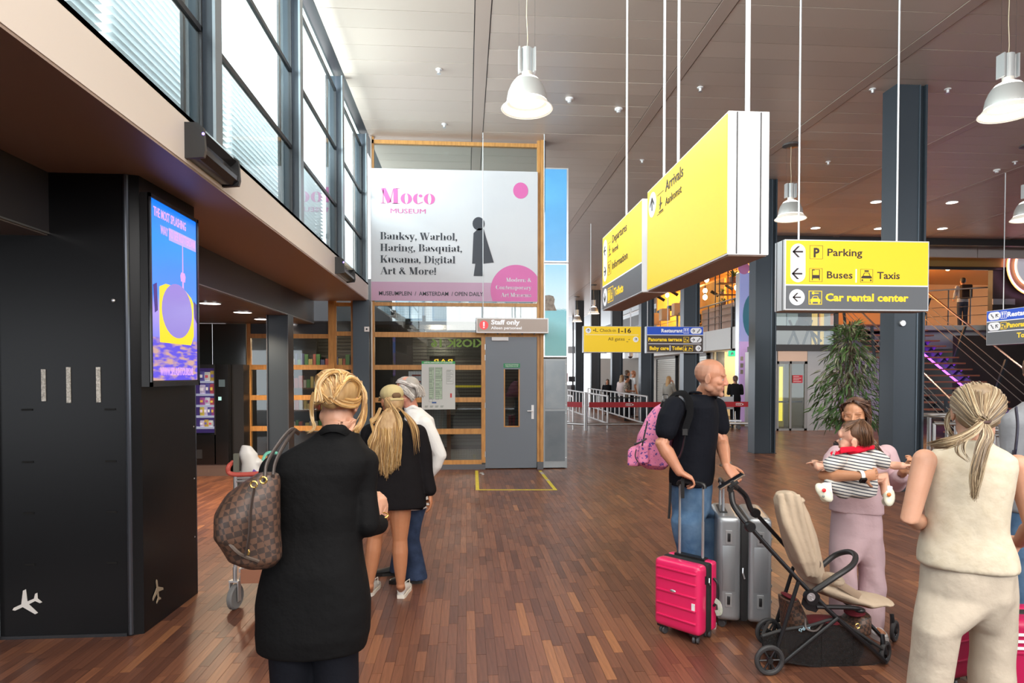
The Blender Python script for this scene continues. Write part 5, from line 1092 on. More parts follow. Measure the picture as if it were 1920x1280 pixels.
# ================================================================ FAR HALL
fh = struct('wall_far_hall')
B('shop_wall', mat('shop_wall', (.50, .47, .43), .6), fh, (10.2, 10.3, 25.9, 33, 0, 2.62)); B('shop_wall', mat('shop_wall'), fh, (10.2, 11.2, 22.2, 22.3, 0, 2.62), (10.2, 10.3, 33, 44, 0, 2.62)); B('end_band', mat('far_white', (.7, .72, .73), .6), fh, (-2, 10, 45, 45.2, 3.2, 3.7)); B('end_wall', mat('far_grey', (.62, .62, .60), .6), fh, (7.6, 10.2, 36, 36.2, 0, 2.62))
for i, (y0_, y1_) in enumerate(((30.2, 33.2), (26.2, 29.2))):
    t = thing('roller_shutter', ['closed roller shutter behind the woman with the suitcase', 'closed roller shutter hidden mostly by the bald man'][i], 'shutter', (10.15, y0_ + 1.5, 0)); n_ = 30
    q = MB()
    for k_ in range(26): q.box(10.08, 10.14, y0_, y1_, .02 + k_ * .095, .02 + k_ * .095 + .082)
    q.build('slat', mat('shutter_silver', (.55, .53, .48), .35, .5), t, kind='stuff'); B('guide_rail', DARK, t, (10.04, 10.16, y0_ - .08, y0_, 0, 2.6)); B('guide_rail', DARK, t, (10.04, 10.16, y1_, y1_ + .08, 0, 2.6)); B('shutter_box', mat('shutter_box', (.3, .29, .27), .4), t, (10.0, 10.18, y0_ - .08, y1_ + .08, 2.5, 2.62))
# lit yellow passage
ps = struct('wall_passage')
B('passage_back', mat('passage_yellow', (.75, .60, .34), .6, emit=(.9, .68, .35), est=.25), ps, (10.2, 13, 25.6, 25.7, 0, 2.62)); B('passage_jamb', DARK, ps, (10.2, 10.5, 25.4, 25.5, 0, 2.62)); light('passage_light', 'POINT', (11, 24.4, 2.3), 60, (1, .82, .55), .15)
# exit signs
for i, (px, py, Y) in enumerate(((1373, 662.5, 21.5), (1207, 588, 30))):
    p = P(px, py, Y=Y); t = thing('exit_sign', ['green exit sign hung above the yellow passage', 'tiny green exit sign far under the Departures sign'][i], 'sign', p, 0); s_ = 1 if i == 0 else .8
    B('housing', WHITEP, t, (p.x - .14 * s_, p.x + .14 * s_, Y, Y + .05, p.z - .1, p.z + .1)); B('green_panel', emis('exit_green', (.05, .75, .30), 1.1), t, (p.x - .13 * s_, p.x + .13 * s_, Y - .01, Y, p.z - .09, p.z + .09))
    MB().prism([(-.06, -.06), (-.02, -.06), (.0, -.01), (.04, -.05), (.06, -.03), (.02, .02), (.03, .04), (-.02, .05), (-.05, .01)], (p.x, Y - .012, p.z), (1, 0, 0), (0, 0, 1), (0, -1, 0), .001).build('running_figure', WHITEP, t); MB().tube([(p.x, Y + .02, p.z + .1), (p.x, Y + .02, CZ)], .008, 5).build('hanging_rod', DARK, t)
p = P(1182, 666, Y=28); t = thing('security_camera', 'white dome camera hanging below the check-in sign', 'camera', p)
MB().lathe([(.0, .16), (.09, .15), (.11, .05), (.11, -.05)], p, 16).build('housing', WHITEP, t, smooth=True); MB().lathe([(.1, -.05), (.08, -.11), (0, -.14)], p, 16).build('dome', mat('dome_dark', (.05, .02, .03), .1), t, smooth=True); MB().tube([(p.x, p.y, p.z + .15), (p.x, p.y, CZ)], .02, 6).build('pole', WHITEP, t)
# tall violet banner lightbox
a = P(1388, 500, Y=20.8); b_ = P(1404, 500, Y=20.8); zt = 5.1
t = thing('banner_column', 'tall violet and blue advertising lightbox beside the second slate column', 'banner', ((a.x + b_.x) / 2 + .1, 21, 0))
xm_ = b_.x + .25
B('frame', ALU, t, (a.x - .02, xm_, 20.82, 21.1, 0, zt)); z_ = P(1395, 640, Y=20.8).z
B('blue_picture', mat('banner_blue', (.30, .38, .72), .4, noise=(1.2, (.42, .35, .68), .8), emit=(.3, .36, .7), est=.3), t, (a.x, xm_, 20.79, 20.82, z_, zt)); B('violet_picture', mat('banner_violet', (.55, .36, .70), .4, emit=(.55, .36, .7), est=.3), t, (a.x, xm_, 20.79, 20.82, .12, z_))
MB().prism(circ(.35, 24, 0, 0, .75), (xm_ - .1, 20.785, P(1395, 592, Y=20.8).z), (1, 0, 0), (0, 0, 1), (0, -1, 0), .002).build('teal_shape', mat('banner_teal', (.05, .25, .38), .4), t); MB().prism(circ(.2, 20), (a.x + .12, 20.784, P(1395, 503, Y=20.8).z), (1, 0, 0), (0, 0, 1), (0, -1, 0), .003).build('pink_letter', mat('banner_magenta', (.8, .3, .65), .4), t); 
for py in (672, 685, 697): z = P(1395, py, Y=20.8).z; B('lettering', mat('banner_mustard', (.55, .5, .45), .4), t, (a.x + .02, a.x + .12, 20.785, 20.79, z - .07, z + .07))
# queue barriers
def barrier(label, a, b_, n, zt=1.02, group='steel queue barriers'):
    t = thing('queue_barrier', label, 'barrier', a, 0, group); a, b_ = Vector(a), Vector(b_)
    MB().tube([a + Vector((0, 0, zt)), b_ + Vector((0, 0, zt))], .032, 8).build('top_rail', STAINLESS, t, smooth=True); MB().tube([a + Vector((0, 0, .16)), b_ + Vector((0, 0, .16))], .03, 8).build('bottom_rail', STAINLESS, t, smooth=True)
    for i in range(n + 1):
        c = a.lerp(b_, i / n); MB().tube([c + Vector((0, 0, 0 if i in (0, n) else .16)), c + Vector((0, 0, zt))], .03 if i in (0, n) else .022, 8).build('post', STAINLESS, t, smooth=True)
    return t
barrier('diagonal steel queue barrier running back toward the slate columns', (5.6, 19.5, 0), (5.95, 31, 0), 14); barrier('steel queue barrier running back beside the sea picture', (4.45, 19.9, 0), (4.45, 28.5, 0), 12); barrier('steel queue barrier farthest left beside the grey cabinet', (3.3, 19.6, 0), (3.35, 27, 0), 9)
t = thing('belt_barrier', 'front steel barrier with a red printed belt across the hall', 'barrier', (3.62, 19.2, 0))
for x in (3.62, 9.0): MB().tube([(x, 19.2, 0), (x, 19.2, 1.15)], .055, 12).build('post', STAINLESS, t, smooth=True)
MB().tube([(3.62, 19.2, .19), (9.0, 19.2, .19)], .04, 8).build('bottom_rail', STAINLESS, t, smooth=True); MB().tube([(3.62, 19.2, .19), (2.2, 20.4, .19)], .04, 8).build('bottom_rail', STAINLESS, t, smooth=True)
BR_ = mat('belt_red', (.48, .008, .02), .5); B('belt', BR_, t, (3.72, 9.0, 19.19, 19.2, .70, .86)); MB().loft([[(3.52, 19.25, .70), (3.52, 19.25, .86), (3.52, 19.26, .86), (3.52, 19.26, .70)], [(2.2, 20.4, .70), (2.2, 20.4, .86), (2.2, 20.41, .86), (2.2, 20.41, .70)]]).build('belt', BR_, t)
for x in (4.85, 5.95, 8.3): 
    for bx in ((x, x + .2, .80, .82), (x, x + .2, .745, .76), (x, x + .02, .745, .82), (x + .06, x + .08, .745, .80), (x + .12, x + .14, .76, .82), (x + .2, x + .24, .76, .80)): B('white_emblem', WHITEP, t, (bx[0], bx[1], 19.185, 19.19, bx[2], bx[3]))
BLT = B('dark_belt', BLACK, t, (4.65, 5.65, 20.5, 20.51, .92, .96))
# curved steel rails by the stairs
def loop_rail(label, pts, zs, n_post, group='curved steel rails by the stairs'):
    t = thing('guide_rail', label, 'rail', pts[0], 0, group); pts = [Vector(p) for p in pts]
    for z in zs: MB().tube([p + Vector((0, 0, z)) for p in pts], .03, 8).build('rail', STAINLESS, t, smooth=True)
    for i in range(n_post): c = pts[0].lerp(pts[-1], i / (n_post - 1)) if len(pts) == 2 else pts[int(i * (len(pts) - 1) / (n_post - 1))]; MB().tube([c, c + Vector((0, 0, max(zs)))], .026, 8).build('post', STAINLESS, t, smooth=True)
def arc(cx, cy, r, a0, a1, n=7): return [(cx + r * math.cos(R(a0 + (a1 - a0) * i / n)), cy + r * math.sin(R(a0 + (a1 - a0) * i / n)), 0) for i in range(n + 1)]
loop_rail('curved steel rail behind the ponytailed woman, left loop', [(9.3, 10.65, 0)] + arc(8.1, 10.35, .3, 90, 270) + [(9.3, 10.05, 0)], (1.0,), 6)
loop_rail('straight steel rail in front of the curved one', [(6.7, 8.72, 0), (7.3, 8.5, 0), (8.5, 8.35, 0)], (1.0, ), 3)
loop_rail('nearest steel rail by the right edge', [(6.28, 7.2, 0), (7.3, 7.1, 0)], (.98,), 3); loop_rail('steel rail behind the grey-shirted person at the right edge', [(7.5, 9.3, 0), (8.8, 9.2, 0)], (1.0, .85), 3)
# far counters / clutter at the end of the hall
rr = random.Random(14)
for i in range(9):
    x = -.4 + i * .85 + rr.uniform(-.2, .2); y = 40 + rr.uniform(-2, 3); hh = rr.uniform(1.0, 2.2)
    labs = ['first', 'second', 'third', 'fourth', 'fifth', 'sixth', 'seventh', 'eighth', 'ninth']
    t = thing('check_in_desk', '%s distant check-in desk from the left, far end of the hall' % labs[i], 'desk', (x, y, 0), 0, 'distant check-in desks')
    B('counter', mat('desk_%d' % (i % 3), ((.25, .27, .3), (.4, .4, .42), (.08, .08, .09))[i % 3], .5), t, (x, x + .8, y, y + .5, 0, 1.05)); B('monitor', mat('monitor_%d' % (i % 2), ((.05, .05, .06), (.5, .1, .1))[i % 2], .4), t, (x + .15, x + .6, y, y + .08, 1.25, 1.25 + hh * .3)); B('monitor_pole', DARK, t, (x + .36, x + .4, y + .02, y + .06, 1.05, 1.3))
for i in range(5): B('mullion', mat('far_mullion', (.3, .32, .34), .5), fh, (-.5 + i * 2, -.4 + i * 2, 44.8, 45, 0, CZ))
# ================================================================ WEEPING FIG
tp = thing('weeping_fig', 'tall leafy weeping fig in front of the lift and stairs', 'plant', (7.25, 12.0, 0))
MB().lathe([(.20, 0), (.26, .42), (.24, .43), (.22, .38), (0, .38)], (7.25, 12, 0), 24).build('pot', mat('fig_pot', (.05, .05, .055), .4), tp, smooth=True); MB().lathe([(.22, .36), (0, .37)], (7.25, 12, 0), 18).build('soil', mat('soil', (.05, .03, .02), .9), tp)
BRK = mat('fig_bark', (.18, .13, .09), .8); rr = random.Random(77)
for k_ in range(3):
    a = k_ * 2.1; MB().tube([(7.25 + .05 * math.cos(a), 12 + .05 * math.sin(a), .36), (7.25 - .03 * math.cos(a), 12 - .03 * math.sin(a), 1.1), (7.25 + .08 * math.cos(a + 1), 12 + .08 * math.sin(a + 1), 1.8), (7.25 + .05 * math.cos(a), 12 + .03 * math.sin(a), 2.45)], [.022, .02, .015, .006], 7).build('stem', BRK, tp, smooth=True)
lm = bpy.data.meshes.new('leaf'); L = 1.0
lv_ = [(0, 0, 0), (.06, .25, .02), (.075, .5, .02), (.05, .8, -.03), (0, 1, -.10), (-.05, .8, -.03), (-.075, .5, .02), (-.06, .25, .02), (0, .25, 0), (0, .5, -.005), (0, .8, -.05)]
lf_ = [(0, 1, 8), (0, 8, 7), (1, 2, 9, 8), (8, 9, 6, 7), (2, 3, 10, 9), (9, 10, 5, 6), (3, 4, 10), (10, 4, 5)]
def leafmat(name, c):
    m = mat(name, c, .38); return m
LM_ = [leafmat('fig_leaf_dark', (.035, .085, .02)), leafmat('fig_leaf_mid', (.07, .15, .035)), leafmat('fig_leaf_pale', (.16, .17, .10))]  # the pale tone is mixed in among the upper leaves only
lms = []
for m in LM_:
    me = bpy.data.meshes.new('leaf'); me.from_pydata(lv_, [], lf_); me.materials.append(m); lms.append(me)
st_q = MB(); cnt = 0; tw = MB()
Lf = []
for i in range(1250):
    z = rr.uniform(.75, 2.62); w_ = .60 * (1 - max(0, (z - 1.2) / 1.5) ** 1.5) * (1 if z > 1.1 else .75 + (z - .75)) + .05
    a = rr.uniform(0, 2 * PI); r = w_ * math.sqrt(rr.random()); base = Vector((7.25 + r * math.cos(a), 12 + r * math.sin(a), z))
    el = rr.uniform(-1.25, -.2) if z < 2.3 else rr.uniform(-.6, 1.2); az = a + rr.uniform(-.8, .8); ln_ = rr.uniform(.15, .25)
    Lf.append((base.y - .4 * r, base, az, el, ln_, 2 if (z > 1.55 and rr.random() < .45) else (1 if rr.random() < .55 else 0), rr.uniform(-1, 1)))
Lf.sort(key=lambda v: v[0])
for i, (_, base, az, el, ln_, mi, roll) in enumerate(Lf):
    Mx = Matrix.Rotation(az - PI / 2, 4, 'Z') @ Matrix.Rotation(el, 4, 'X') @ Matrix.Rotation(roll, 4, 'Y') @ Matrix.Scale(ln_, 4)
    if i < 290: o = link('leaf', lms[mi], tp); o.matrix_local = Matrix.Translation(base - tp.location) @ Mx
    else: st_q.mt(mi).add([base + (Mx @ Vector(v)) for v in lv_], lf_)
    if i % 6 == 0: tw.tube([(7.25, 12, min(2.4, base.z + .15)), base.lerp(Vector((7.25, 12, base.z)), .4) + Vector((0, 0, .1)), base], [.007, .005, .003], 4)
st_q.build('leaves', LM_, tp, kind='stuff'); tw.build('twigs', BRK, tp, kind='stuff'); tp.location = (7.15, 11.5, 0)
# ================================================================ PEOPLE: helpers
V = Vector
WORN = {}
def solid(name, mb, voxel, m, parent, sm=3, paint=None, wr=None, extra=None, hem=None):
    """fuse overlapping closed shapes into ONE continuous smooth surface"""
    me = bpy.data.meshes.new('tmp'); me.from_pydata([tuple(v) for v in mb.v], [], mb.f)
    bm = bmesh.new(); bm.from_mesh(me); bmesh.ops.recalc_face_normals(bm, faces=bm.faces); bm.to_mesh(me); bm.free()
    o = bpy.data.objects.new('tmp', me); COL.objects.link(o)
    r = o.modifiers.new('r', 'REMESH'); r.mode = 'VOXEL'; r.voxel_size = voxel; r.use_smooth_shade = True
    if sm: s_ = o.modifiers.new('s', 'SMOOTH'); s_.factor = .5; s_.iterations = sm
    dg = bpy.context.evaluated_depsgraph_get(); out = bpy.data.meshes.new_from_object(o.evaluated_get(dg))
    bpy.data.objects.remove(o); bpy.data.meshes.remove(me)
    n = len(out.vertices); co = np.empty(n * 3); out.vertices.foreach_get('co', co); co = co.reshape(-1, 3)
    if wr:
        no = np.empty(n * 3); out.vertices.foreach_get('normal', no); no = no.reshape(-1, 3)
        co = co + no * wr(co)[:, None]
    if paint is not None:
        c = paint(co); at = out.color_attributes.new('tone', 'FLOAT_COLOR', 'POINT'); at.data.foreach_set('color', np.concatenate([c, np.ones((n, 1))], 1).astype(np.float32).ravel())
    off = np.array(rootof(parent).location) if parent else 0
    out.vertices.foreach_set('co', (co - off).ravel()); out.update(); out.name = name
    out.materials.clear(); out.materials.append(m)
    out.polygons.foreach_set('use_smooth', [True] * len(out.polygons))
    ob = link(name, out, parent)
    if parent is not None and parent.get('category') == 'person': WORN.setdefault(parent.name, {}).setdefault('body' if name == 'body' else ('cloth' if name in ('blazer', 'trousers', 'jacket', 'shirt', 'jeans', 'tee_shirt', 'top', 'romper', 'vest', 'sweatshirt') else 'other'), []).append(ob)
    return ob
from mathutils.bvhtree import BVHTree
def fit(body, *garments, depth=.007, reach=.035):
    """tuck the covered skin just under the cloth"""
    for g in garments:
        gm = g.data; dl = g.matrix_basis.translation - body.matrix_basis.translation; bv = BVHTree.FromPolygons([v.co + dl for v in gm.vertices], [p.vertices for p in gm.polygons])
        nrm = [v.normal.copy() for v in body.data.vertices]
        for v, nn in zip(body.data.vertices, nrm):
            co, n, _, d = bv.find_nearest(v.co, reach)
            if co is None or n.dot(nn) < .5: continue
            if (v.co - co).dot(n) > -depth: v.co = co - n * depth
        body.data.update()
def folds(amp, freq=18, d=(0, 0, 1), seed=0, z0=None, z1=None):
    """cloth folds: warped sine ridges, stronger between z0 and z1"""
    d = np.array(V(d).normalized()); rs = np.random.RandomState(seed); k = rs.randn(4, 3) * 5; ph = rs.rand(4) * 6
    def f(co):
        w_ = sum(np.sin(co @ k[i] + ph[i]) for i in range(4)) * .9
        a = np.sin(co @ d * freq + w_ * 1.6); b_ = np.sin(co @ (k[0] * 2.2) + w_)
        r = (a * .65 + b_ * .35) * amp
        if z0 is not None: r = r * np.clip((co[:, 2] - z0) / (z1 - z0), 0, 1)
        return r
    return f
def rg(c, rx, ry, yaw=0, n=28, e=2.0, tilt=0):
    """horizontal ring; yaw (deg) = facing direction, 0 looks along +Y, rx lateral, ry front-back"""
    c = V(c); a = R(yaw); ux = V((math.cos(a), math.sin(a), 0)); uy = V((-math.sin(a), math.cos(a), 0)); o = []
    for j in range(n):
        t = 2 * PI * j / n; cx, sy = math.cos(t), math.sin(t); x = abs(cx) ** (2 / e) * (1 if cx > 0 else -1); y = abs(sy) ** (2 / e) * (1 if sy > 0 else -1)
        o.append(c + ux * (x * rx) + uy * (y * ry) + V((0, 0, tilt * y * ry)))
    return o
def limb(mb, pts, rs, n=14):
    pts = [V(p) for p in pts]; mb.tube(pts, rs, n)
    for p, r in ((pts[0], rs[0]), (pts[-1], rs[-1])): mb.ell(p, (r, r, r), n=12, k=8)
def bez(a, b, c, n=6): return [V(a) * (1 - t) ** 2 + V(b) * 2 * t * (1 - t) + V(c) * t * t for t in [i / n for i in range(n + 1)]]
def spl(pts, n=4):
    """Catmull-Rom through points"""
    P_ = [V(p) for p in pts]; P_ = [P_[0] * 2 - P_[1]] + P_ + [P_[-1] * 2 - P_[-2]]; o = []
    for i in range(1, len(P_) - 2):
        for k in range(n):
            t = k / n; a, b, c, d = P_[i - 1:i + 3]
            o.append(.5 * ((2 * b) + (c - a) * t + (2 * a - 5 * b + 4 * c - d) * t * t + (3 * b - a - 3 * c + d) * t ** 3))
    return o + [P_[-2]]
def hand(mb, W, fwd, nrm, thumb=1, s=1.0, curl=(35, 45, 35), spread=.018, tcurl=20):
    """palm + five jointed fingers; nrm = where the palm faces; thumb=+1: thumb on the fwd x nrm side"""
    W, fwd, nrm = V(W), V(fwd).normalized(), V(nrm); nrm = (nrm - fwd * nrm.dot(fwd)).normalized(); sd = fwd.cross(nrm) * thumb
    rings = []
    for t, w_, h in ((-.01, .026, .021), (.02, .032, .02), (.05, .040, .017), (.085, .041, .014)):
        rings.append([W + fwd * t * s + sd * (math.cos(a) * w_ * s) + nrm * (math.sin(a) * h * s) for a in [2 * PI * j / 12 for j in range(12)]])
    mb.loft(rings)
    for i in range(4):
        off = (.030 - i * .0205) * s; L = (.95, 1.05, .98, .78)[i] * s; d = (fwd + sd * (spread * 6 * (1.5 - i) / 3)).normalized()
        p = W + fwd * .082 * s + sd * off; pts = [p - d * .02 * s, p]; ang = 0
        for j, sl_ in enumerate((.042, .026, .020)):
            ang += R(curl[j]); q_ = d * math.cos(ang) + nrm * math.sin(ang); p = p + q_ * sl_ * L; pts.append(p)
        limb(mb, pts, [.0095 * s, .0095 * s, .0088 * s, .0080 * s, .0068 * s], 8)
    b0 = W + fwd * .02 * s + sd * .026 * s; d = (fwd * .55 + sd * .75 + nrm * .25).normalized(); pts = [b0 - sd * .01, b0]
    for j, sl_ in enumerate((.040, .032, .024)):
        d = (d + (fwd * .3 + nrm * .45 - sd * .25) * math.sin(R(tcurl)) * j).normalized(); pts.append(pts[-1] + d * sl_ * s)
    limb(mb, pts, [.013 * s, .014 * s, .0115 * s, .0105 * s, .008 * s], 8)
def arm(mb, sh, el, wr_, r=(.048, .046, .038, .027), hk=None):
    sh, el, wr_ = V(sh), V(el), V(wr_)
    limb(mb, [sh, sh.lerp(el, .45), el, el.lerp(wr_, .3), el.lerp(wr_, .75), wr_], [r[0], r[1], r[2], r[2] * 1.06, r[3] * 1.12, r[3]])
    if hk: hand(mb, wr_, **hk)
def leg(mb, hip, knee, ank, r=(.085, .078, .055, .056, .036), toe=None):
    hip, knee, ank = V(hip), V(knee), V(ank)
    limb(mb, [hip, hip.lerp(knee, .5), knee, knee.lerp(ank, .3), knee.lerp(ank, .62), ank], [r[0], r[1], r[2], r[3], r[3] * .86, r[4]])
    if toe is not None: limb(mb, [ank + V((0, 0, -.03)), ank.lerp(V(toe), .5) + V((0, 0, -.025)), V(toe)], [.034, .032, .026])
def headshape(mb, C, Mx, s=1.0, ears=True, face=True, baby=False):
    """head centred at C; local axes: x right, y forward, z up (Mx rotates)"""
    C = V(C)
    def E(c, r, rot=None): mb.ell(C + Mx @ (V(c) * s), V(r) * s, Mx @ rot if rot is not None else Mx, 16, 10)
    if baby:
        E((0, -.012, .022), (.078, .098, .085)); E((0, .045, -.04), (.062, .05, .06)); E((.03, .06, -.055), (.032, .03, .03)); E((-.03, .06, -.055), (.032, .03, .03)); E((0, .06, -.088), (.026, .025, .018))
        E((0, .092, -.03), (.013, .018, .012)); E((0, .088, -.066), (.018, .010, .006)); E((0, .086, -.074), (.015, .010, .006)); E((0, .078, .02), (.05, .018, .03))
    else:
        E((0, -.012, .034), (.077, .098, .086)); E((0, .028, -.02), (.066, .062, .085)); E((0, .034, -.072), (.052, .050, .042)); E((0, .076, -.100), (.022, .018, .018))
        for k_ in (-1, 1):
            E((k_ * .048, .008, -.062), (.017, .032, .028)); E((k_ * .031, .069, .0075), (.0165, .0145, .0085)); E((k_ * .043, .062, -.022), (.022, .020, .020)); E((k_ * .030, .078, .024), (.027, .012, .0095)); E((k_ * .034, .060, -.055), (.022, .02, .025)); E((k_ * .011, .094, -.032), (.009, .010, .008))
        p = [C + Mx @ (V(q_) * s) for q_ in ((0, .083, .018), (0, .092, -.002), (0, .103, -.022), (0, .102, -.030))]; limb(mb, p, [.009 * s, .009 * s, .0108 * s, .0102 * s], 10)
        E((0, .081, -.058), (.025, .0095, .0065)); E((0, .080, -.0685), (.021, .0095, .0072)); E((0, .078, -.047), (.020, .010, .010))
    if ears:
        ez = -.012 if not baby else -.03
        for k_ in (-1, 1):
            rot = Matrix.Rotation(R(12), 3, 'X') @ Matrix.Rotation(k_ * R(-22), 3, 'Z')
            E((k_ * .078, -.006, ez), (.0065, .017, .030), rot); cs = C + Mx @ (V((k_ * .084, -.004, ez + .004)) * s)
            rp = [C + Mx @ (V((k_ * (.081 + .006 * max(0, -math.cos(t_))), -.006 + .0165 * math.cos(t_) * -1, ez + .002 + .029 * math.sin(t_))) * s) for t_ in [R(-100 + 28 * i) for i in range(11)]]
            mb.tube(rp, .0042 * s, 6)
def eyes(root, C, Mx, s=1.0, iris=(.12, .18, .25), lid=(.55, .30, .22), down=0, y=.0705, z=-.001, x=.031, sk=None):
    for k_ in (-1, 1):
        c = V(C) + Mx @ (V((k_ * x, y, z)) * s)
        e = MB().ell(c, (.0122 * s,) * 3, Mx, 14, 10).build('eye', mat('eye_white', (.42, .39, .37), .2), root, smooth=True)
        d = (Mx @ V((0, math.cos(R(down)), -math.sin(R(down)))))
        MB().ell(c + d * .0085 * s, (.0058 * s,) * 3, Mx, 12, 8).build('iris', mat('iris_%.2f' % iris[0], iris, .1), e, smooth=True)
def locks(mb, guides, n, r, jit=.012, cols=((.5, .38, .2),), seed=1, taper=.25, flat=.6, wav=0.0, steps=3):
    """hair strands between neighbouring guide curves"""
    rr = random.Random(seed); G_ = [spl(g, steps) for g in guides]
    for _ in range(n):
        f_ = rr.random() * (len(G_) - 1.0001) if len(G_) > 1 else 0; i = int(f_); t = f_ - i; A = G_[i]; B2 = G_[min(i + 1, len(G_) - 1)]; k_ = min(len(A), len(B2))
        j1 = V((rr.gauss(0, 1), rr.gauss(0, 1), rr.gauss(0, .6))) * jit; j2 = V((rr.gauss(0, 1), rr.gauss(0, 1), rr.gauss(0, 1))) * jit; ph = rr.uniform(0, 6)
        end = k_ if rr.random() > .35 else max(4, int(k_ * rr.uniform(.75, 1)))
        pts = []; rs = []; R0 = r * rr.uniform(.6, 1.3)
        for q_ in range(end):
            u = q_ / (end - 1); w_ = V((math.sin(ph + u * 9), math.cos(ph + u * 8), 0)) * wav * u
            pts.append(A[q_].lerp(B2[q_], t) + j1 * (1 - u * .5) + (j2 - j1) * u + w_); rs.append(R0 * (1 - (1 - taper) * max(0, (u - .45) / .55)) * min(1, .5 + 3 * u))
        c = rr.choice(cols); v = rr.uniform(.8, 1.2); mb.ca = (min(1, c[0] * v), min(1, c[1] * v), min(1, c[2] * v), 1); mb.tube(pts, rs, 5, sq=flat)
    mb.ca = None
HAIR = mat('hair_strands', (.4, .3, .2), .42, attr='tone', spec=.4)
def skinmat(name, c, noise=.25):
    return mat(name, c, .48, sss=.12, noise=(28, (c[0] * .86, c[1] * .72, c[2] * .66), noise), bump=(160, .05))
def paintskin(name): return mat(name, (.6, .4, .3), .46, attr='tone', sss=.12, bump=(160, .06))
SKIN_F = skinmat('skin_fair', (.55, .29, .19)); SKIN_T = skinmat('skin_tan', (.46, .20, .10)); SKIN_R = skinmat('skin_rosy', (.58, .25, .17)); SKIN_B = skinmat('skin_brown', (.40, .18, .10)); SKIN_BABY = skinmat('skin_baby', (.72, .42, .30), .15)
def cloth(name, c=(.02, .02, .02), r=.9, bumpv=None, noise=None, **k): return mat(name, c, r, bump=(15, .35), noise=noise, spec=.15, **k)
def RZ(a): return Matrix.Rotation(R(a), 3, 'Z')
def hm(yaw, pitch=0, roll=0): return RZ(yaw) @ Matrix.Rotation(R(pitch), 3, 'X') @ Matrix.Rotation(R(roll), 3, 'Y')
def person(label, x, y, group=None): return thing('person', label, 'person', (x, y, 0), 0, group)
def torso(mb, rings, yaw, n=24, e=2.3):
    mb.loft([rg(c, rx, ry, yaw, n, e) for c, rx, ry in rings])
def shoe(root, heel, toe, m, sole=None, h=.075, w_=.045, name='shoe', parent=None):
    heel, toe = V(heel), V(toe); d = (toe - heel); L = d.length; d.normalize(); s_ = d.cross(V((0, 0, 1))).normalized(); q = MB()
    prof = [(0, .60, 1.0), (.08, .78, 1.12), (.25, .80, 1.15), (.45, .84, .85), (.7, 1.0, .60), (.88, .86, .46), (1, .45, .30)]
    rings = []
    for t, ww, hh in prof: rings.append([heel + d * (L * t) + s_ * (math.cos(a) * w_ * ww) + V((0, 0, max(0.004, .012 + (math.sin(a) * .5 + .5) * h * hh))) for a in [2 * PI * j / 14 for j in range(14)]])
    q.loft(rings); o = q.build(name, m, parent or root, smooth=True)
    q = MB(); q.loft([[heel + d * (L * t) + s_ * (math.cos(a) * w_ * ww * 1.06) + V((0, 0, .0 if math.sin(a) < 0 else .026)) for a in [2 * PI * (j + .5) / 12 for j in range(12)]] for t, ww, hh in [(-.02, .6, 1)] + prof[1:-1] + [(1.02, .5, 1)]])
    q.build('sole', sole or m, o, smooth=False); return o
def zz(py, Y): return CAMH - (py - 702) / 1200 * Y
def xx_(px, Y): return P(px, 702, Y=Y).x
def Q(px, py, Y): return P(px, py, Y=Y)

# ---------------------------------------------------------------- 1 blonde woman in the long black blazer
t = person('blonde woman in a long black blazer carrying a checked brown shoulder bag', -.59, 2.45)
BLZ = cloth('blazer_black', (.0045, .0045, .005), .8, (300, .15)); BLZ2 = cloth('trousers_black', (.006, .007, .011), .8)
Yb = 2.45
def ry(px, py, rx, ry_, dy=0, Y=Yb): return (V((xx_(px, Y), Y + dy, zz(py, Y))), rx, ry_)
b = MB()
torso(b, [ry(589, 1190, .12, .09), ry(590, 1130, .15, .105), ry(592, 1020, .13, .10), ry(603, 930, .15, .105), ry(610, 865, .17, .10), ry(622, 830, .11, .085), ry(632, 812, .062, .062), ry(640, 785, .055, .058)], -8)
HC = Q(633, 752, Yb + .02); HM = hm(-4, -14, 5); headshape(b, HC, HM, .95)
limb(b, [Q(632, 815, Yb), HC + V((0, -.01, -.06))], [.056, .056])
arm(b, Q(688, 865, Yb), Q(690, 984, Yb - .01), Q(716, 972, Yb + .06), (.045, .042, .034, .025), dict(fwd=(-.02, .12, 1), nrm=(-1, .4, .1), thumb=-1, s=.92, curl=(50, 65, 45)))
arm(b, Q(515, 878, Yb), Q(520, 960, Yb + .05), Q(540, 1010, Yb + .25), (.045, .042, .036, .025), dict(fwd=(.2, 1, .2), nrm=(1, 0, 0), thumb=-1, s=.95))
for hx, kx in ((550, 545), (623, 627)): leg(b, Q(hx, 1190, Yb), V((xx_(kx, Yb), Yb + .01, .48)), V((xx_(kx, Yb), Yb, .09)), (.065, .06, .05, .05, .036), toe=(xx_(kx, Yb), Yb + .13, .04))
solid('body', b, .006, SKIN_F, t, 3)
b = MB()
torso(b, [ry(582, 1207, .205, .135), ry(584, 1175, .215, .145), ry(585, 1125, .212, .145), ry(588, 1055, .188, .138), ry(592, 985, .163, .125), ry(596, 920, .163, .125), ry(603, 880, .185, .125), ry(607, 857, .185, .115), ry(616, 838, .145, .10), ry(625, 822, .10, .085), ry(632, 808, .072, .07)], -6, 32)
limb(b, [Q(518, 882, Yb), Q(512, 925, Yb + .02), Q(513, 985, Yb + .03)], [.062, .058, .054]); limb(b, [Q(513, 985, Yb + .03), Q(535, 1010, Yb + .24)], [.052, .045])
limb(b, [Q(682, 868, Yb), Q(684, 920, Yb), Q(688, 980, Yb - .01)], [.058, .050, .050]); limb(b, [Q(688, 983, Yb), Q(708, 982, Yb + .06)], [.050, .040])
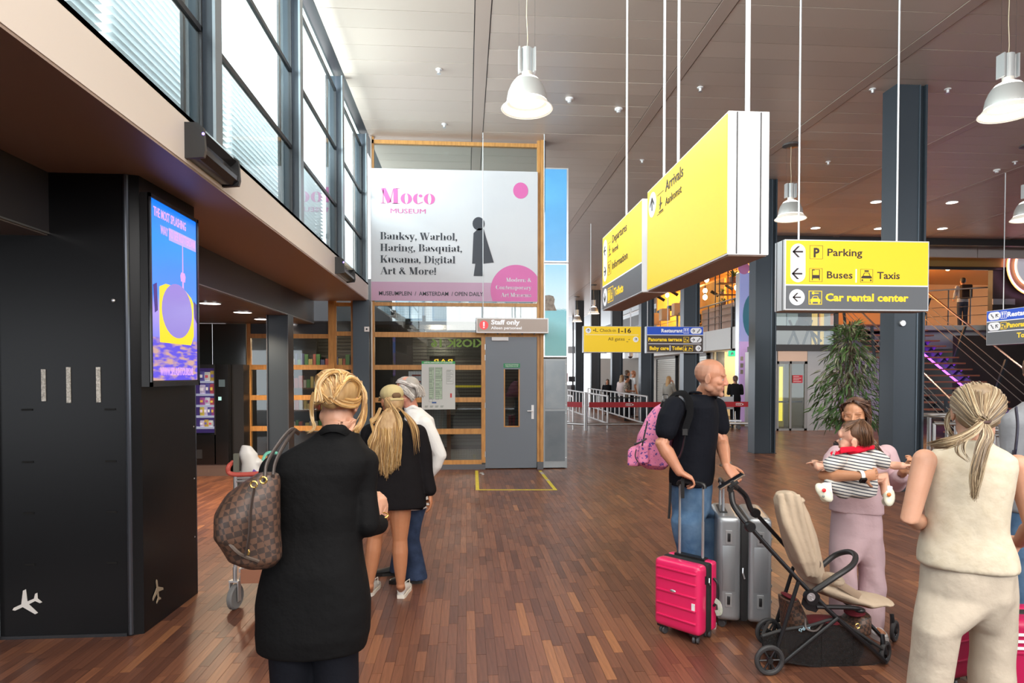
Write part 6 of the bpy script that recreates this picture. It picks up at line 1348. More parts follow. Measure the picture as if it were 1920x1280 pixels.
b.tube([Q(652, 812, Yb + .05), Q(640, 806, Yb - .07), Q(615, 806, Yb - .07), Q(603, 812, Yb + .04)], [.014, .02, .02, .014], 8)
solid('blazer', b, .0075, BLZ, t, 4, wr=folds(.004, 20, (.3, .2, 1), 4))
MB().tube(spl([Q(668, 822, Yb + .03), Q(652, 812, Yb - .055), Q(632, 803, Yb - .088), Q(608, 806, Yb - .075), Q(594, 822, Yb)]), [.016] * 17, 8, sq=.45).build('collar', BLZ, t, smooth=True)
b = MB()
b.loft([rg(Q(588, 1090, Yb), .165, .12), rg(Q(588, 1130, Yb), .17, .125)])
for px, r0 in ((545, .085), (627, .085)): b.loft([rg(Q(588, 1130, Yb), .168, .124), rg((xx_(px, Yb), Yb, zz(1205, Yb)), r0, .105), rg((xx_(px, Yb), Yb, zz(1285, Yb)), r0 * .97, .09), rg((xx_(px, Yb), Yb, .25), r0 * .95, .085), rg((xx_(px, Yb), Yb, .05), r0 * 1.05, .09)])
solid('trousers', b, .009, BLZ2, t, 3, wr=folds(.002, 12, (0, 0, 1), 9))
for px in (545, 627): shoe(t, (xx_(px, Yb), Yb - .1, 0), (xx_(px, Yb), Yb + .16, 0), BLACK)
# hair: french twist
BL1 = ((.50, .29, .10), (.58, .38, .17), (.40, .21, .07), (.64, .46, .25), (.30, .16, .06))
def hp_(x, y, z, s=1.0): return HC + HM @ V((x * .84, y * .92, z * .9)) * s
b = MB(); b.ell(hp_(0, -.018, .045), (.080, .098, .080), HM); b.ell(hp_(.0, -.085, .02), (.055, .045, .065), HM); b.ell(hp_(-.03, -.05, .085), (.05, .05, .035), HM)
solid('hair', b, .008, mat('hair_blonde', (.34, .19, .07), .5, noise=(40, (.5, .32, .14), .9), stretch=(1, 1, .25)), t, 3)
b = MB()
tw_ = []
for k_ in range(12):
    a = R(-150 + 300 * k_ / 11); tw_.append([hp_(.088 * math.sin(a), .06 * math.cos(a) + .0, .03 + .03 * math.cos(a)), hp_(.098 * math.sin(a), -.03 + .03 * math.cos(a), .075 + .03 * math.cos(a)), hp_(.07 * math.sin(a), -.09, .085 + .02 * math.cos(a)), hp_(.02 + .03 * math.sin(a), -.128, .045), hp_(.02, -.12, -.01)])
locks(b, tw_, 420, .0034, .004, BL1, 3, .5)
side = [[hp_(k_ * .07, .06, .11), hp_(k_ * .095, .035, .05), hp_(k_ * .09, -.02, .01), hp_(k_ * .05, -.09, .0), hp_(.01, -.12, .02)] for k_ in (1, -1)]
for s2 in side: locks(b, [s2, [p + HM @ V((0, -.01, -.035)) for p in s2]], 120, .0034, .003, BL1, 7, .5)
sw = [[hp_(-.02 + .04 * math.cos(a), -.118 + .012 * math.sin(a * 2), -.03 + k_ * .0), hp_(-.05, -.128, .03), hp_(-.02, -.13, .085), hp_(.03, -.125, .095), hp_(.045, -.125, .05)] for k_, a in enumerate((0, 1.2, 2.4))]
locks(b, sw, 130, .0036, .005, BL1, 9, .6)
# long loose lock on the right of the face, wisps left
locks(b, [[hp_(.06, .05, .10), hp_(.105, .05, .03), hp_(.115, .045, -.04), hp_(.105, .03, -.10), hp_(.085, .01, -.14)], [hp_(.05, .0, .11), hp_(.11, .01, .05), hp_(.12, .01, -.03), hp_(.115, .0, -.09), hp_(.10, -.01, -.12)]], 190, .0033, .005, BL1, 12, .2, wav=.004)
locks(b, [[Q(588, 735, Yb), Q(582, 760, Yb), Q(584, 785, Yb), Q(590, 800, Yb - .05), Q(579, 812, Yb - .08)], [Q(590, 735, Yb), Q(586, 765, Yb), Q(588, 790, Yb), Q(588, 806, Yb - .06), Q(576, 808, Yb - .08)]], 40, .0022, .003, BL1, 13, .15)
b.build('loose_hair', HAIR, t, smooth=True, kind='stuff')
MB().tube([Q(715, 966, Yb + .06) + V((.026 * math.cos(a), .008 * math.sin(a), .026 * math.sin(a) * .4)) for a in [2 * PI * i / 12 for i in range(13)]], .003, 6).build('bracelet', mat('gold', (.8, .5, .15), .25, .9), t)
# checked brown shoulder bag
def checker(name, c1, c2, sc_, rough=.45):
    m = mat(name, c1, rough, bump=(90, .05)); nt = m.node_tree; tc = nt.nodes.new('ShaderNodeTexCoord'); ck = nt.nodes.new('ShaderNodeTexChecker'); mp = nt.nodes.new('ShaderNodeMapping'); mp.inputs['Rotation'].default_value = (.1, .25, .6)
    n = nt.nodes.new('ShaderNodeTexNoise'); n.inputs['Scale'].default_value = 9; mr = nt.nodes.new('ShaderNodeMix'); mr.data_type = 'RGBA'; mr.inputs[0].default_value = 0
    _lnk(nt, tc.outputs['Object'], mp.inputs[0]); _lnk(nt, mp.outputs[0], ck.inputs[0]); ck.inputs['Scale'].default_value = sc_; ck.inputs[1].default_value = (*c1, 1); ck.inputs[2].default_value = (*c2, 1)
    _lnk(nt, tc.outputs['Object'], n.inputs[0]); _lnk(nt, ck.outputs[0], mr.inputs[6]); _lnk(nt, n.outputs['Fac'], mr.inputs[7]); _lnk(nt, mr.outputs[2], nt.nodes['Principled BSDF'].inputs['Base Color']); return m
CHK = checker('checked_canvas', (.105, .055, .036), (.040, .025, .020), 52)
Yg = 2.28
t = thing('shoulder_bag', 'slouchy brown checked shoulder bag on the blonde woman in black', 'bag', V(Q(470, 1050, Yg)))
b = MB()
def bag_ring(cx, cy, rx, ry_, yaw=20): return rg(Q(cx, cy, Yg), rx, ry_, yaw, 28, 2.8)
b.loft([bag_ring(488, 1058, .045, .05), bag_ring(478, 1044, .085, .085), bag_ring(462, 1000, .108, .105), bag_ring(466, 960, .105, .10), bag_ring(478, 925, .085, .08), bag_ring(492, 902, .062, .05), bag_ring(504, 888, .035, .028)])
solid('bag_body', b, .007, CHK, t, 4, wr=folds(.006, 26, (1, .3, -.5), 12))
b = MB(); b.tube(spl([Q(497, 900, Yg - .05), Q(500, 870, Yg), Q(520, 835, Yg + .08), Q(545, 806, Yg + .15), Q(560, 812, Yg + .25)]), .010, 8, sq=.6); b.tube(spl([Q(512, 893, Yg - .03), Q(516, 868, Yg + .03), Q(532, 835, Yg + .1), Q(552, 806, Yg + .18)]), .010, 8, sq=.6); b.build('handles', mat('handle_leather', (.075, .06, .055), .4), t, smooth=True, kind='stuff')
GOLD = MATS['gold']
for px, py in ((476, 908), (461, 1035), (494, 900)): MB().tube([Q(px, py, Yg - .09) + V((.011 * math.cos(a), 0, .011 * math.sin(a))) for a in [2 * PI * i / 10 for i in range(11)]], .0035, 6).build('buckle_ring', GOLD, t)
MB().tube(spl([Q(476, 915, Yg - .085), Q(470, 955, Yg - .115), Q(468, 1000, Yg - .12), Q(461, 1040, Yg - .11)]), [.013] * 13, 6, sq=.25).build('side_strap', mat('strap_dark', (.05, .035, .03), .45), t)
MB().tube(spl([Q(412, 990, Yg - .06), Q(425, 1012, Yg - .10), Q(450, 1038, Yg - .11), Q(485, 1052, Yg - .08)]), .006, 6).build('piping', mat('piping_leather', (.10, .075, .06), .4), t)

# ---------------------------------------------------------------- 2 young woman with cap
t = person('young woman in a beige cap and black jacket with long blond hair and bare legs', -.56, 4.85)
Yc = 4.85
b = MB()
def r2(px, py, rx, ry_, dy=0): return (Q(px, py, Yc + dy), rx, ry_)
torso(b, [r2(742, 920, .15, .105), r2(742, 895, .155, .11), r2(740, 860, .12, .09), r2(738, 825, .13, .095), r2(736, 800, .15, .09), r2(735, 790, .08, .07), r2(733, 780, .05, .052)], 10)
HC2 = Q(734, 752, Yc + .02); HM2 = hm(28, -6); headshape(b, HC2, HM2, .92); limb(b, [Q(734, 790, Yc), HC2 + V((0, 0, -.05))], [.048, .05])
arm(b, Q(786, 808, Yc), Q(800, 870, Yc - .03), Q(806, 926, Yc), (.042, .038, .034, .024), dict(fwd=(.12, .05, -1), nrm=(-1, .1, 0), thumb=1, s=.9, curl=(20, 25, 20)))
arm(b, Q(690, 806, Yc), Q(682, 870, Yc), Q(690, 910, Yc + .16), (.042, .038, .034, .024), dict(fwd=(.2, 1, -.2), nrm=(1, 0, 0), thumb=-1, s=.9))
leg(b, Q(751, 925, Yc), Q(750, 1011, Yc + .01), Q(751, 1090, Yc), (.085, .080, .056, .060, .034), toe=Q(755, 1108, Yc + .14) * 1)
leg(b, Q(722, 925, Yc), Q(703, 1005, Yc + .05), Q(693, 1090, Yc + .04), (.085, .080, .056, .060, .034), toe=Q(692, 1108, Yc + .18))
solid('body', b, .0055, SKIN_T, t, 3)
JK = cloth('jacket_black', (.007, .006, .007), .85, (260, .15))
b = MB()
torso(b, [r2(743, 949, .222, .15), r2(743, 930, .218, .15), r2(742, 880, .205, .145), r2(739, 835, .20, .14), r2(738, 812, .205, .13), r2(737, 799, .18, .11), r2(736, 790, .11, .09), r2(735, 782, .07, .065)], 8, 32, 2.6)
limb(b, [Q(783, 812, Yc), Q(793, 850, Yc), Q(798, 885, Yc), Q(806, 916, Yc)], [.068, .066, .062, .055]); limb(b, [Q(694, 810, Yc), Q(688, 860, Yc), Q(685, 900, Yc + .06)], [.066, .064, .058])
b.box(Q(762, 950, Yc).x, Q(792, 950, Yc).x, Yc + .06, Yc + .13, zz(957, Yc), zz(930, Yc))
solid('jacket', b, .008, JK, t, 3, wr=folds(.006, 16, (.6, .2, 1), 21))
b = MB(); b.ell(HC2 + HM2 @ V((0, -.012, .055)), (.088, .105, .072), HM2); b.loft([[HC2 + HM2 @ V((x_, .075 + y_, z_)) for x_, y_, z_ in ((-.07, 0, .03), (.07, 0, .03), (.07, .005, .042), (-.07, .005, .042))], [HC2 + HM2 @ V((x_, .17, z_ - .02)) for x_, z_ in ((-.045, .03), (.045, .03), (.045, .04), (-.045, .04))]])
solid('cap', b, .006, cloth('cap_beige', (.50, .40, .20), .85), t, 3)
MB().ell(HC2 + HM2 @ V((0, -.105, .035)), (.036, .018, .026), HM2, 14, 8).build('cap_opening', mat('cap_hole', (.13, .07, .03), .8), t, smooth=True); MB().tube([HC2 + HM2 @ V((x_, -.118 + abs(x_) * .25, .008)) for x_ in (-.05, -.025, 0, .025, .05)], [.010] * 5, 6, sq=.4).build('cap_strap', MATS['cap_beige'], t, smooth=True)
BL2 = ((.42, .25, .09), (.52, .34, .15), (.32, .18, .07), (.60, .42, .22), (.25, .14, .06))
g = []
for i, (x0, x1, x2, x3, ye) in enumerate(((712, 700, 692, 703, 868), (716, 712, 705, 715, 880), (722, 722, 718, 722, 895), (730, 730, 731, 732, 885), (740, 743, 738, 738, 880), (750, 752, 747, 748, 872))):
    g.append([HC2 + HM2 @ V((.07 - .028 * i, -.07, .015)), Q(x0, 785, Yc - .10), Q(x1, 815, Yc - .16), Q(x2 + 3, 845, Yc - .165), Q(x3, ye, Yc - .165)])
b = MB(); locks(b, g, 420, .0045, .008, BL2, 31, .2, wav=.008, steps=4)
locks(b, [[Q(712, 765, Yc - .08), Q(704, 780, Yc - .1), Q(694, 786, Yc - .12), Q(701, 805, Yc - .15), Q(690, 825, Yc - .16), Q(694, 842, Yc - .16)], [Q(714, 765, Yc - .08), Q(706, 784, Yc - .1), Q(697, 792, Yc - .12), Q(700, 810, Yc - .15), Q(694, 830, Yc - .16), Q(700, 850, Yc - .16)]], 34, .005, .005, BL2, 32, .2)
locks(b, [[Q(748, 762, Yc - .08), Q(760, 780, Yc - .12), Q(770, 805, Yc - .15), Q(775, 835, Yc - .155), Q(777, 855, Yc - .155)], [Q(745, 765, Yc - .08), Q(768, 780, Yc - .11), Q(784, 800, Yc - .1), Q(788, 820, Yc - .1), Q(790, 842, Yc - .1)]], 12, .0042, .004, BL2, 33, .15)
b.build('long_hair', HAIR, t, smooth=True, kind='stuff')
b = MB(); b.ell(HC2 + HM2 @ V((0, -.045, -.01)), (.078, .068, .085), HM2); b.loft([rg(Q(732, 770, Yc - .06), .06, .04, 10), rg(Q(730, 800, Yc - .12), .085, .03, 10), rg(Q(728, 850, Yc - .15), .075, .015, 10)]); solid('hair', b, .008, mat('hair_dark_blond', (.33, .19, .08), .55, noise=(50, (.5, .33, .16), .8), stretch=(1, 1, .15)), t, 2)
SNK = mat('sneaker_silver', (.55, .53, .50), .4, noise=(30, (.75, .73, .70), .9)); SOLE = mat('sole_cream', (.72, .68, .60), .5)
for px, dy in ((752, 0), (692, .05)):
    h_ = P(px, 1120 if dy == 0 else 1116, Z=0); s_ = shoe(t, (h_.x, h_.y - .02, 0), (h_.x + .03, h_.y + .24, 0), SNK, SOLE, .085, .044, 'sneaker'); MB().tube([(h_.x + .02, h_.y + .04, .1), (h_.x + .06, h_.y + .05, .125), (h_.x + .06, h_.y + .06, .07)], .004, 5).build('lace', SOLE, s_)

# ---------------------------------------------------------------- 3 white-haired man
t = person('white-haired man with glasses in a white shirt and jeans facing left', -.42, 5.35)
Yw = 5.35
b = MB()
def r3(px, py, rx, ry_, dy=0): return (Q(px, py, Yw + dy), rx, ry_)
torso(b, [r3(772, 945, .15, .12), r3(775, 900, .16, .13), r3(778, 850, .16, .12), r3(782, 800, .18, .12), r3(784, 782, .16, .10), r3(776, 772, .08, .075), r3(770, 762, .058, .06)], 75)
HC3 = Q(763, 733, Yw); HM3 = hm(82, -8); headshape(b, HC3, HM3, 1.0); limb(b, [Q(774, 775, Yw), HC3 + V((.01, 0, -.06))], [.06, .058])
arm(b, Q(797, 795, Yw - .12), Q(824, 852, Yw - .12), Q(806, 884, Yw - .1), (.048, .045, .038, .028), dict(fwd=(-1, 0, -.4), nrm=(0, 1, 0), thumb=-1))
arm(b, Q(770, 800, Yw + .16), Q(760, 860, Yw + .15), Q(730, 885, Yw + .1), (.048, .045, .038, .028), dict(fwd=(-1, 0, 0), nrm=(0, -1, 0), thumb=1))
leg(b, Q(768, 945, Yw - .08), Q(770, 1010, Yw - .1), V((Q(778, 1075, Yw - .12).x, Yw - .12, .09)), toe=(Q(762, 1090, Yw - .12).x, Yw - .12, .04)); leg(b, Q(762, 945, Yw + .08), Q(755, 1005, Yw + .1), V((Q(748, 1065, Yw + .12).x, Yw + .12, .09)), toe=(Q(728, 1066, Yw + .12).x, Yw + .12, .04))
solid('body', b, .0055, SKIN_R, t, 3)
SHW = cloth('linen_white', (.70, .69, .67), .85, (120, .1)); b = MB()
torso(b, [r3(772, 948, .19, .15), r3(774, 900, .195, .155), r3(778, 850, .195, .15), r3(783, 805, .21, .14), r3(785, 785, .18, .11), r3(778, 772, .09, .085), r3(773, 764, .068, .068)], 75)
limb(b, [Q(795, 797, Yw - .12), Q(811, 825, Yw - .13), Q(825, 853, Yw - .13)], [.075, .068, .060]); limb(b, [Q(824, 853, Yw - .13), Q(818, 872, Yw - .12), Q(808, 884, Yw - .1)], [.060, .050, .045]); limb(b, [Q(770, 802, Yw + .15), Q(758, 860, Yw + .15)], [.07, .06])
solid('shirt', b, .008, SHW, t, 3, wr=folds(.006, 22, (.7, 0, 1), 41)); MB().tube(spl([Q(762, 768, Yw - .06), Q(776, 762, Yw - .075), Q(790, 772, Yw - .03), Q(786, 770, Yw + .05)]), .014, 8, sq=.5).build('collar', SHW, t, smooth=True)
b = MB(); b.loft([rg(Q(770, 930, Yw), .165, .14, 75), rg(Q(768, 955, Yw), .16, .14, 75)])
for px0, px1, px2, dy in ((768, 770, 779, -.1), (762, 756, 750, .1)): b.loft([rg(Q(768, 955, Yw), .158, .138, 75), rg(Q(px0, 980, Yw + dy * .8), .085, .10, 75), rg(Q(px1, 1010, Yw + dy), .07, .075, 75), rg((Q(px2, 1060, Yw + dy).x, Yw + dy, .18), .065, .07, 75), rg((Q(px2 + 1, 1060, Yw + dy).x, Yw + dy, .035), .085, .095, 75)])
solid('jeans', b, .009, cloth('denim_dark', (.020, .032, .065), .8, (300, .2), noise=(14, (.035, .055, .11), .8)), t, 3, wr=folds(.004, 20, (0, 0, 1), 43))
for px, Y_ in ((782, 5.25), (750, 5.47)): x_ = Q(px, 1080, Y_).x; shoe(t, (x_ + .04, Y_, 0), (x_ - .22, Y_ - .01, 0), mat('black_leather', (.012, .012, .012), .3), None, .07, .045)
WH = ((.46, .42, .38), (.55, .51, .47), (.30, .26, .23), (.64, .60, .57)); b = MB()
def h3(x, y, z): return HC3 + HM3 @ V((x, y, z))
g = []
for k_ in range(9): a = R(-80 + 20 * k_); g.append([h3(.05 * math.sin(a), .055, .095 - .01 * abs(math.sin(a))), h3(.085 * math.sin(a), .0, .115 - .05 * abs(math.sin(a))), h3(.09 * math.sin(a), -.07, .08 - .05 * abs(math.sin(a))), h3(.09 * math.sin(a), -.11, .01), h3(.09 * math.sin(a), -.115 - .01 * math.cos(a), -.055)])
locks(b, g, 480, .0036, .006, WH, 51, .35, wav=.008); locks(b, [[h3(-.085, .02, .06), h3(-.092, -.02, .03), h3(-.092, -.05, -.02), h3(-.085, -.07, -.06)], [h3(-.082, .035, .03), h3(-.09, .01, .0), h3(-.09, -.03, -.04), h3(-.08, -.06, -.085)]], 60, .007, .007, WH, 52, .3, wav=.006)
b.build('hair', HAIR, t, smooth=True, kind='stuff')
b = MB(); b.ell(h3(0, -.035, .04), (.082, .082, .078), HM3); b.ell(h3(0, -.06, -.02), (.07, .05, .05), HM3); solid('hair_base', b, .009, mat('hair_white', (.33, .30, .27), .6), t, 2)
g_ = MB(); g_.tube([h3(-.080, -.005, .008), h3(-.078, .04, .006), h3(-.068, .085, .004)], .003, 5); g_.tube([h3(-.05 + .022 * math.cos(a), .10 + .0, -.004 + .018 * math.sin(a)) for a in [2 * PI * i / 12 for i in range(13)]], .0025, 5); g_.tube([h3(.02 + .022 * math.cos(a), .102, -.004 + .018 * math.sin(a)) for a in [2 * PI * i / 12 for i in range(13)]], .0025, 5); g_.build('glasses', BLACK, t, kind='stuff')
eyes(t, HC3, HM3)
# ---------------------------------------------------------------- 4 man in the dark T-shirt
Ym = 4.36
t = person('bald man in a dark navy T-shirt and blue jeans wearing a pink backpack', Q(1300, 900, Ym).x, Ym)
man = t
YAW = -118
fd = V((-math.sin(R(YAW)), math.cos(R(YAW)), 0)); rt = V((math.cos(R(YAW)), math.sin(R(YAW)), 0))
def r4(px, py, rx, ry_, Y=Ym): return (Q(px, py, Y), rx, ry_)
HC4 = Q(1333, 708, Ym - .14); HM4 = hm(-120, -7, 0)
b = MB()
torso(b, [r4(1297, 945, .15, .12), r4(1297, 900, .165, .13), r4(1302, 850, .17, .13), r4(1308, 800, .185, .125), r4(1312, 765, .20, .11), r4(1314, 750, .16, .09), r4(1317, 741, .085, .078, Ym - .04), r4(1325, 728, .058, .060, Ym - .09)], YAW)
headshape(b, HC4, HM4, 1.05)
limb(b, [Q(1317, 745, Ym - .06), Q(1327, 728, Ym - .11), HC4 + V((-.01, 0, -.05))], [.066, .060, .056])
# near (right) arm on the suitcase handle
hx, hy, hz = 1.475, 4.11, .985
arm(b, Q(1262, 762, Ym - .16), Q(1241, 832, Ym - .2), V((hx - .075, hy + .0, hz + .075)), (.055, .052, .046, .031), dict(fwd=(.8, .0, -.42), nrm=(-.25, .15, -1), thumb=1, s=1.08, curl=(38, 55, 45), spread=.012))
# far (left) arm to the pushchair
arm(b, Q(1345, 760, Ym + .12), Q(1354, 830, Ym + .06), Q(1362, 873, Ym - .22), (.055, .050, .044, .030), dict(fwd=(.35, -.55, -.55), nrm=(.2, .3, -1), thumb=1, s=1.05, curl=(40, 55, 45)))
for dx, dy in ((-.075, -.10), (.09, .06)): leg(b, Q(1297, 945, Ym) + V((dx, dy, 0)), V((Q(1300, 900, Ym).x + dx * 1.1 + .02, Ym + dy * 1.1, .50)), V((Q(1296, 900, Ym).x + dx * 1.1, Ym + dy * 1.2, .09)), (.07, .068, .05, .05, .035), toe=V((Q(1296, 900, Ym).x + dx, Ym + dy, .04)) + fd * .15)
def man_paint(co):
    Mi = np.array(HM4.inverted()); l = (co - np.array(HC4)) @ Mi.T / 1.05; x, y, z = l[:, 0], l[:, 1], l[:, 2]
    base = np.tile(np.array([.52, .235, .14]), (len(co), 1)); rs = np.sin(co[:, 0] * 61) * np.sin(co[:, 1] * 57 + 1) * np.sin(co[:, 2] * 49)
    base *= (1 + .05 * rs)[:, None]
    def mix(c, m): nonlocal base; m = np.clip(m, 0, 1)[:, None]; base = base * (1 - m) + np.array(c) * m
    hd = z > -.14
    mix((.62, .235, .16), hd * np.exp(-((x ** 2 + (y - .085) ** 2 * .5 + (z + .02) ** 2) / .0016)) * .6)   # flushed nose and cheeks
    mix((.32, .19, .14), hd * np.clip((-z - .042) / .02, 0, 1) * (z > -.125) * (y > -.01) * .5)                # stubble
    mix((.34, .22, .17), hd * np.clip((-y + .01) / .02, 0, 1) * (z < .075) * (z > -.06) * (np.abs(x) > .0) * .32)  # shaved sides
    mix((.50, .17, .14), hd * np.exp(-((x / .022) ** 2 + ((z + .063) / .0075) ** 2)) * (y > .075) * .9)         # lips
    mix((.30, .16, .10), hd * np.exp(-(((np.abs(x) - .031) / .020) ** 2 + ((z - .031) / .0045) ** 2)) * (y > .06) * .75)  # brows
    mix((.30, .12, .08), hd * np.exp(-(((np.abs(x) - .031) / .015) ** 2 + ((z - .009) / .0035) ** 2)) * (y > .06) * .7)  # lids
    return base
solid('body', b, .0047, paintskin('skin_man'), t, 5, paint=man_paint)
eyes(t, HC4, HM4, 1.05, down=18, y=.0690)
TEE = cloth('tee_navy', (.005, .006, .010), .85, (240, .12)); b = MB()
torso(b, [r4(1296, 905, .188, .145), r4(1297, 885, .192, .150), r4(1300, 850, .192, .150), r4(1306, 815, .192, .142), r4(1311, 780, .205, .132), r4(1313, 762, .212, .118), r4(1314, 750, .18, .10), r4(1316, 743, .115, .088, Ym - .03), r4(1317, 738, .086, .080, Ym - .05)], YAW, 36)
limb(b, [Q(1264, 764, Ym - .14), Q(1254, 785, Ym - .17), Q(1249, 806, Ym - .18)], [.078, .078, .074]); limb(b, [Q(1342, 764, Ym + .12), Q(1350, 800, Ym + .1)], [.075, .07])
solid('tee_shirt', b, .0065, TEE, t, 3, wr=folds(.0045, 24, (.5, .3, 1), 61, 1.45, 1.1))
MB().tube([Q(1318, 738, Ym - .05) + V((math.cos(a) * .088, math.sin(a) * .082, -.010 + .022 * -math.sin(a + 1.0) * 1)) for a in [2 * PI * i / 24 for i in range(25)]], .009, 8, caps=False).build('neck_rib', TEE, t, smooth=True)
b = MB(); b.loft([rg(Q(1297, 895, Ym), .175, .135, YAW), rg(Q(1297, 915, Ym), .178, .138, YAW), rg(Q(1298, 950, Ym), .175, .135, YAW)])
for dx, dy, kx in ((-.082, -.10, .03), (.095, .07, .05)):
    c = Q(1298, 940, Ym) + V((dx, dy, 0)); x_, y_ = c.x, c.y
    b.loft([rg(Q(1298, 950, Ym), .174, .134, YAW), rg((x_ + .01, y_, .70), .096, .108, YAW), rg((x_ + kx, y_, .50), .082, .088, YAW), rg((x_ + kx * .6, y_, .28), .075, .085, YAW), rg((x_, y_, .04), .08, .09, YAW)])
solid('jeans', b, .008, cloth('denim_blue', (.055, .115, .215), .8, (260, .25), noise=(9, (.13, .22, .34), .85)), t, 3, wr=folds(.0065, 26, (.3, 0, 1), 63))
for dx, dy in ((-.082, -.11), (.095, .07)): c = V((Q(1297, 900, Ym).x + dx, Ym + dy, 0)); shoe(t, c - fd * .09, c + fd * .2, mat('white_sneaker', (.7, .7, .7), .5), None, .08, .05)
B('belt_strap', BLACK, t, (Q(1274, 925, Ym - .2).x, Q(1280, 925, Ym - .2).x, Ym - .235, Ym - .228, zz(938, Ym - .2), zz(900, Ym - .2)))
wp = Q(1360, 869, Ym - .2); MB().tube([wp + V((.036 * math.cos(a), .030 * math.sin(a), .012 * math.cos(a))) for a in [2 * PI * i / 14 for i in range(15)]], .008, 6, sq=.5).build('wrist_watch', mat('watch_steel', (.5, .48, .42), .3, .8), t, smooth=True)
# straps of the backpack over the near shoulder belong to the backpack
t = thing('backpack', 'pink backpack with small dark print on the bald man', 'backpack', V(Q(1228, 878, Ym + .1)))
def pinkprint():
    m = mat('pink_print', (.78, .25, .42), .75, bump=(60, .1)); nt = m.node_tree; tc = nt.nodes.new('ShaderNodeTexCoord'); v = nt.nodes.new('ShaderNodeTexVoronoi'); v.inputs['Scale'].default_value = 42; n = nt.nodes.new('ShaderNodeTexNoise'); n.inputs['Scale'].default_value = 35
    mp = nt.nodes.new('ShaderNodeVectorMath'); mp.operation = 'MULTIPLY_ADD'; mp.inputs[1].default_value = (.05, .05, .05); _lnk(nt, tc.outputs['Object'], n.inputs[0]); _lnk(nt, n.outputs['Color'], mp.inputs[0]); _lnk(nt, tc.outputs['Object'], mp.inputs[2]); _lnk(nt, mp.outputs[0], v.inputs['Vector'])
    r = nt.nodes.new('ShaderNodeValToRGB'); r.color_ramp.interpolation = 'CONSTANT'; r.color_ramp.elements[0].color = (.10, .05, .25, 1); r.color_ramp.elements[1].position = .31; r.color_ramp.elements[1].color = (.72, .22, .38, 1); _lnk(nt, v.outputs['Distance'], r.inputs[0]); _lnk(nt, r.outputs[0], nt.nodes['Principled BSDF'].inputs['Base Color']); return m
PKP = pinkprint(); bd = -fd; b = MB()
def br_(px, py, rx, ry_, Y=Ym + .12): return rg(Q(px, py, Y), rx, ry_, YAW, 28, 2.7)
b.loft([br_(1232, 876, .10, .07), br_(1229, 868, .155, .115), br_(1227, 845, .168, .125), br_(1230, 815, .16, .12), br_(1236, 785, .14, .095), br_(1246, 765, .11, .06), br_(1254, 752, .07, .03)])
c = Q(1222, 856, Ym + .1) + bd * .11; b.bbox(c, (.24, .09, .13), RZ(YAW), .45); b.bbox(Q(1214, 850, Ym) + bd * .02, (.10, .08, .14), RZ(YAW), .45)
solid('bag_body', b, .006, PKP, t, 3, wr=folds(.008, 34, (1, .5, .8), 71))
ZP = mat('zip_dark', (.03, .025, .03), .5)
MB().tube(spl([Q(1214, 790, Ym - .06), Q(1209, 812, Ym - .08), Q(1204, 836, Ym - .08)]), .006, 6).build('zip', ZP, t); MB().tube(spl([Q(1190, 833, Ym - .05), Q(1200, 829, Ym - .09), Q(1212, 822, Ym - .09)]), .007, 6).build('zip', ZP, t); MB().tube(spl([Q(1193, 842, Ym - .06), Q(1191, 855, Ym - .06), Q(1196, 866, Ym - .06)]), .004, 6).build('zip_pull', ZP, t)
b = MB()
b.tube(spl([Q(1250, 752, Ym), Q(1263, 740, Ym - .09), Q(1280, 737, Ym - .17), Q(1292, 752, Ym - .22), Q(1294, 775, Ym - .24), Q(1288, 795, Ym - .245), Q(1284, 808, Ym - .25)]), [.024] * 25, 8, sq=.3, up=(0, -1, .2)); b.build('shoulder_strap', cloth('strap_black', (.006, .006, .007)), t, smooth=True)
b = MB(); b.tube(spl([Q(1285, 806, Ym - .268), Q(1281, 835, Ym - .262), Q(1274, 856, Ym - .23), Q(1262, 866, Ym - .14)]), [.014] * 13, 6, sq=.25, up=(0, -1, 0)); b.build('lower_strap', BLACK, t, smooth=True); p = Q(1284, 810, Ym - .285); MB().bbox(p, (.034, .012, .04)).build('buckle', BLACK, t)
MB().tube(spl([Q(1240, 762, Ym), Q(1246, 750, Ym - .02), Q(1258, 752, Ym + .02)]), .012, 6).build('grab_loop', BLACK, t)
MB().tube(spl([Q(1257, 905, Ym - .1), Q(1256, 940, Ym - .1), Q(1254, 972, Ym - .1)]), [.010] * 9, 6, sq=.3).build('loose_strap', BLACK, t)

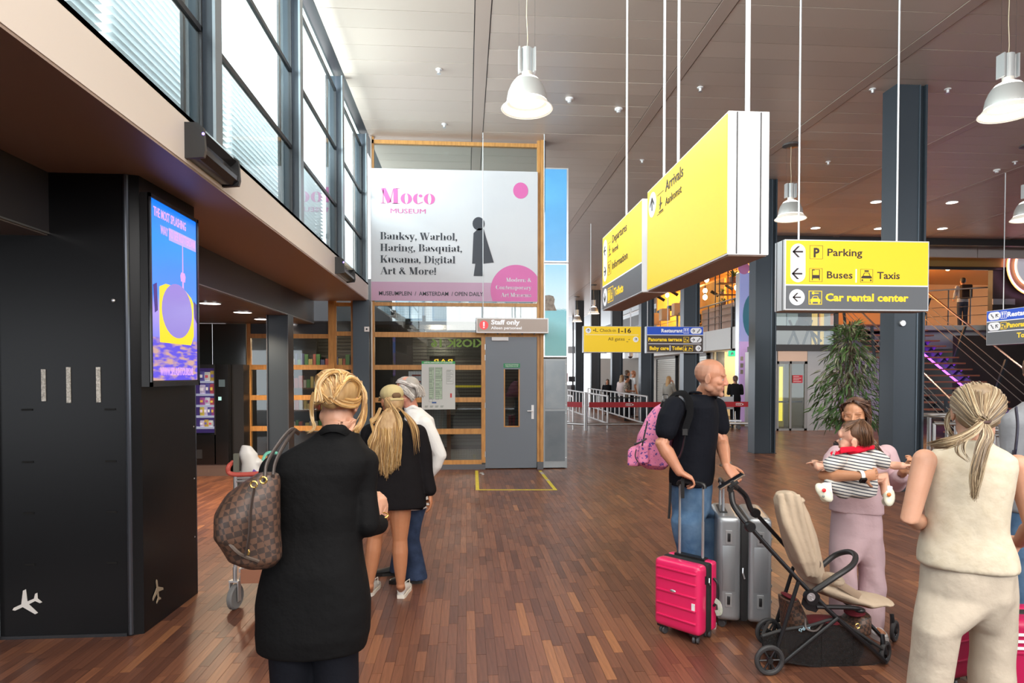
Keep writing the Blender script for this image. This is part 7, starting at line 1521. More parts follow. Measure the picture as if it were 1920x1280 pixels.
# ---------------------------------------------------------------- suitcases
def wheel_pair(q_, c, M, r=.025, w_=.018, gap=.012):
    for s_ in (-1, 1): q_.lathe([(0, -w_ / 2), (r * .85, -w_ / 2), (r, -w_ * .3), (r, w_ * .3), (r * .85, w_ / 2), (0, w_ / 2)], V(c) + M @ V((s_ * gap, 0, 0)), 16, M @ Matrix.Rotation(R(90), 3, 'Y'))
def suitcase(label, c, rz, Wd, Dp, Ht, shell, groove, clasps=False, name='suitcase', rods=None, rodh=.45, rod_off=.06, logo=True):
    """local x = width, y = depth (front shell at -y), z up"""
    t = thing(name, label, 'suitcase', (c[0], c[1], 0), rz); wz_ = .055; zb = wz_; zt_ = Ht
    def shl(y0, y1, nm, lean):
        bm = bmesh.new(); bmesh.ops.create_cube(bm, size=1); bmesh.ops.scale(bm, vec=(Wd, y1 - y0, zt_ - zb), verts=bm.verts)
        vert = [e for e in bm.edges]; bmesh.ops.bevel(bm, geom=vert, offset=min(.04, (y1 - y0) * .38), segments=4, affect='EDGES', profile=.6)
        q = MB(); q.bm(bm, (0, (y0 + y1) / 2, (zb + zt_) / 2)); return q.build(nm, shell, t, smooth=True, local=True, sharp=50)
    gap = .028 if not clasps else .02
    f_ = shl(-Dp / 2, -gap + (.02 if not clasps else 0), 'front_shell', 0); shl(gap if clasps else .045, Dp / 2, 'rear_shell', 0)
    q = MB(); q.bbox((0, (.0 if clasps else .022), (zb + zt_) / 2), (Wd * .985, (gap * 2.4 if clasps else .06), (zt_ - zb) * .985), None, .5); q.build('zip_band', mat('zip_fabric', (.015, .015, .016), .7), t, smooth=True, local=True)
    for zf in groove: q = MB(); q.bbox((0, -Dp / 2 - .0005, zb + (zt_ - zb) * zf), (Wd * .86, .014, .012 if not clasps else .02), None, .5); q.build('rib', shell, t, smooth=True, local=True)
    for sx in (-1, 1):
        for sy in (-1, 1):
            q = MB(); x_, y_ = sx * (Wd / 2 - .05), sy * (Dp / 2 - .04); q.bbox((x_, y_, .066), (.062, .06, .035), None, .35); o = q.build('caster_mount', BLACK, t, smooth=True, local=True)
            q = MB(); wheel_pair(q, (x_ + .004, y_, .0255), RZ(20 * sx)); q.build('wheel', mat('wheel_grey', (.06, .06, .065), .4), o, smooth=True, local=True)
    if rods:
        for sx in (-1, 1):
            q = MB(); q.tube([(sx * rods, rod_off, zt_ - .02), (sx * rods, rod_off, zt_ + rodh * .52)], .0095, 8); q.tube([(sx * rods, rod_off, zt_ + rodh * .5), (sx * rods, rod_off, zt_ + rodh)], .0075, 8); q.build('handle_tube', ALU, t, smooth=True, local=True)
        q = MB(); q.tube(spl([(-rods - .012, rod_off, zt_ + rodh - .01), (-rods + .01, rod_off, zt_ + rodh + .018), (rods - .01, rod_off, zt_ + rodh + .018), (rods + .012, rod_off, zt_ + rodh - .01)]), .014, 8); q.build('pull_handle', BLACK, t, smooth=True, local=True)
        q = MB(); q.bbox((0, rod_off, zt_ + .0), (rods * 2 + .05, .05, .018)); q.build('handle_base', BLACK, t, local=True)
    return t
PINKS = mat('pink_shell', (.74, .02, .12), .28, coat=.3, bump=(120, .03)); SILV = mat('silver_shell', (.36, .38, .40), .33, .55, bump=(200, .03))
pk = suitcase('small hot pink cabin suitcase held by the bald man', (1.425, 4.06), -50, .335, .225, .50, PINKS, (.18, .36, .55, .73, .88), rods=.085, rodh=.47, rod_off=.07)
q = MB(); q.ell((-.02, -.117, .31), (.022, .006, .009), n=16, k=8); q.build('badge', ALU, pk, smooth=True, local=True)
q = MB(); q.bbox((.125, -.1155, .24), (.022, .006, .045)); q.build('white_tag', WHITEP, pk, local=True)
q = MB(); q.bbox((.169, -.04, .405), (.008, .018, .05)); q.build('lock', BLACK, pk, local=True)
q = MB(); q.tube(spl([(.172, .055, .40), (.196, .06, .36), (.196, .06, .26), (.172, .055, .22)]), .008, 8); q.build('side_handle', BLACK, pk, smooth=True, local=True)
q = MB(); q.tube(spl([(.185, .05, .26), (.215, .045, .245), (.225, .04, .20), (.19, .05, .18)]), [.02] * 13, 6, sq=.12); q.build('luggage_tag', mat('tag_white', (.75, .76, .72), .5, noise=(60, (.25, .6, .2), .5)), pk, smooth=True, local=True)
q = MB(); q.tube([(.171, .0, .41), (.176, -.01, .385), (.172, .01, .365)], .004, 6); q.build('zip_pull', ALU, pk, local=True)
# silver suitcase: depth side faces the viewer
sv = suitcase('large silver hard suitcase beside the pushchair', (1.905, 4.33), -16 + 90, .50, .345, .755, SILV, (.2, .35, .5, .65, .8), clasps=True, rods=.10, rodh=.18, rod_off=.12)
for y_ in (-.10, .10):
    for z_ in (.62, .20):
        q = MB(); q.bbox((-.252, y_, z_), (.010, .042, .09)); q.build('clasp_recess', mat('clasp_silver', (.42, .43, .44), .35, .5), sv, local=True); q = MB(); q.bbox((-.26, y_, z_), (.012, .018, .055), None, .45); q.build('clasp', BLACK, sv, smooth=True, local=True)
for y_ in (-.10, .10): q = MB(); q.bbox((-.2505, y_, .41), (.006, .08, .30), None, .4); q.build('side_bulge', SILV, sv, smooth=True, local=True)
q = MB(); q.tube([(-.252, .01, .42), (-.262, .012, .39), (-.256, .0, .35)], .006, 6); q.build('zip_pull', ALU, sv, local=True)

# ---------------------------------------------------------------- pushchair
Yn, Yf_ = 3.50, 3.86
t = thing('pushchair', 'black framed pushchair with beige seat and a phone on its handle', 'pushchair', (Q(1550, 1200, 3.6).x, 3.66, 0)); pc_ = t
FR = mat('frame_black', (.016, .016, .018), .35, .3)
def tb(name, pts, r=.012, m=FR, parent=None, n=10, sq=None): return MB().tube(spl(pts, 4) if len(pts) > 2 else pts, r, n, sq=sq).build(name, m, parent or t, smooth=True)
def N_(px, py, dy=0): return Q(px, py, Yn + dy)
def F_(px, py, dy=0): return Q(px, py, Yf_ + dy)
tb('handle_arm', [N_(1371, 921, .12), N_(1375, 945, .08), N_(1390, 968, .04), N_(1406, 987)], .017); tb('handle_arm', [F_(1381, 913, -.06), F_(1398, 930), F_(1408, 955), F_(1417, 962)], .017)
tb('handle_bar', [N_(1369, 918, .10), Q(1372, 908, 3.68), F_(1381, 914, -.04)], .018, mat('handle_grip', (.02, .02, .02), .6))
for p in (N_(1406, 987, -.01), F_(1416, 961, 0)):
    b = MB(); b.lathe([(.0, -.02), (.026, -.02), (.030, -.012), (.030, .012), (.026, .02), (0, .02)], p, 20, Matrix.Rotation(R(90), 3, 'X')); b.build('fold_joint', FR, t, smooth=True)
tb('push_tube', [N_(1406, 987), N_(1460, 1047), N_(1521, 1112)], .0125); tb('push_tube', [F_(1416, 961), F_(1466, 1016), F_(1516, 1072)], .0125)
tb('front_leg', [N_(1521, 1108), N_(1555, 1145), N_(1660, 1240, .02)], .0135); tb('front_leg', [F_(1516, 1072), F_(1610, 1150), F_(1664, 1205)], .012)
tb('rear_leg', [N_(1497, 1090), N_(1478, 1150), N_(1452, 1232)], .0115); tb('rear_leg', [F_(1488, 1062), F_(1470, 1120), F_(1445, 1200)], .0115)
tb('cross_tube', [N_(1571, 1158, -.01), N_(1467, 1243, -.01)], .011); tb('rear_axle', [N_(1445, 1256), F_(1440, 1216)], .010)
b = MB(); b.lathe([(0, -.026), (.036, -.026), (.04, -.018), (.04, .018), (0, .02)], N_(1521, 1119, -.02), 28, Matrix.Rotation(R(90), 3, 'X')); hb = b.build('hub', FR, t, smooth=True)
b = MB(); b.lathe([(.020, -.001), (.024, -.001), (.024, .001), (.020, .001)], N_(1521, 1119, -.047), 24, Matrix.Rotation(R(90), 3, 'X')); b.build('hub_ring', ALU, hb); tb('hub_mark', [N_(1517, 1115, -.048), N_(1521, 1117, -.048), N_(1521, 1122, -.048), N_(1525, 1124, -.048)], .003, ALU, hb)
b = MB(); b.loft([[Q(px, py, Yn + y_) for px, py in ((1505, 1120), (1537, 1115), (1540, 1135), (1530, 1148), (1512, 1143), (1502, 1132))] for y_ in (-.005, .03)]); b.build('hub_bracket', FR, t)
def wheel(c, r, yaw=0, wd=.028, name='wheel'):
    M_ = RZ(yaw) @ Matrix.Rotation(R(90), 3, 'X'); b = MB(); b.tube([V(c) + M_ @ V((math.cos(a) * (r - .013), math.sin(a) * (r - .013), 0)) for a in [2 * PI * i / 28 for i in range(29)]], .0132, 8, caps=False); w_ = b.build(name, mat('tyre_grey', (.035, .035, .037), .6), t, smooth=True)
    b = MB(); b.lathe([(.0, -.016), (.016, -.016), (.018, 0), (.016, .016), (0, .016)], c, 16, M_); b.tube([V(c) + M_ @ V((math.cos(a) * (r - .027), math.sin(a) * (r - .027), 0)) for a in [2 * PI * i / 24 for i in range(25)]], .005, 6, caps=False)
    for i in range(6):
        a = 2 * PI * i / 6; b.tube([c, V(c) + M_ @ V((math.cos(a) * (r - .026), math.sin(a) * (r - .026), 0))], .0055, 6)
    b.build('spokes', FR, w_, smooth=True, kind='stuff')
def gp(px, Y, r): return V((Q(px, 1200, Y).x, Y, r))
wheel(gp(1443, 3.47, .087), .087); wheel(gp(1441, 3.86, .087), .087); wheel(gp(1660, 3.56, .068), .068, 35); wheel(gp(1677, 3.86, .068), .068, 40)
for px, Y_ in ((1660, 3.56), (1677, 3.86)):
    c = gp(px, Y_, .068); b = MB(); b.tube([c + V((-.01, -.02, 0)), c + V((-.02, -.01, .06)), c + V((-.02, 0, .11))], .013, 8); b.tube([c + V((0, .03, 0)), c + V((-.02, .0, .09))], .01, 8); b.build('caster_fork', FR, t, smooth=True, kind='stuff')
BGE = cloth('pushchair_beige', (.48, .38, .28), .8, (180, .12)); b = MB()
# folded backrest with canopy: slanted stack of fabric
def sb(px, py, lx_, th, tilt=0): 
    c = Q(px, py, (Yn + Yf_) / 2 + .01); return [c + V((math.cos(a) * th, 0, math.cos(a) * th * .35)) + V((0, math.sin(a) * lx_, 0)) for a in [2 * PI * j / 24 for j in range(24)]]
b.loft([sb(1522, 1082, .13, .045), sb(1508, 1045, .15, .065), sb(1497, 1005, .155, .075), sb(1486, 965, .15, .072), sb(1477, 938, .135, .062), sb(1474, 927, .10, .045)])
for i in range(3): b.tube(spl([Q(1462 + i * 16, 926 - (i == 1) * 3, 3.56 - .02 * i), Q(1474 + i * 14, 975, 3.53 - .01 * i), Q(1500 + i * 10, 1040, 3.52), Q(1515 + i * 8, 1080, 3.55)]), [.02, .022, .024, .026, .026, .026, .024, .022, .02, .02, .018, .018, .015][:13], 8)
b.ell(Q(1499, 936, 3.55), (.028, .05, .02))
solid('backrest', b, .006, BGE, t, 3, wr=folds(.0055, 60, (1, .3, .3), 81))
b = MB()
def sr(px, py, wy, th): c = Q(px, py, (Yn + Yf_) / 2); return [c + V((0, math.cos(a) * wy, math.sin(a) * th)) for a in [2 * PI * j / 20 for j in range(20)]]
b.loft([sr(1522, 1092, .12, .04), sr(1545, 1098, .14, .052), sr(1580, 1110, .145, .055), sr(1612, 1122, .14, .035), sr(1640, 1122, .12, .022), sr(1652, 1124, .11, .020)]); b.ell(Q(1645, 1124, 3.68), (.075, .12, .022))
b.ell(Q(1560, 1085, 3.62), (.06, .1, .035))
solid('seat', b, .006, BGE, t, 3, wr=folds(.003, 40, (1, 0, 0), 82))
tb('crotch_strap', [Q(1542, 1080, 3.56), Q(1575, 1095, 3.54), Q(1612, 1118, 3.54)], .022, mat('strap_tan', (.36, .26, .18), .8), sq=.2); tb('harness', [Q(1520, 1020, 3.56), Q(1526, 1045, 3.56), Q(1536, 1056, 3.55), Q(1530, 1072, 3.55)], .012, mat('harness_dark', (.12, .08, .06), .7), sq=.25)
tb('seat_rail', [N_(1530, 1137, .0), N_(1600, 1139, .0), N_(1616, 1144, .02)], .013); MB().ell(N_(1612, 1143, .02), (.03, .03, .016)).build('leg_rest_joint', FR, t, smooth=True)
tb('bumper_bar', [N_(1526, 1108, -.01), N_(1565, 1082, -.02), N_(1597, 1060, .02), N_(1604, 1042, .12), Q(1590, 1034, 3.74), Q(1565, 1041, 3.82), Q(1538, 1063, 3.82)], .0165, mat('bumper_leather', (.02, .02, .021), .45))
# basket: thin black mesh tub
BSK = mat('basket_mesh', (.02, .02, .021), .7); BSK2 = mat('basket_net', (.02, .02, .021), .7); _n = BSK2.node_tree; _x = _n.nodes.new('ShaderNodeMixShader'); _x.inputs[0].default_value = .42; _lnk(_n, _n.nodes['Principled BSDF'].outputs[0], _x.inputs[1]); _lnk(_n, _n.nodes.new('ShaderNodeBsdfTransparent').outputs[0], _x.inputs[2]); _lnk(_n, _x.outputs[0], _n.nodes['Material Output'].inputs[0]); b = MB()
def bk(px, py0, py1, y0=.02, y1=-.02): return [Q(px, py0, Yn + y0), Q(px, py0, Yf_ + y1), Q(px, py1, Yf_ + y1 - .05), Q(px, py1, Yn + y0 + .03)]
for i, (a, c) in enumerate(zip(((1430, 1192, 1222), (1470, 1180, 1240), (1540, 1166, 1252), (1600, 1180, 1258), (1655, 1216, 1240)), ((1470, 1180, 1240), (1540, 1166, 1252), (1600, 1180, 1258), (1655, 1216, 1240), None))):
    if c is None: break
    A, C_ = bk(*a), bk(*c); 
    for j in (3, 1, 2): 
        k2 = (j + 1) % 4; b.add([A[j], A[k2], C_[k2], C_[j]], [(0, 1, 2, 3)])
A = bk(1430, 1196, 1222); b.add(A, [(0, 1, 2, 3)]); A = bk(1655, 1218, 1240); b.add(A, [(0, 1, 2, 3)])
bo = b.build('basket', BSK2, t); md = bo.modifiers.new('thick', 'SOLIDIFY'); md.thickness = .004
tb('basket_rim', [N_(1429, 1192, .02), N_(1470, 1180, .01), N_(1520, 1172, .01), N_(1567, 1160, .01), N_(1600, 1180, .02), N_(1655, 1216, .02)], .009, BSK); text('lettering', 'cybex', .03, N_(1497, 1183, -.006), (1, 0, .16), mat('basket_print', (.4, .6, .7), .5), t, depth=.001)
tb('basket_rim', [N_(1429, 1192, .02), Q(1438, 1172, 3.68), F_(1448, 1165), F_(1500, 1160)], .009, BSK)
# phone and its holder
q = MB(); M_ = Matrix.Rotation(R(-14), 3, 'Z') @ Matrix.Rotation(R(-33), 3, 'Y'); c = Q(1371, 902, 3.62); q.bbox(c, (.165, .08, .010), M_, .4); ph = thing('phone', 'mobile phone lying in a holder on the pushchair handle', 'phone', c); q.build('case', BLACK, ph, smooth=True)
q = MB(); q.bbox(c + M_ @ V((0, 0, .006)), (.155, .072, .003), M_, .4); q.build('screen', mat('phone_glass', (.01, .01, .012), .05), ph); q = MB(); q.bbox(c + M_ @ V((.0, -.0405, 0)), (.16, .003, .007), M_, .3); q.build('metal_edge', mat('phone_edge', (.55, .38, .28), .25, .9), ph)
q = MB(); q.bbox(c + M_ @ V((.0, 0, -.014)), (.06, .09, .016), M_, .3); q.bbox(c + M_ @ V((0, -.045, -.004)), (.02, .008, .03), M_, .3); q.tube([c + M_ @ V((0, 0, -.02)), Q(1373, 915, 3.66)], .012, 8); q.build('phone_holder', BLACK, t, kind='stuff')
# checked tote in the basket
t = thing('tote_bag', 'brown checked tote bag with red lining lying in the pushchair basket', 'bag', Q(1540, 1235, 3.68)); b = MB()
def tr(px, py, lx_, ly): return rg(Q(px, py, 3.67), lx_, ly, 0, 28, 3)
b.loft([tr(1545, 1238, .20, .09), tr(1545, 1215, .225, .115), tr(1545, 1185, .225, .12), tr(1540, 1165, .20, .11)])
b.loft([tr(1492, 1180, .07, .10), tr(1487, 1150, .058, .09), tr(1478, 1118, .045, .07)]); b.loft([tr(1600, 1180, .075, .10), tr(1606, 1160, .06, .09), tr(1612, 1148, .045, .07)])
solid('bag_body', b, .007, checker('checked_canvas_dark', (.11, .055, .034), (.035, .021, .016), 52), t, 3, wr=folds(.005, 30, (1, 0, .3), 91))
RL = mat('lining_red', (.13, .006, .014), .8); MB().ell(Q(1479, 1117, 3.67), (.040, .065, .012), Matrix.Rotation(R(18), 3, 'Y')).build('lining', RL, t, smooth=True); MB().ell(Q(1602, 1147, 3.67), (.055, .07, .016), Matrix.Rotation(R(-8), 3, 'Y')).build('lining', RL, t, smooth=True); MB().ell(Q(1540, 1162, 3.66), (.13, .09, .012)).build('lining', RL, t, smooth=True)
MB().tube([Q(1608, 1173, 3.545) + V((.014 * math.cos(a), 0, .014 * math.sin(a))) for a in [2 * PI * i / 10 for i in range(11)]], .003, 6).build('buckle_ring', GOLD, t); MB().tube(spl([Q(1510, 1160, 3.53), Q(1512, 1178, 3.49), Q(1530, 1182, 3.49), Q(1545, 1165, 3.53)]), .006, 6).build('handle', mat('handle_leather'), t, smooth=True)
# ---------------------------------------------------------------- 5 girl with braids
Yg5 = 4.02
t = person('girl with brown braids in a pale pink outfit holding a baby', Q(1610, 900, Yg5).x, Yg5)
def r5(px, py, rx, ry_, dy=0): return (Q(px, py, Yg5 + dy), rx * .9, ry_ * .9)
yw = 150
HC5 = Q(1604, 777, Yg5 - .04); HM5 = hm(138, -8, 0)
b = MB(); torso(b, [r5(1606, 985, .14, .10), r5(1607, 950, .155, .11), r5(1610, 905, .12, .09), r5(1614, 870, .135, .095), r5(1617, 845, .15, .09), r5(1616, 835, .09, .07), r5(1611, 822, .052, .052)], yw)
headshape(b, HC5, HM5, .90); limb(b, [Q(1614, 838, Yg5), HC5 + V((.01, .01, -.05))], [.05, .05])
arm(b, Q(1565, 852, Yg5 - .02), Q(1545, 891, 3.72), Q(1617, 892, 3.50), (.040, .036, .036, .026), dict(fwd=(1, -.05, .1), nrm=(-.05, 1, 0), thumb=-1, s=.85, curl=(35, 45, 35)))
arm(b, Q(1668, 850, Yg5), Q(1681, 912, Yg5 - .06), Q(1694, 882, Yg5 - .28), (.042, .038, .034, .025), dict(fwd=(.2, -.6, .6), nrm=(-1, 0, 0), thumb=1, s=.92))
for px in (1583, 1633): leg(b, Q(px, 975, Yg5), V((Q(px, 900, Yg5).x, Yg5, .45)), V((Q(px, 900, Yg5).x, Yg5 + .02, .08)), (.06, .058, .045, .045, .034), toe=(Q(px, 900, Yg5).x, Yg5 - .13, .035))
def g_paint(co):
    Mi = np.array(HM5.inverted()); l = (co - np.array(HC5)) @ Mi.T / .90; x, y, z = l[:, 0], l[:, 1], l[:, 2]; base = np.tile(np.array([.50, .235, .125]), (len(co), 1))
    def mix(c, m): nonlocal base; m = np.clip(m, 0, 1)[:, None]; base = base * (1 - m) + np.array(c) * m
    hd = z > -.13; mix((.14, .06, .035), hd * np.exp(-(((np.abs(x) - .031) / .020) ** 2 + ((z - .030) / .004) ** 2)) * (y > .05) * .8); mix((.13, .05, .03), hd * np.exp(-(((np.abs(x) - .031) / .015) ** 2 + ((z + .004 + 2 * (np.abs(x) - .031) ** 2 * 10) / .003) ** 2)) * (y > .05) * .9)
    mix((.45, .15, .12), hd * np.exp(-((x / .022) ** 2 + ((z + .063) / .0075) ** 2)) * (y > .07)); return base
solid('body', b, .0048, paintskin('skin_girl'), t, 3, paint=g_paint)
PKC = cloth('pale_pink_cotton', (.62, .44, .47), .85, (160, .1)); b = MB()
torso(b, [r5(1605, 958, .178, .135), r5(1606, 940, .175, .135), r5(1609, 900, .165, .13), r5(1614, 868, .178, .125), r5(1617, 848, .18, .115), r5(1617, 836, .13, .09), r5(1614, 828, .075, .07)], yw, 32)
limb(b, [Q(1662, 851, Yg5), Q(1672, 880, Yg5 - .01), Q(1680, 905, Yg5 - .04)], [.068, .070, .062]); limb(b, [Q(1680, 905, Yg5 - .05), Q(1688, 893, Yg5 - .2)], [.055, .045]); limb(b, [Q(1568, 853, Yg5), Q(1556, 875, Yg5 - .12)], [.062, .055])
solid('top', b, .0075, PKC, t, 3, wr=folds(.005, 22, (.5, .2, 1), 101))
b = MB(); b.loft([rg(Q(1606, 938, Yg5), .135, .11, yw), rg(Q(1607, 970, Yg5), .15, .12, yw), rg(Q(1607, 1000, Yg5), .155, .12, yw)])
for px, pb in ((1581, 1582), (1634, 1635)): b.loft([rg(Q(1607, 1000, Yg5), .154, .119, yw), rg(Q(px, 1055, Yg5), .084, .105, yw), rg(Q(px, 1100, Yg5), .083, .10, yw), rg((Q(pb, 900, Yg5).x, Yg5, .22), .078, .09, yw), rg((Q(pb, 900, Yg5).x, Yg5, .04), .075, .095, yw)])
solid('trousers', b, .008, cloth('pale_pink_trouser', (.60, .43, .46), .85, (160, .1)), t, 3, wr=folds(.008, 34, (1, .3, .12), 103))
for px in (1582, 1635): x_ = Q(px, 900, Yg5).x; shoe(t, (x_, Yg5 + .08, 0), (x_ * .995, Yg5 - .17, 0), mat('white_sneaker'), None, .08, .045)
BR = ((.05, .022, .013), (.085, .04, .024), (.035, .015, .01), (.15, .08, .05))
def h5(x, y, z): return HC5 + HM5 @ V((x, y, z)) * .92
b = MB(); b.ell(h5(0, -.022, .042), (.075, .086, .075), HM5); b.ell(h5(0, -.05, -.02), (.068, .055, .064), HM5); solid('hair', b, .007, mat('hair_brown', (.09, .04, .025), .55), t, 2)
b = MB()
def braid(pts, r, seed):
    sp = spl(pts, 7); rr = random.Random(seed)
    for k_ in range(3):
        q_ = [p + V((math.cos(i * .9 + k_ * 2.1), math.sin(i * .9 + k_ * 2.1), 0)) * r * .62 for i, p in enumerate(sp)]; c = rr.choice(BR); b.ca = (*c, 1); b.tube(q_, r * .62, 5)
for k_ in range(13):
    a = R(-95 + 190 * k_ / 12); s_ = math.sin(a); braid([h5(.003 + .012 * s_, .072 - .05 * abs(math.cos(a)) * 0, .105 + .012 * math.cos(a)), h5(.06 * s_, .045, .108 - .02 * abs(s_)), h5(.086 * s_, .01 - .01 * math.cos(a), .062), h5(.092 * s_, -.02 - .05 * math.cos(a), .01), h5(.088 * s_, -.035 - .05 * math.cos(a), -.06)], .0065, k_)
for k_ in range(9): braid([h5(-.02 - .008 * k_, .07 - .012 * k_, .10), h5(-.062 - .003 * k_, .055 - .012 * k_, .055), h5(-.085, .035 - .01 * k_, -.02), Q(1622 + k_ * 1.5, 815, Yg5 - .12 + .01 * k_), Q(1628 + k_ * 2.4, 838, Yg5 - .15), Q(1640 + k_ * 2.4, 862 - k_, Yg5 - .155)], .0065, 20 + k_)
b.ca = None; b.build('braids', HAIR, t, smooth=True, kind='stuff')
wp = Q(1613, 892, 3.505); WM = RZ(-5)
MB().tube([wp + V((0, .031 * math.cos(a), .031 * math.sin(a))) for a in [2 * PI * i / 16 for i in range(17)]], .012, 6, sq=.3).build('watch_strap', mat('strap_white', (.7, .69, .66), .5), t, smooth=True); MB().bbox(wp + V((.0, -.026, -.022)), (.036, .014, .034), Matrix.Rotation(R(40), 3, 'X'), .3).build('smart_watch', mat('watch_black', (.01, .01, .01), .08), t)

# ---------------------------------------------------------------- 6 baby
Yby = 3.66
t = person('baby in a striped romper and red neckerchief held by the girl with braids', Q(1605, 930, Yby).x, Yby); t.location.z = zz(935, Yby)
HC6 = Q(1601, 819, Yby); HM6 = hm(54, -2, -6)
b = MB(); torso(b, [(Q(1608, 925, Yby), .09, .07), (Q(1608, 905, Yby), .10, .075), (Q(1606, 880, Yby), .095, .07), (Q(1604, 858, Yby), .095, .065), (Q(1603, 846, Yby), .05, .045), (Q(1602, 838, Yby), .04, .04)], 10)
headshape(b, HC6, HM6, .88, baby=True); limb(b, [Q(1603, 848, Yby), HC6 + V((.005, 0, -.04))], [.04, .045])
def bh(W, fw, nr, th): hand(b, W, fw, nr, th, s=.55, curl=(40, 40, 30))
limb(b, [Q(1575, 856, Yby), Q(1552, 872, Yby - .01), Q(1536, 874, Yby + .02)], [.034, .032, .030]); limb(b, [Q(1536, 874, Yby + .02), Q(1532, 870, Yby + .10)], [.028, .022]); bh(Q(1532, 868, Yby + .10), (.2, 1, .2), (0, 0, -1), 1)
limb(b, [Q(1640, 852, Yby), Q(1660, 866, Yby), Q(1680, 873, Yby - .04), Q(1692, 873, Yby - .08)], [.034, .033, .026, .022]); bh(Q(1693, 873, Yby - .08), (1, -.3, .1), (0, -.2, -1), 1)
limb(b, [Q(1585, 915, Yby), Q(1552, 905, Yby + .04), Q(1549, 922, Yby - .02)], [.048, .038, .028]); limb(b, [Q(1632, 905, Yby), Q(1656, 895, Yby + .02), Q(1662, 925, Yby - .02)], [.052, .042, .030])
def by_paint(co):
    Mi = np.array(HM6.inverted()); l = (co - np.array(HC6)) @ Mi.T; x, y, z = l[:, 0], l[:, 1], l[:, 2]; base = np.tile(np.array([.66, .36, .25]), (len(co), 1))
    def mix(c, m): nonlocal base; m = np.clip(m, 0, 1)[:, None]; base = base * (1 - m) + np.array(c) * m
    mix((.78, .34, .26), np.exp(-(((np.abs(x) - .04) / .02) ** 2 + ((z + .05) / .02) ** 2)) * (y > .03) * .6); mix((.62, .2, .17), np.exp(-((x / .018) ** 2 + ((z + .070) / .006) ** 2)) * (y > .07)); mix((.22, .12, .08), np.exp(-(((np.abs(x) - .03) / .012) ** 2 + ((z + .008) / .005) ** 2)) * (y > .05) * .8); return base
solid('body', b, .0045, paintskin('skin_baby_painted'), t, 3, paint=by_paint)
eyes(t, HC6, HM6, .86, y=.0735, z=-.012, x=.03)
def h6(x, y, z): return HC6 + HM6 @ V((x, y, z)) * .88
b = MB(); b.ell(h6(0, -.028, .032), (.073, .081, .072), HM6); b.ell(h6(0, -.055, -.01), (.062, .05, .05), HM6); solid('hair', b, .005, mat('hair_baby', (.09, .042, .022), .5, noise=(60, (.15, .075, .04), .8)), t, 2)
b = MB(); g = []
for k_ in range(9): a = R(-90 + 22.5 * k_); s_ = math.sin(a); g.append([h6(.02 * s_, -.04, .117), h6(.07 * s_, .01 + .03 * math.cos(a), .10 - .02 * abs(s_)), h6(.085 * s_, .035 + .028 * math.cos(a), .055 + .02 * math.cos(a))])
g2 = [[h6(.02 * math.sin(a), -.05, .115), h6(.085 * math.sin(a), -.05 - .05 * math.cos(a), .06), h6(.08 * math.sin(a), -.06 - .05 * math.cos(a), -.02), h6(.06 * math.sin(a), -.05 - .05 * math.cos(a), -.055)] for a in [R(-100 + 25 * k_) for k_ in range(9)]]
BC = ((.11, .05, .025), (.16, .08, .04), (.07, .032, .016)); locks(b, g, 90, .003, .005, BC, 61, .3); locks(b, g2, 170, .003, .006, BC, 62, .3); b.build('fine_hair', HAIR, t, smooth=True, kind='stuff')
def stripes():
    m = mat('striped_cotton', (.75, .74, .70), .85, bump=(160, .1)); nt = m.node_tree; tc = nt.nodes.new('ShaderNodeTexCoord'); mp = nt.nodes.new('ShaderNodeMapping'); mp.inputs['Rotation'].default_value = (0, R(-10), 0); w_ = nt.nodes.new('ShaderNodeTexWave'); w_.bands_direction = 'Z'; w_.inputs['Scale'].default_value = 17; w_.inputs['Distortion'].default_value = .8; w_.inputs['Detail Scale'].default_value = .3; w_.inputs['Detail'].default_value = 1
    r = nt.nodes.new('ShaderNodeValToRGB'); r.color_ramp.elements[0].position = .20; r.color_ramp.elements[0].color = (.03, .035, .06, 1); r.color_ramp.elements[1].position = .32; r.color_ramp.elements[1].color = (.62, .61, .57, 1); _lnk(nt, tc.outputs['Object'], mp.inputs[0]); _lnk(nt, mp.outputs[0], w_.inputs[0]); _lnk(nt, w_.outputs['Color'], r.inputs[0]); _lnk(nt, r.outputs[0], nt.nodes['Principled BSDF'].inputs['Base Color']); return m
ST_ = stripes(); b = MB()
torso(b, [(Q(1607, 932, Yby), .055, .055), (Q(1607, 924, Yby), .10, .09), (Q(1607, 905, Yby), .112, .095), (Q(1606, 885, Yby), .105, .088), (Q(1605, 862, Yby), .102, .08), (Q(1604, 850, Yby), .085, .065), (Q(1603, 844, Yby), .05, .05)], -28, 28)
limb(b, [Q(1578, 858, Yby), Q(1566, 866, Yby), Q(1557, 872, Yby)], [.046, .046, .044]); limb(b, [Q(1636, 855, Yby), Q(1648, 861, Yby), Q(1657, 866, Yby)], [.046, .046, .043]); limb(b, [Q(1582, 915, Yby), Q(1562, 908, Yby + .02)], [.065, .052])
solid('romper', b, .005, ST_, t, 2, wr=folds(.0035, 50, (.5, 0, 1), 111))
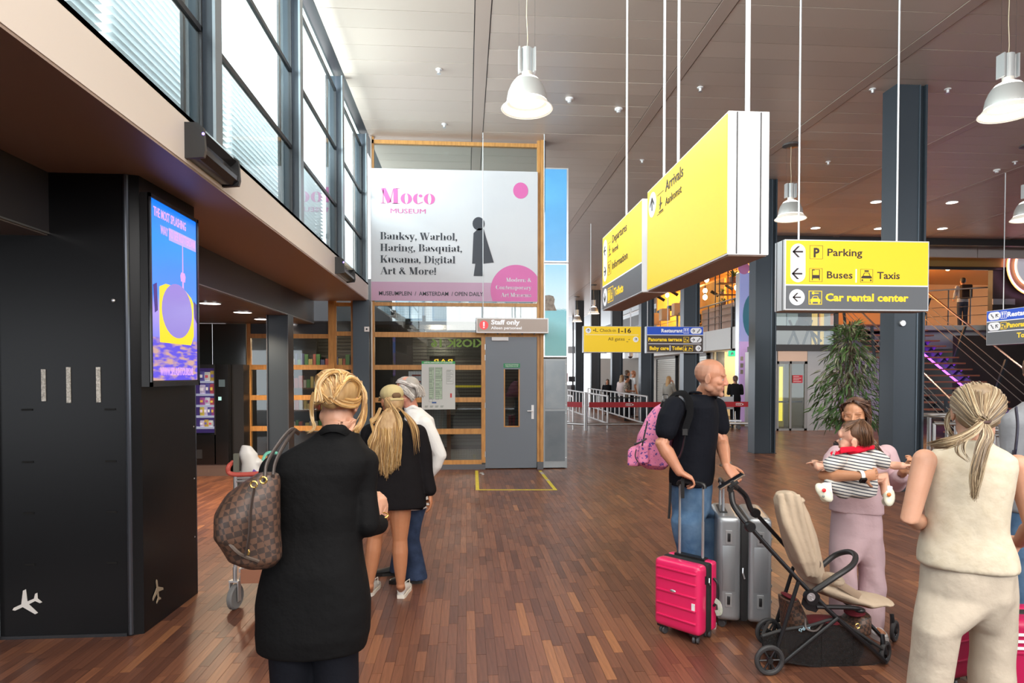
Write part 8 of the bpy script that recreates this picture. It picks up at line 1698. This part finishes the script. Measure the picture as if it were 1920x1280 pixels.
RK = cloth('kerchief_red', (.62, .008, .03), .75); b = MB(); b.tube([Q(1603, 843, Yby) + V((.062 * math.cos(a), .055 * math.sin(a), .014 * math.cos(a + .3))) for a in [2 * PI * i / 20 for i in range(21)]], .016, 8); b.loft([[Q(1585, 836, Yby - .03), Q(1590, 846, Yby - .07), Q(1582, 850, Yby - .06), Q(1578, 840, Yby - .03)], [Q(1566, 842, Yby - .02), Q(1568, 850, Yby - .05), Q(1560, 856, Yby - .05), Q(1558, 846, Yby - .02)], [Q(1556, 850, Yby - .02), Q(1557, 853, Yby - .03), Q(1554, 856, Yby - .03), Q(1553, 853, Yby - .02)]]); b.loft([[Q(1575, 838, Yby - .07), Q(1640, 834, Yby - .05), Q(1640, 842, Yby - .055), Q(1575, 850, Yby - .075)], [Q(1575, 838, Yby - .04), Q(1640, 834, Yby - .02), Q(1640, 842, Yby - .02), Q(1575, 850, Yby - .04)]])
solid('neckerchief', b, .005, RK, t, 3)
SH_ = mat('clog_cream', (.70, .68, .55), .45); SK_ = cloth('sock_white', (.75, .73, .74), .9)
for px, py, ox, lab in ((1545, 920, -1, 0), (1667, 928, 1, 1)):
    a = Q(1549 if ox < 0 else 1663, 905 if ox < 0 else 912, Yby - .01); c = Q(1552 if ox < 0 else 1664, 930, Yby - .03); MB().tube([a, a.lerp(c, .5), c], [.030, .028, .030], 10).build('sock', SK_, t, smooth=True)
    b = MB(); u_ = V((ox * .45, -.25, .55)).normalized(); M_ = Matrix.Rotation(R(ox * 30), 3, 'Y') @ Matrix.Rotation(R(60), 3, 'X'); b.ell(Q(px, py + 3, Yby - .04), (.036, .066, .026), M_); b.ell(Q(px - ox * 3, py + 12, Yby - .03), (.032, .03, .03)); o = solid('clog', b, .0045, SH_, t, 2)
    p = Q(px - ox * 0, py - 1, Yby - .075); MB().ell(p, (.013, .006, .012)).build('charm', (mat('charm_red', (.7, .02, .03), .4), mat('charm_orange', (.75, .2, .04), .4))[lab], o, smooth=True); MB().ell(Q(px + ox * 1, py + 10, Yby - .07), (.008, .005, .008)).build('charm', mat('charm_grey', (.25, .27, .25), .5), o, smooth=True)

# ---------------------------------------------------------------- 7 woman in cream linen
Yl = 2.3
t = person('ponytailed woman in a sleeveless cream linen top and wide cream trousers seen from behind', Q(1812, 900, Yl).x, Yl)
def r7(px, py, rx, ry_, dy=0): return (Q(px, py, Yl + dy), rx * .83, ry_ * .85)
def rl(c, rx, ry_): return rg(c, rx * .83, ry_ * .85, -33)
HC7 = Q(1829, 775, Yl + .04); HM7 = hm(-30, -8, 4)
b = MB(); torso(b, [r7(1811, 1140, .16, .12), r7(1811, 1070, .175, .13), r7(1811, 990, .145, .11), r7(1814, 930, .155, .115), r7(1818, 875, .185, .11), r7(1820, 850, .185, .095), r7(1822, 832, .10, .08), r7(1824, 815, .058, .06)], -33)
headshape(b, HC7, HM7, .92); limb(b, [Q(1824, 835, Yl), HC7 + V((0, -.01, -.06))], [.058, .058])
arm(b, Q(1734, 862, Yl), Q(1706, 972, Yl - .02), Q(1748, 985, Yl + .22), (.042, .038, .033, .025), dict(fwd=(.6, .8, .1), nrm=(1, -.6, 0), thumb=1, s=.95))
arm(b, Q(1908, 872, Yl), Q(1938, 985, Yl - .02), Q(1912, 1015, Yl + .2), (.042, .038, .033, .025), dict(fwd=(-.6, .6, -.3), nrm=(-1, 0, 0), thumb=-1, s=.95))
for px in (1765, 1855): leg(b, Q(px, 1120, Yl), V((Q(px, 900, Yl).x, Yl, .48)), V((Q(px, 900, Yl).x, Yl, .09)), (.058, .056, .05, .05, .036), toe=(Q(px, 900, Yl).x, Yl + .14, .04))
solid('body', b, .0055, SKIN_F, t, 3)
LIN = cloth('linen_cream', (.60, .525, .41), noise=(30, (.50, .42, .30), .5)); LIN2 = cloth('linen_trouser', (.50, .43, .345), noise=(30, (.44, .37, .30), .5)); b = MB()
torso(b, [r7(1812, 1056, .192, .155), r7(1812, 1030, .186, .152), r7(1811, 990, .168, .142), r7(1813, 940, .166, .138), r7(1816, 900, .172, .132), r7(1819, 872, .178, .122), r7(1820, 855, .172, .105), r7(1821, 843, .135, .092), r7(1822, 832, .085, .08), r7(1823, 824, .068, .07)], -33, 36, 2.4)
solid('vest', b, .007, LIN, t, 3, wr=folds(.0075, 26, (.4, .2, 1), 121, 1.45, 1.1))
b = MB(); b.loft([rl(Q(1812, 1035, Yl), .18, .15), rl(Q(1812, 1075, Yl), .188, .155), rl(Q(1812, 1110, Yl), .192, .155)])
for px, pb in ((1760, 1742), (1862, 1858)): b.loft([rl(Q(1812, 1110, Yl), .191, .154), rl(Q(px - 3, 1172, Yl), .094, .142), rl(Q((px + pb) / 2, 1230, Yl), .090, .125), rl(Q(pb, 1290, Yl), .088, .12), rl((Q(pb, 900, Yl).x, Yl, .05), .095, .13)])
solid('trousers', b, .008, LIN2, t, 3, wr=folds(.006, 26, (.8, .2, .35), 123))
for px in (1742, 1858): x_ = Q(px, 900, Yl).x; shoe(t, (x_, Yl - .1, 0), (x_, Yl + .15, 0), mat('tan_sandal', (.35, .2, .1), .5), None, .06)
AS = ((.27, .19, .11), (.36, .27, .165), (.18, .12, .07), (.45, .36, .24), (.13, .09, .055)); tie = Q(1843, 788, Yl - .115)
def h7(x, y, z): return HC7 + HM7 @ V((x, y, z)) * .87
b = MB(); b.ell(h7(0, -.018, .042), (.082, .094, .080), HM7); b.ell(h7(.0, -.06, -.02), (.072, .052, .052), HM7); solid('hair', b, .007, mat('hair_ash', (.20, .14, .085), .5, noise=(40, (.3, .22, .13), .8), stretch=(1, 1, .3)), t, 3)
b = MB(); g = []
for k_ in range(15):
    a = R(-125 + 250 * k_ / 14); s_, c_ = math.sin(a), math.cos(a); g.append([h7(.075 * s_, .045, .045 + .065 * c_), h7(.097 * s_, -.02, .045 + .09 * c_), h7(.088 * s_, -.085, .025 + .075 * c_), tie + V((.030 * s_, .006, .03 * c_)), tie + V((.008 * s_, -.004, .008 * c_))])
locks(b, g, 620, .0034, .004, AS, 131, .6)
locks(b, [[tie, tie + V((-.025, -.03, -.05)), Q(1833, 840, Yl - .16), Q(1822, 890, Yl - .17), Q(1828, 935, Yl - .165)], [tie, tie + V((.01, -.03, -.05)), Q(1852, 840, Yl - .15), Q(1838, 890, Yl - .165), Q(1826, 925, Yl - .165)]], 260, .0036, .005, AS, 132, .2, wav=.004)
locks(b, [[tie, Q(1828, 800, Yl - .15), Q(1800, 815, Yl - .15), Q(1768, 824, Yl - .12), Q(1740, 832, Yl - .04)], [tie, Q(1832, 812, Yl - .16), Q(1805, 828, Yl - .16), Q(1778, 838, Yl - .14), Q(1756, 838, Yl - .08)]], 160, .0034, .005, AS, 133, .2)
locks(b, [[Q(1815, 805, Yl - .15), Q(1790, 830, Yl - .16), Q(1786, 848, Yl - .16), Q(1800, 860, Yl - .16), Q(1818, 868, Yl - .16)], [Q(1830, 800, Yl - .15), Q(1812, 830, Yl - .17), Q(1812, 845, Yl - .17), Q(1816, 855, Yl - .17), Q(1820, 864, Yl - .17)]], 8, .0025, .003, AS, 134, .2)
locks(b, [[h7(-.07, .05, .04), h7(-.1, .03, -.02), h7(-.1, .02, -.07), h7(-.08, .01, -.11)], [h7(-.08, .02, .02), h7(-.098, .0, -.04), h7(-.09, -.02, -.09), h7(-.07, -.02, -.12)]], 26, .003, .005, AS, 135, .2)
b.build('ponytail', HAIR, t, smooth=True, kind='stuff'); MB().tube([tie + V((.020 * math.cos(a), .012 * math.sin(a) - .004, .006 * math.sin(a))) for a in [2 * PI * i / 14 for i in range(15)]], .006, 8).build('hair_tie', mat('hair_tie', (.06, .025, .02), .6), t, smooth=True)

# ---------------------------------------------------------------- 8 person at the right edge
Yr = 3.15
t = person('person in a grey sweatshirt and jeans at the right edge, mostly out of frame', Q(1958, 900, Yr).x, Yr)
b = MB(); torso(b, [(Q(1958, 1010, Yr), .16, .12), (Q(1958, 930, Yr), .14, .11), (Q(1958, 850, Yr), .16, .11), (Q(1958, 790, Yr), .19, .11), (Q(1958, 765, Yr), .15, .09), (Q(1958, 748, Yr), .07, .07), (Q(1958, 735, Yr), .058, .06)], 0)
headshape(b, Q(1958, 692, Yr), hm(-10), 1.0); limb(b, [Q(1958, 750, Yr), Q(1958, 705, Yr)], [.058, .058]); arm(b, Q(1902, 790, Yr), Q(1897, 890, Yr), Q(1905, 960, Yr + .15), hk=dict(fwd=(0, .5, -1), nrm=(1, 0, 0), thumb=-1)); arm(b, Q(2010, 790, Yr), Q(2020, 880, Yr), Q(2015, 960, Yr), hk=dict(fwd=(0, .2, -1), nrm=(-1, 0, 0), thumb=1))
for px in (1925, 1990): leg(b, Q(px, 1010, Yr), V((Q(px, 900, Yr).x, Yr, .48)), V((Q(px, 900, Yr).x, Yr, .09)), toe=(Q(px, 900, Yr).x, Yr + .14, .04))
solid('body', b, .008, SKIN_F, t, 3)
GS = cloth('grey_sweat', (.24, .25, .27), .9, (150, .12)); b = MB(); torso(b, [(Q(1958, 960, Yr), .175, .14), (Q(1958, 900, Yr), .175, .14), (Q(1958, 840, Yr), .185, .135), (Q(1958, 790, Yr), .20, .125), (Q(1958, 768, Yr), .17, .10), (Q(1958, 752, Yr), .09, .085)], 0); limb(b, [Q(1905, 795, Yr), Q(1902, 850, Yr), Q(1899, 890, Yr), Q(1905, 945, Yr + .13)], [.072, .065, .06, .045]); limb(b, [Q(2010, 795, Yr), Q(2016, 880, Yr)], [.07, .06]); solid('sweatshirt', b, .009, GS, t, 3, wr=folds(.005, 20, (.4, .2, 1), 141))
b = MB(); b.loft([rg(Q(1958, 945, Yr), .165, .13), rg(Q(1958, 990, Yr), .17, .135)])
for px in (1925, 1990): b.loft([rg(Q(1958, 990, Yr), .169, .134), rg(Q(px, 1040, Yr), .088, .12), rg((Q(px, 900, Yr).x, Yr, .5), .08, .09), rg((Q(px, 900, Yr).x, Yr, .04), .075, .085)])
solid('jeans', b, .009, mat('denim_blue'), t, 3); MB().ell(Q(1958, 688, Yr), (.085, .1, .1)).build('hair', mat('hair_brown'), t, smooth=True)
for px in (1925, 1990): x_ = Q(px, 900, Yr).x; shoe(t, (x_, Yr - .1, 0), (x_, Yr + .16, 0), BLACK)
MB().tube(spl([Q(1905, 765, Yr - .1), Q(1908, 800, Yr - .145), Q(1903, 850, Yr - .15), Q(1900, 850, Yr - .05)]), [.022] * 13, 6, sq=.3).build('bag_strap', mat('navy_strap', (.01, .01, .03), .6), t)
s8 = suitcase('magenta suitcase behind the ponytailed woman with white stripes at the right edge', (2.56, 2.72), -8, .36, .24, .62, mat('magenta_shell', (.42, .006, .07), .4), (.25, .5, .75))
for z_ in (.50, .53, .56): q = MB(); q.bbox((0, -.124, z_), (.35, .004, .012)); q.build('white_stripe', WHITEP, s8, local=True)
s9 = suitcase('small dark red suitcase glimpsed between the cream trouser legs', (Q(1797, 1170, 3.3).x, 3.35), 15, .26, .2, .40, mat('dark_red_shell', (.20, .005, .03), .45), (.3, .6))

# ---------------------------------------------------------------- luggage trolley
Yt = 4.72
t = thing('luggage_trolley', 'silver luggage trolley with a red handle loaded with a white plastic bag', 'trolley', (Q(455, 1000, Yt).x, Yt + .2, 0))
def T_(px, py, dy=0): return Q(px, py, Yt + dy)
MB().tube(spl([T_(437, 866, .05), T_(429, 874), T_(428, 884), T_(437, 889), T_(465, 889), T_(500, 887), T_(560, 887)]), .017, 10).build('handle', mat('handle_red', (.42, .07, .05), .5), t, smooth=True)
MB().tube([T_(443, 850, .02), T_(443, 925, .02)], .022, 4).build('upright_bracket', mat('bracket_olive', (.13, .13, .10), .5, .4), t); MB().tube([T_(560, 850, .02), T_(560, 925, .02)], .022, 4).build('upright_bracket', mat('bracket_olive'), t)
for px in (441, 556): MB().tube([T_(px, 893), T_(px + 3, 960, .02), T_(px, 1080, .02)], .013, 8).build('frame_tube', ALU, t, smooth=True)
for py in (896, 902): MB().tube([T_(441, py), T_(556, py)], .008, 6).build('cross_wire', ALU, t, smooth=True)
B('basket_panel', mat('trolley_panel', (.45, .46, .47), .4, .4), t, (T_(446, 900).x, T_(552, 900).x, Yt + .03, Yt + .05, zz(990, Yt), zz(905, Yt))); B('deck', ALU, t, (T_(446, 900).x, T_(552, 900).x, Yt, Yt + .75, .27, .30)); B('bumper', mat('bumper_rust', (.28, .12, .07), .5), t, (T_(452, 900).x, T_(545, 900).x, Yt - .03, Yt, .20, .30))
for px, dy in ((438, 0), (556, 0), (497, .7)):
    c = V((T_(px, 1000, dy).x, Yt + dy + .02, .09)); M_ = RZ(78); b = MB(); b.lathe([(.035, -.016), (.08, -.02), (.09, -.012), (.09, .012), (.08, .02), (.035, .016)], c, 24, M_ @ Matrix.Rotation(R(90), 3, 'X')); b.build('wheel', mat('wheel_rubber', (.16, .16, .16), .6), t, smooth=True)
    b = MB(); 
    for s_ in (-1, 1): b.bbox(c + M_ @ V((0, s_ * .032, .04)), (.04, .006, .14), M_)
    b.bbox(c + V((0, 0, .115)), (.045, .075, .012), M_); b.build('fork', ALU, t, kind='stuff'); MB().tube([c + V((0, 0, .11)), c + V((0, 0, .22))], .014, 8).build('stem', ALU, t, smooth=True)
MB().tube([T_(452, 1045, .04), T_(462, 1075, .04), T_(500, 1078, .04)], .018, 8).build('rear_tube', ALU, t, smooth=True); MB().tube([T_(458, 1060, .02), T_(446, 1100, .02)], .008, 6).build('brake_rod', ALU, t); MB().tube([T_(440, 1042), T_(447, 1042)], .028, 10).build('knob', mat('bumper_rust'), t)
t = thing('plastic_bag', 'crumpled white plastic bag with violet print on the luggage trolley', 'bag', T_(472, 890, .15)); b = MB()
b.loft([rg(T_(480, 955, .18), .09, .07, 10), rg(T_(478, 920, .17), .10, .07, 10), rg(T_(474, 890, .16), .085, .06, 10), rg(T_(471, 868, .15), .06, .045, 10), rg(T_(468, 850, .15), .065, .04, 10), rg(T_(463, 836, .14), .03, .02, 10)]); b.ell(T_(484, 866, .16), (.045, .04, .035))
solid('bag_body', b, .008, mat('plastic_white', (.66, .64, .60), .4, noise=(9, (.5, .48, .46), .6)), t, 2, wr=folds(.010, 44, (1, .2, .4), 151)); MB().prism([(0, 0), (.05, .02), (.09, .13), (.05, .16), (.0, .06)], T_(463, 920, .085), (1, 0, 0), (0, 0, 1), (0, -1, 0), .004).build('violet_print', mat('violet_print', (.16, .08, .35), .5), t)
t = thing('holdall', 'pale grey holdall on the luggage trolley behind the plastic bag', 'bag', T_(500, 960, .4)); b = MB(); b.bbox(T_(505, 925, .40), (.42, .45, .44), None, .4); solid('bag_body', b, .012, cloth('holdall_grey', (.36, .36, .35), .8), t, 3, wr=folds(.006, 20, (1, 0, .5), 153)); MB().tube(spl([T_(490, 870, .3), T_(500, 850, .35), T_(520, 850, .4), T_(530, 872, .4)]), .012, 6).build('handle', mat('mint', (.15, .5, .38), .6), t, smooth=True)

# ---------------------------------------------------------------- background people
def bgperson(label, px, Y, H, yaw, skin, hairc, top, bot, hair='short', arms='down', z0=0, sleeves=True, back=None, extra=None):
    x = Q(px, 700, Y).x; t = person(label, x, Y); t.location.z = z0; k = H / 1.7; f_ = V((-math.sin(R(yaw)), math.cos(R(yaw)), 0)); r_ = V((math.cos(R(yaw)), math.sin(R(yaw)), 0)); o = V((x, Y, z0))
    def L(a, b_, c): return o + r_ * a * k + f_ * b_ * k + V((0, 0, c * k))
    b = MB(); torso(b, [(L(0, 0, .78), .14 * k, .10 * k), (L(0, 0, .92), .155 * k, .11 * k), (L(0, 0, 1.08), .125 * k, .09 * k), (L(0, 0, 1.25), .155 * k, .10 * k), (L(0, 0, 1.38), .165 * k, .09 * k), (L(0, 0, 1.43), .08 * k, .07 * k), (L(0, 0, 1.48), .052 * k, .055 * k)], yaw)
    hc = L(0, .02, 1.585); hM = hm(yaw, -4); headshape(b, hc, hM, .95 * k); limb(b, [L(0, 0, 1.44), hc + V((0, 0, -.04))], [.052 * k, .052 * k])
    A = {'down': ((.22, -.02, 1.1), (.22, .06, .86)), 'front': ((.22, 0, 1.12), (.06, .24, 1.12)), 'phone': ((.2, .1, 1.15), (.08, .12, 1.48)), 'rail': ((.23, .02, 1.13), (.18, .22, 1.0))}[arms]
    for s_ in (-1, 1):
        aa = A if not (arms == 'phone' and s_ < 0) else ((.22, -.02, 1.1), (.24, .06, .86)); el, wr_ = L(s_ * aa[0][0], aa[0][1], aa[0][2]), L(s_ * aa[1][0], aa[1][1], aa[1][2]); arm(b, L(s_ * .18, 0, 1.37), el, wr_, (.045 * k, .042 * k, .036 * k, .026 * k), dict(fwd=(wr_ - el) + V((0, 0, -.02)), nrm=-r_ * s_ + f_ * .2, thumb=-s_, s=.9 * k)); leg(b, L(s_ * .085, 0, .86), L(s_ * .09, .01, .48), L(s_ * .09, -.01, .09), (.08 * k, .075 * k, .055 * k, .055 * k, .036 * k), toe=L(s_ * .1, .13, .04))
    solid('body', b, .013, skin, t, 2)
    b = MB(); torso(b, [(L(0, 0, .86), .175 * k, .13 * k), (L(0, 0, .98), .17 * k, .13 * k), (L(0, 0, 1.1), .155 * k, .12 * k), (L(0, 0, 1.27), .18 * k, .125 * k), (L(0, 0, 1.38), .185 * k, .105 * k), (L(0, 0, 1.44), .09 * k, .085 * k)], yaw)
    for s_ in (-1, 1):
        aa = A if not (arms == 'phone' and s_ < 0) else ((.22, -.02, 1.1), (.24, .06, .86)); sh, el, wr_ = L(s_ * .18, 0, 1.37), L(s_ * aa[0][0], aa[0][1], aa[0][2]), L(s_ * aa[1][0], aa[1][1], aa[1][2])
        if sleeves: limb(b, [sh, el], [.066 * k, .056 * k]); limb(b, [el, el.lerp(wr_, .85)], [.052 * k, .042 * k])
        else: limb(b, [sh, sh.lerp(el, .45)], [.068 * k, .062 * k])
    solid('top', b, .014, top, t, 2, wr=folds(.005, 22, (.4, .2, 1), int(px) % 50)); b = MB(); b.loft([rg(L(0, 0, 1.0), .15 * k, .12 * k, yaw), rg(L(0, 0, .86), .17 * k, .13 * k, yaw)])
    for s_ in (-1, 1): b.loft([rg(L(0, 0, .86), .17 * k, .13 * k, yaw), rg(L(s_ * .085, 0, .76), .088 * k, .105 * k, yaw), rg(L(s_ * .09, .01, .5), .072 * k, .08 * k, yaw), rg(L(s_ * .09, -.01, .08), .06 * k, .07 * k, yaw)]); shoe(t, L(s_ * .09, -.08, 0), L(s_ * .1, .17, 0), mat('white_sneaker') if 'sneaker' in label or s_ * 0 else BLACK, None, .07 * k, .042)
    solid('trousers', b, .014, bot, t, 2)
    if hair != 'bald':
        b = MB(); b.ell(hc + hM @ V((0, -.022 * k, .042 * k)), V((.084, .095, .082)) * k, hM); b.ell(hc + hM @ V((0, -.05 * k, -.015 * k)), V((.075, .055, .06)) * k, hM)
        if hair == 'long': b.loft([rg(hc + hM @ V((0, -.05, .0)) * k, .085 * k, .05 * k, yaw), rg(hc + hM @ V((0, -.07, -.1)) * k, .09 * k, .04 * k, yaw), rg(hc + hM @ V((0, -.09, -.26)) * k, .08 * k, .025 * k, yaw)])
        if hair == 'bun': b.ell(hc + hM @ V((0, -.09, .08)) * k, V((.04, .04, .04)) * k)
        if hair == 'tail': b.tube([hc + hM @ V((0, -.1, .03)) * k, hc + hM @ V((0, -.14, -.05)) * k, hc + hM @ V((0, -.11, -.18)) * k], [.03 * k, .03 * k, .012 * k], 8)
        solid('hair', b, .011, mat('bghair_%.3f' % hairc[0], hairc, .6), t, 2)
    return t, L
C_ = cloth
bgperson('dark-haired woman in a black and cream patterned sleeveless top behind the barrier', 1175, 23, 1.66, -105, SKIN_T, (.03, .02, .015), C_('print_top', (.45, .38, .30), .8, noise=(26, (.03, .02, .02), 1)), C_('black_trs', (.015, .015, .018)), 'bun', 'front', sleeves=False)
t, L = bgperson('bald man in a white T-shirt with a dark rucksack far behind the barrier', 1187, 25, 1.86, -80, SKIN_T, (.3, .2, .1), C_('tee_white', (.66, .66, .66)), C_('black_trs'), 'bald', 'down', sleeves=False)
MB().bbox(L(0, -.2, 1.2), (.3, .16, .42), RZ(-80), .4).build('rucksack', BLACK, t, smooth=True)
bgperson('man half hidden behind the woman in the patterned top', 1176, 26.5, 1.88, -90, SKIN_T, (.08, .05, .03), C_('tee_grey', (.5, .5, .52)), C_('black_trs'), 'short')
bgperson('pale-topped woman farthest left in the group behind the barrier', 1166, 25, 1.68, -60, SKIN_F, (.3, .18, .08), C_('top_rose', (.6, .5, .48)), C_('black_trs'), 'long')
bgperson('blond woman in a grey blouse on the phone in front of the roller shutter', 1254, 21.5, 1.64, -60, SKIN_F, (.45, .26, .10), C_('blouse_grey', (.33, .31, .27)), C_('trs_grey', (.10, .11, .12)), 'long', 'phone')
k8 = suitcase('far black cabin suitcase beside the blond woman on the phone', (Q(1249, 700, 21.2).x, 21.2), 10, .34, .24, .55, mat('black_shell', (.03, .03, .035), .35), (.3, .6), rods=.08, rodh=.45)
bgperson('dark-haired person in black at the far desks behind the barrier', 1139, 27, 1.5, 170, SKIN_T, (.03, .02, .02), C_('top_black', (.015, .015, .017)), C_('black_trs'), 'long', 'front')
bgperson('woman with tied dark hair in black beside the violet banner', 1379, 19.9, 1.66, -10, SKIN_F, (.10, .05, .03), C_('top_black'), C_('black_trs'), 'tail', 'front')
t = thing('luggage_trolley', 'far empty silver luggage trolley beside the woman in black', 'trolley', (Q(1368, 700, 19.4).x, 19.4, 0)); x_ = t.location.x
B('deck', ALU, t, (x_ - .3, x_ + .3, 19.2, 19.7, .25, .29)); B('basket_panel', mat('trolley_panel'), t, (x_ - .25, x_ + .25, 19.7, 19.73, .6, 1.0))
for dx in (-.27, .27): MB().tube([(x_ + dx, 19.7, .25), (x_ + dx, 19.75, 1.05)], .014, 6).build('frame_tube', ALU, t); MB().lathe([(0, -.02), (.09, -.02), (.09, .02), (0, .02)], (x_ + dx, 19.3, .09), 16, Matrix.Rotation(R(90), 3, 'Y')).build('wheel', mat('wheel_rubber'), t)
t, L = bgperson('man with a dark rucksack and grey shirt standing on the mezzanine', 1803, 21.9, 1.78, -12, SKIN_T, (.03, .02, .015), C_('shirt_grey', (.36, .38, .42)), C_('denim_far', (.04, .05, .08)), 'short', 'rail', z0=MZ + .02)
b = MB(); b.bbox(L(0, -.2, 1.2), (.36, .2, .5), RZ(-12), .4); solid('rucksack', b, .014, C_('rucksack_brown', (.035, .025, .022)), t, 2)

for w_ in WORN.values():
    for bd_ in w_.get('body', []): fit(bd_, *w_.get('cloth', []))
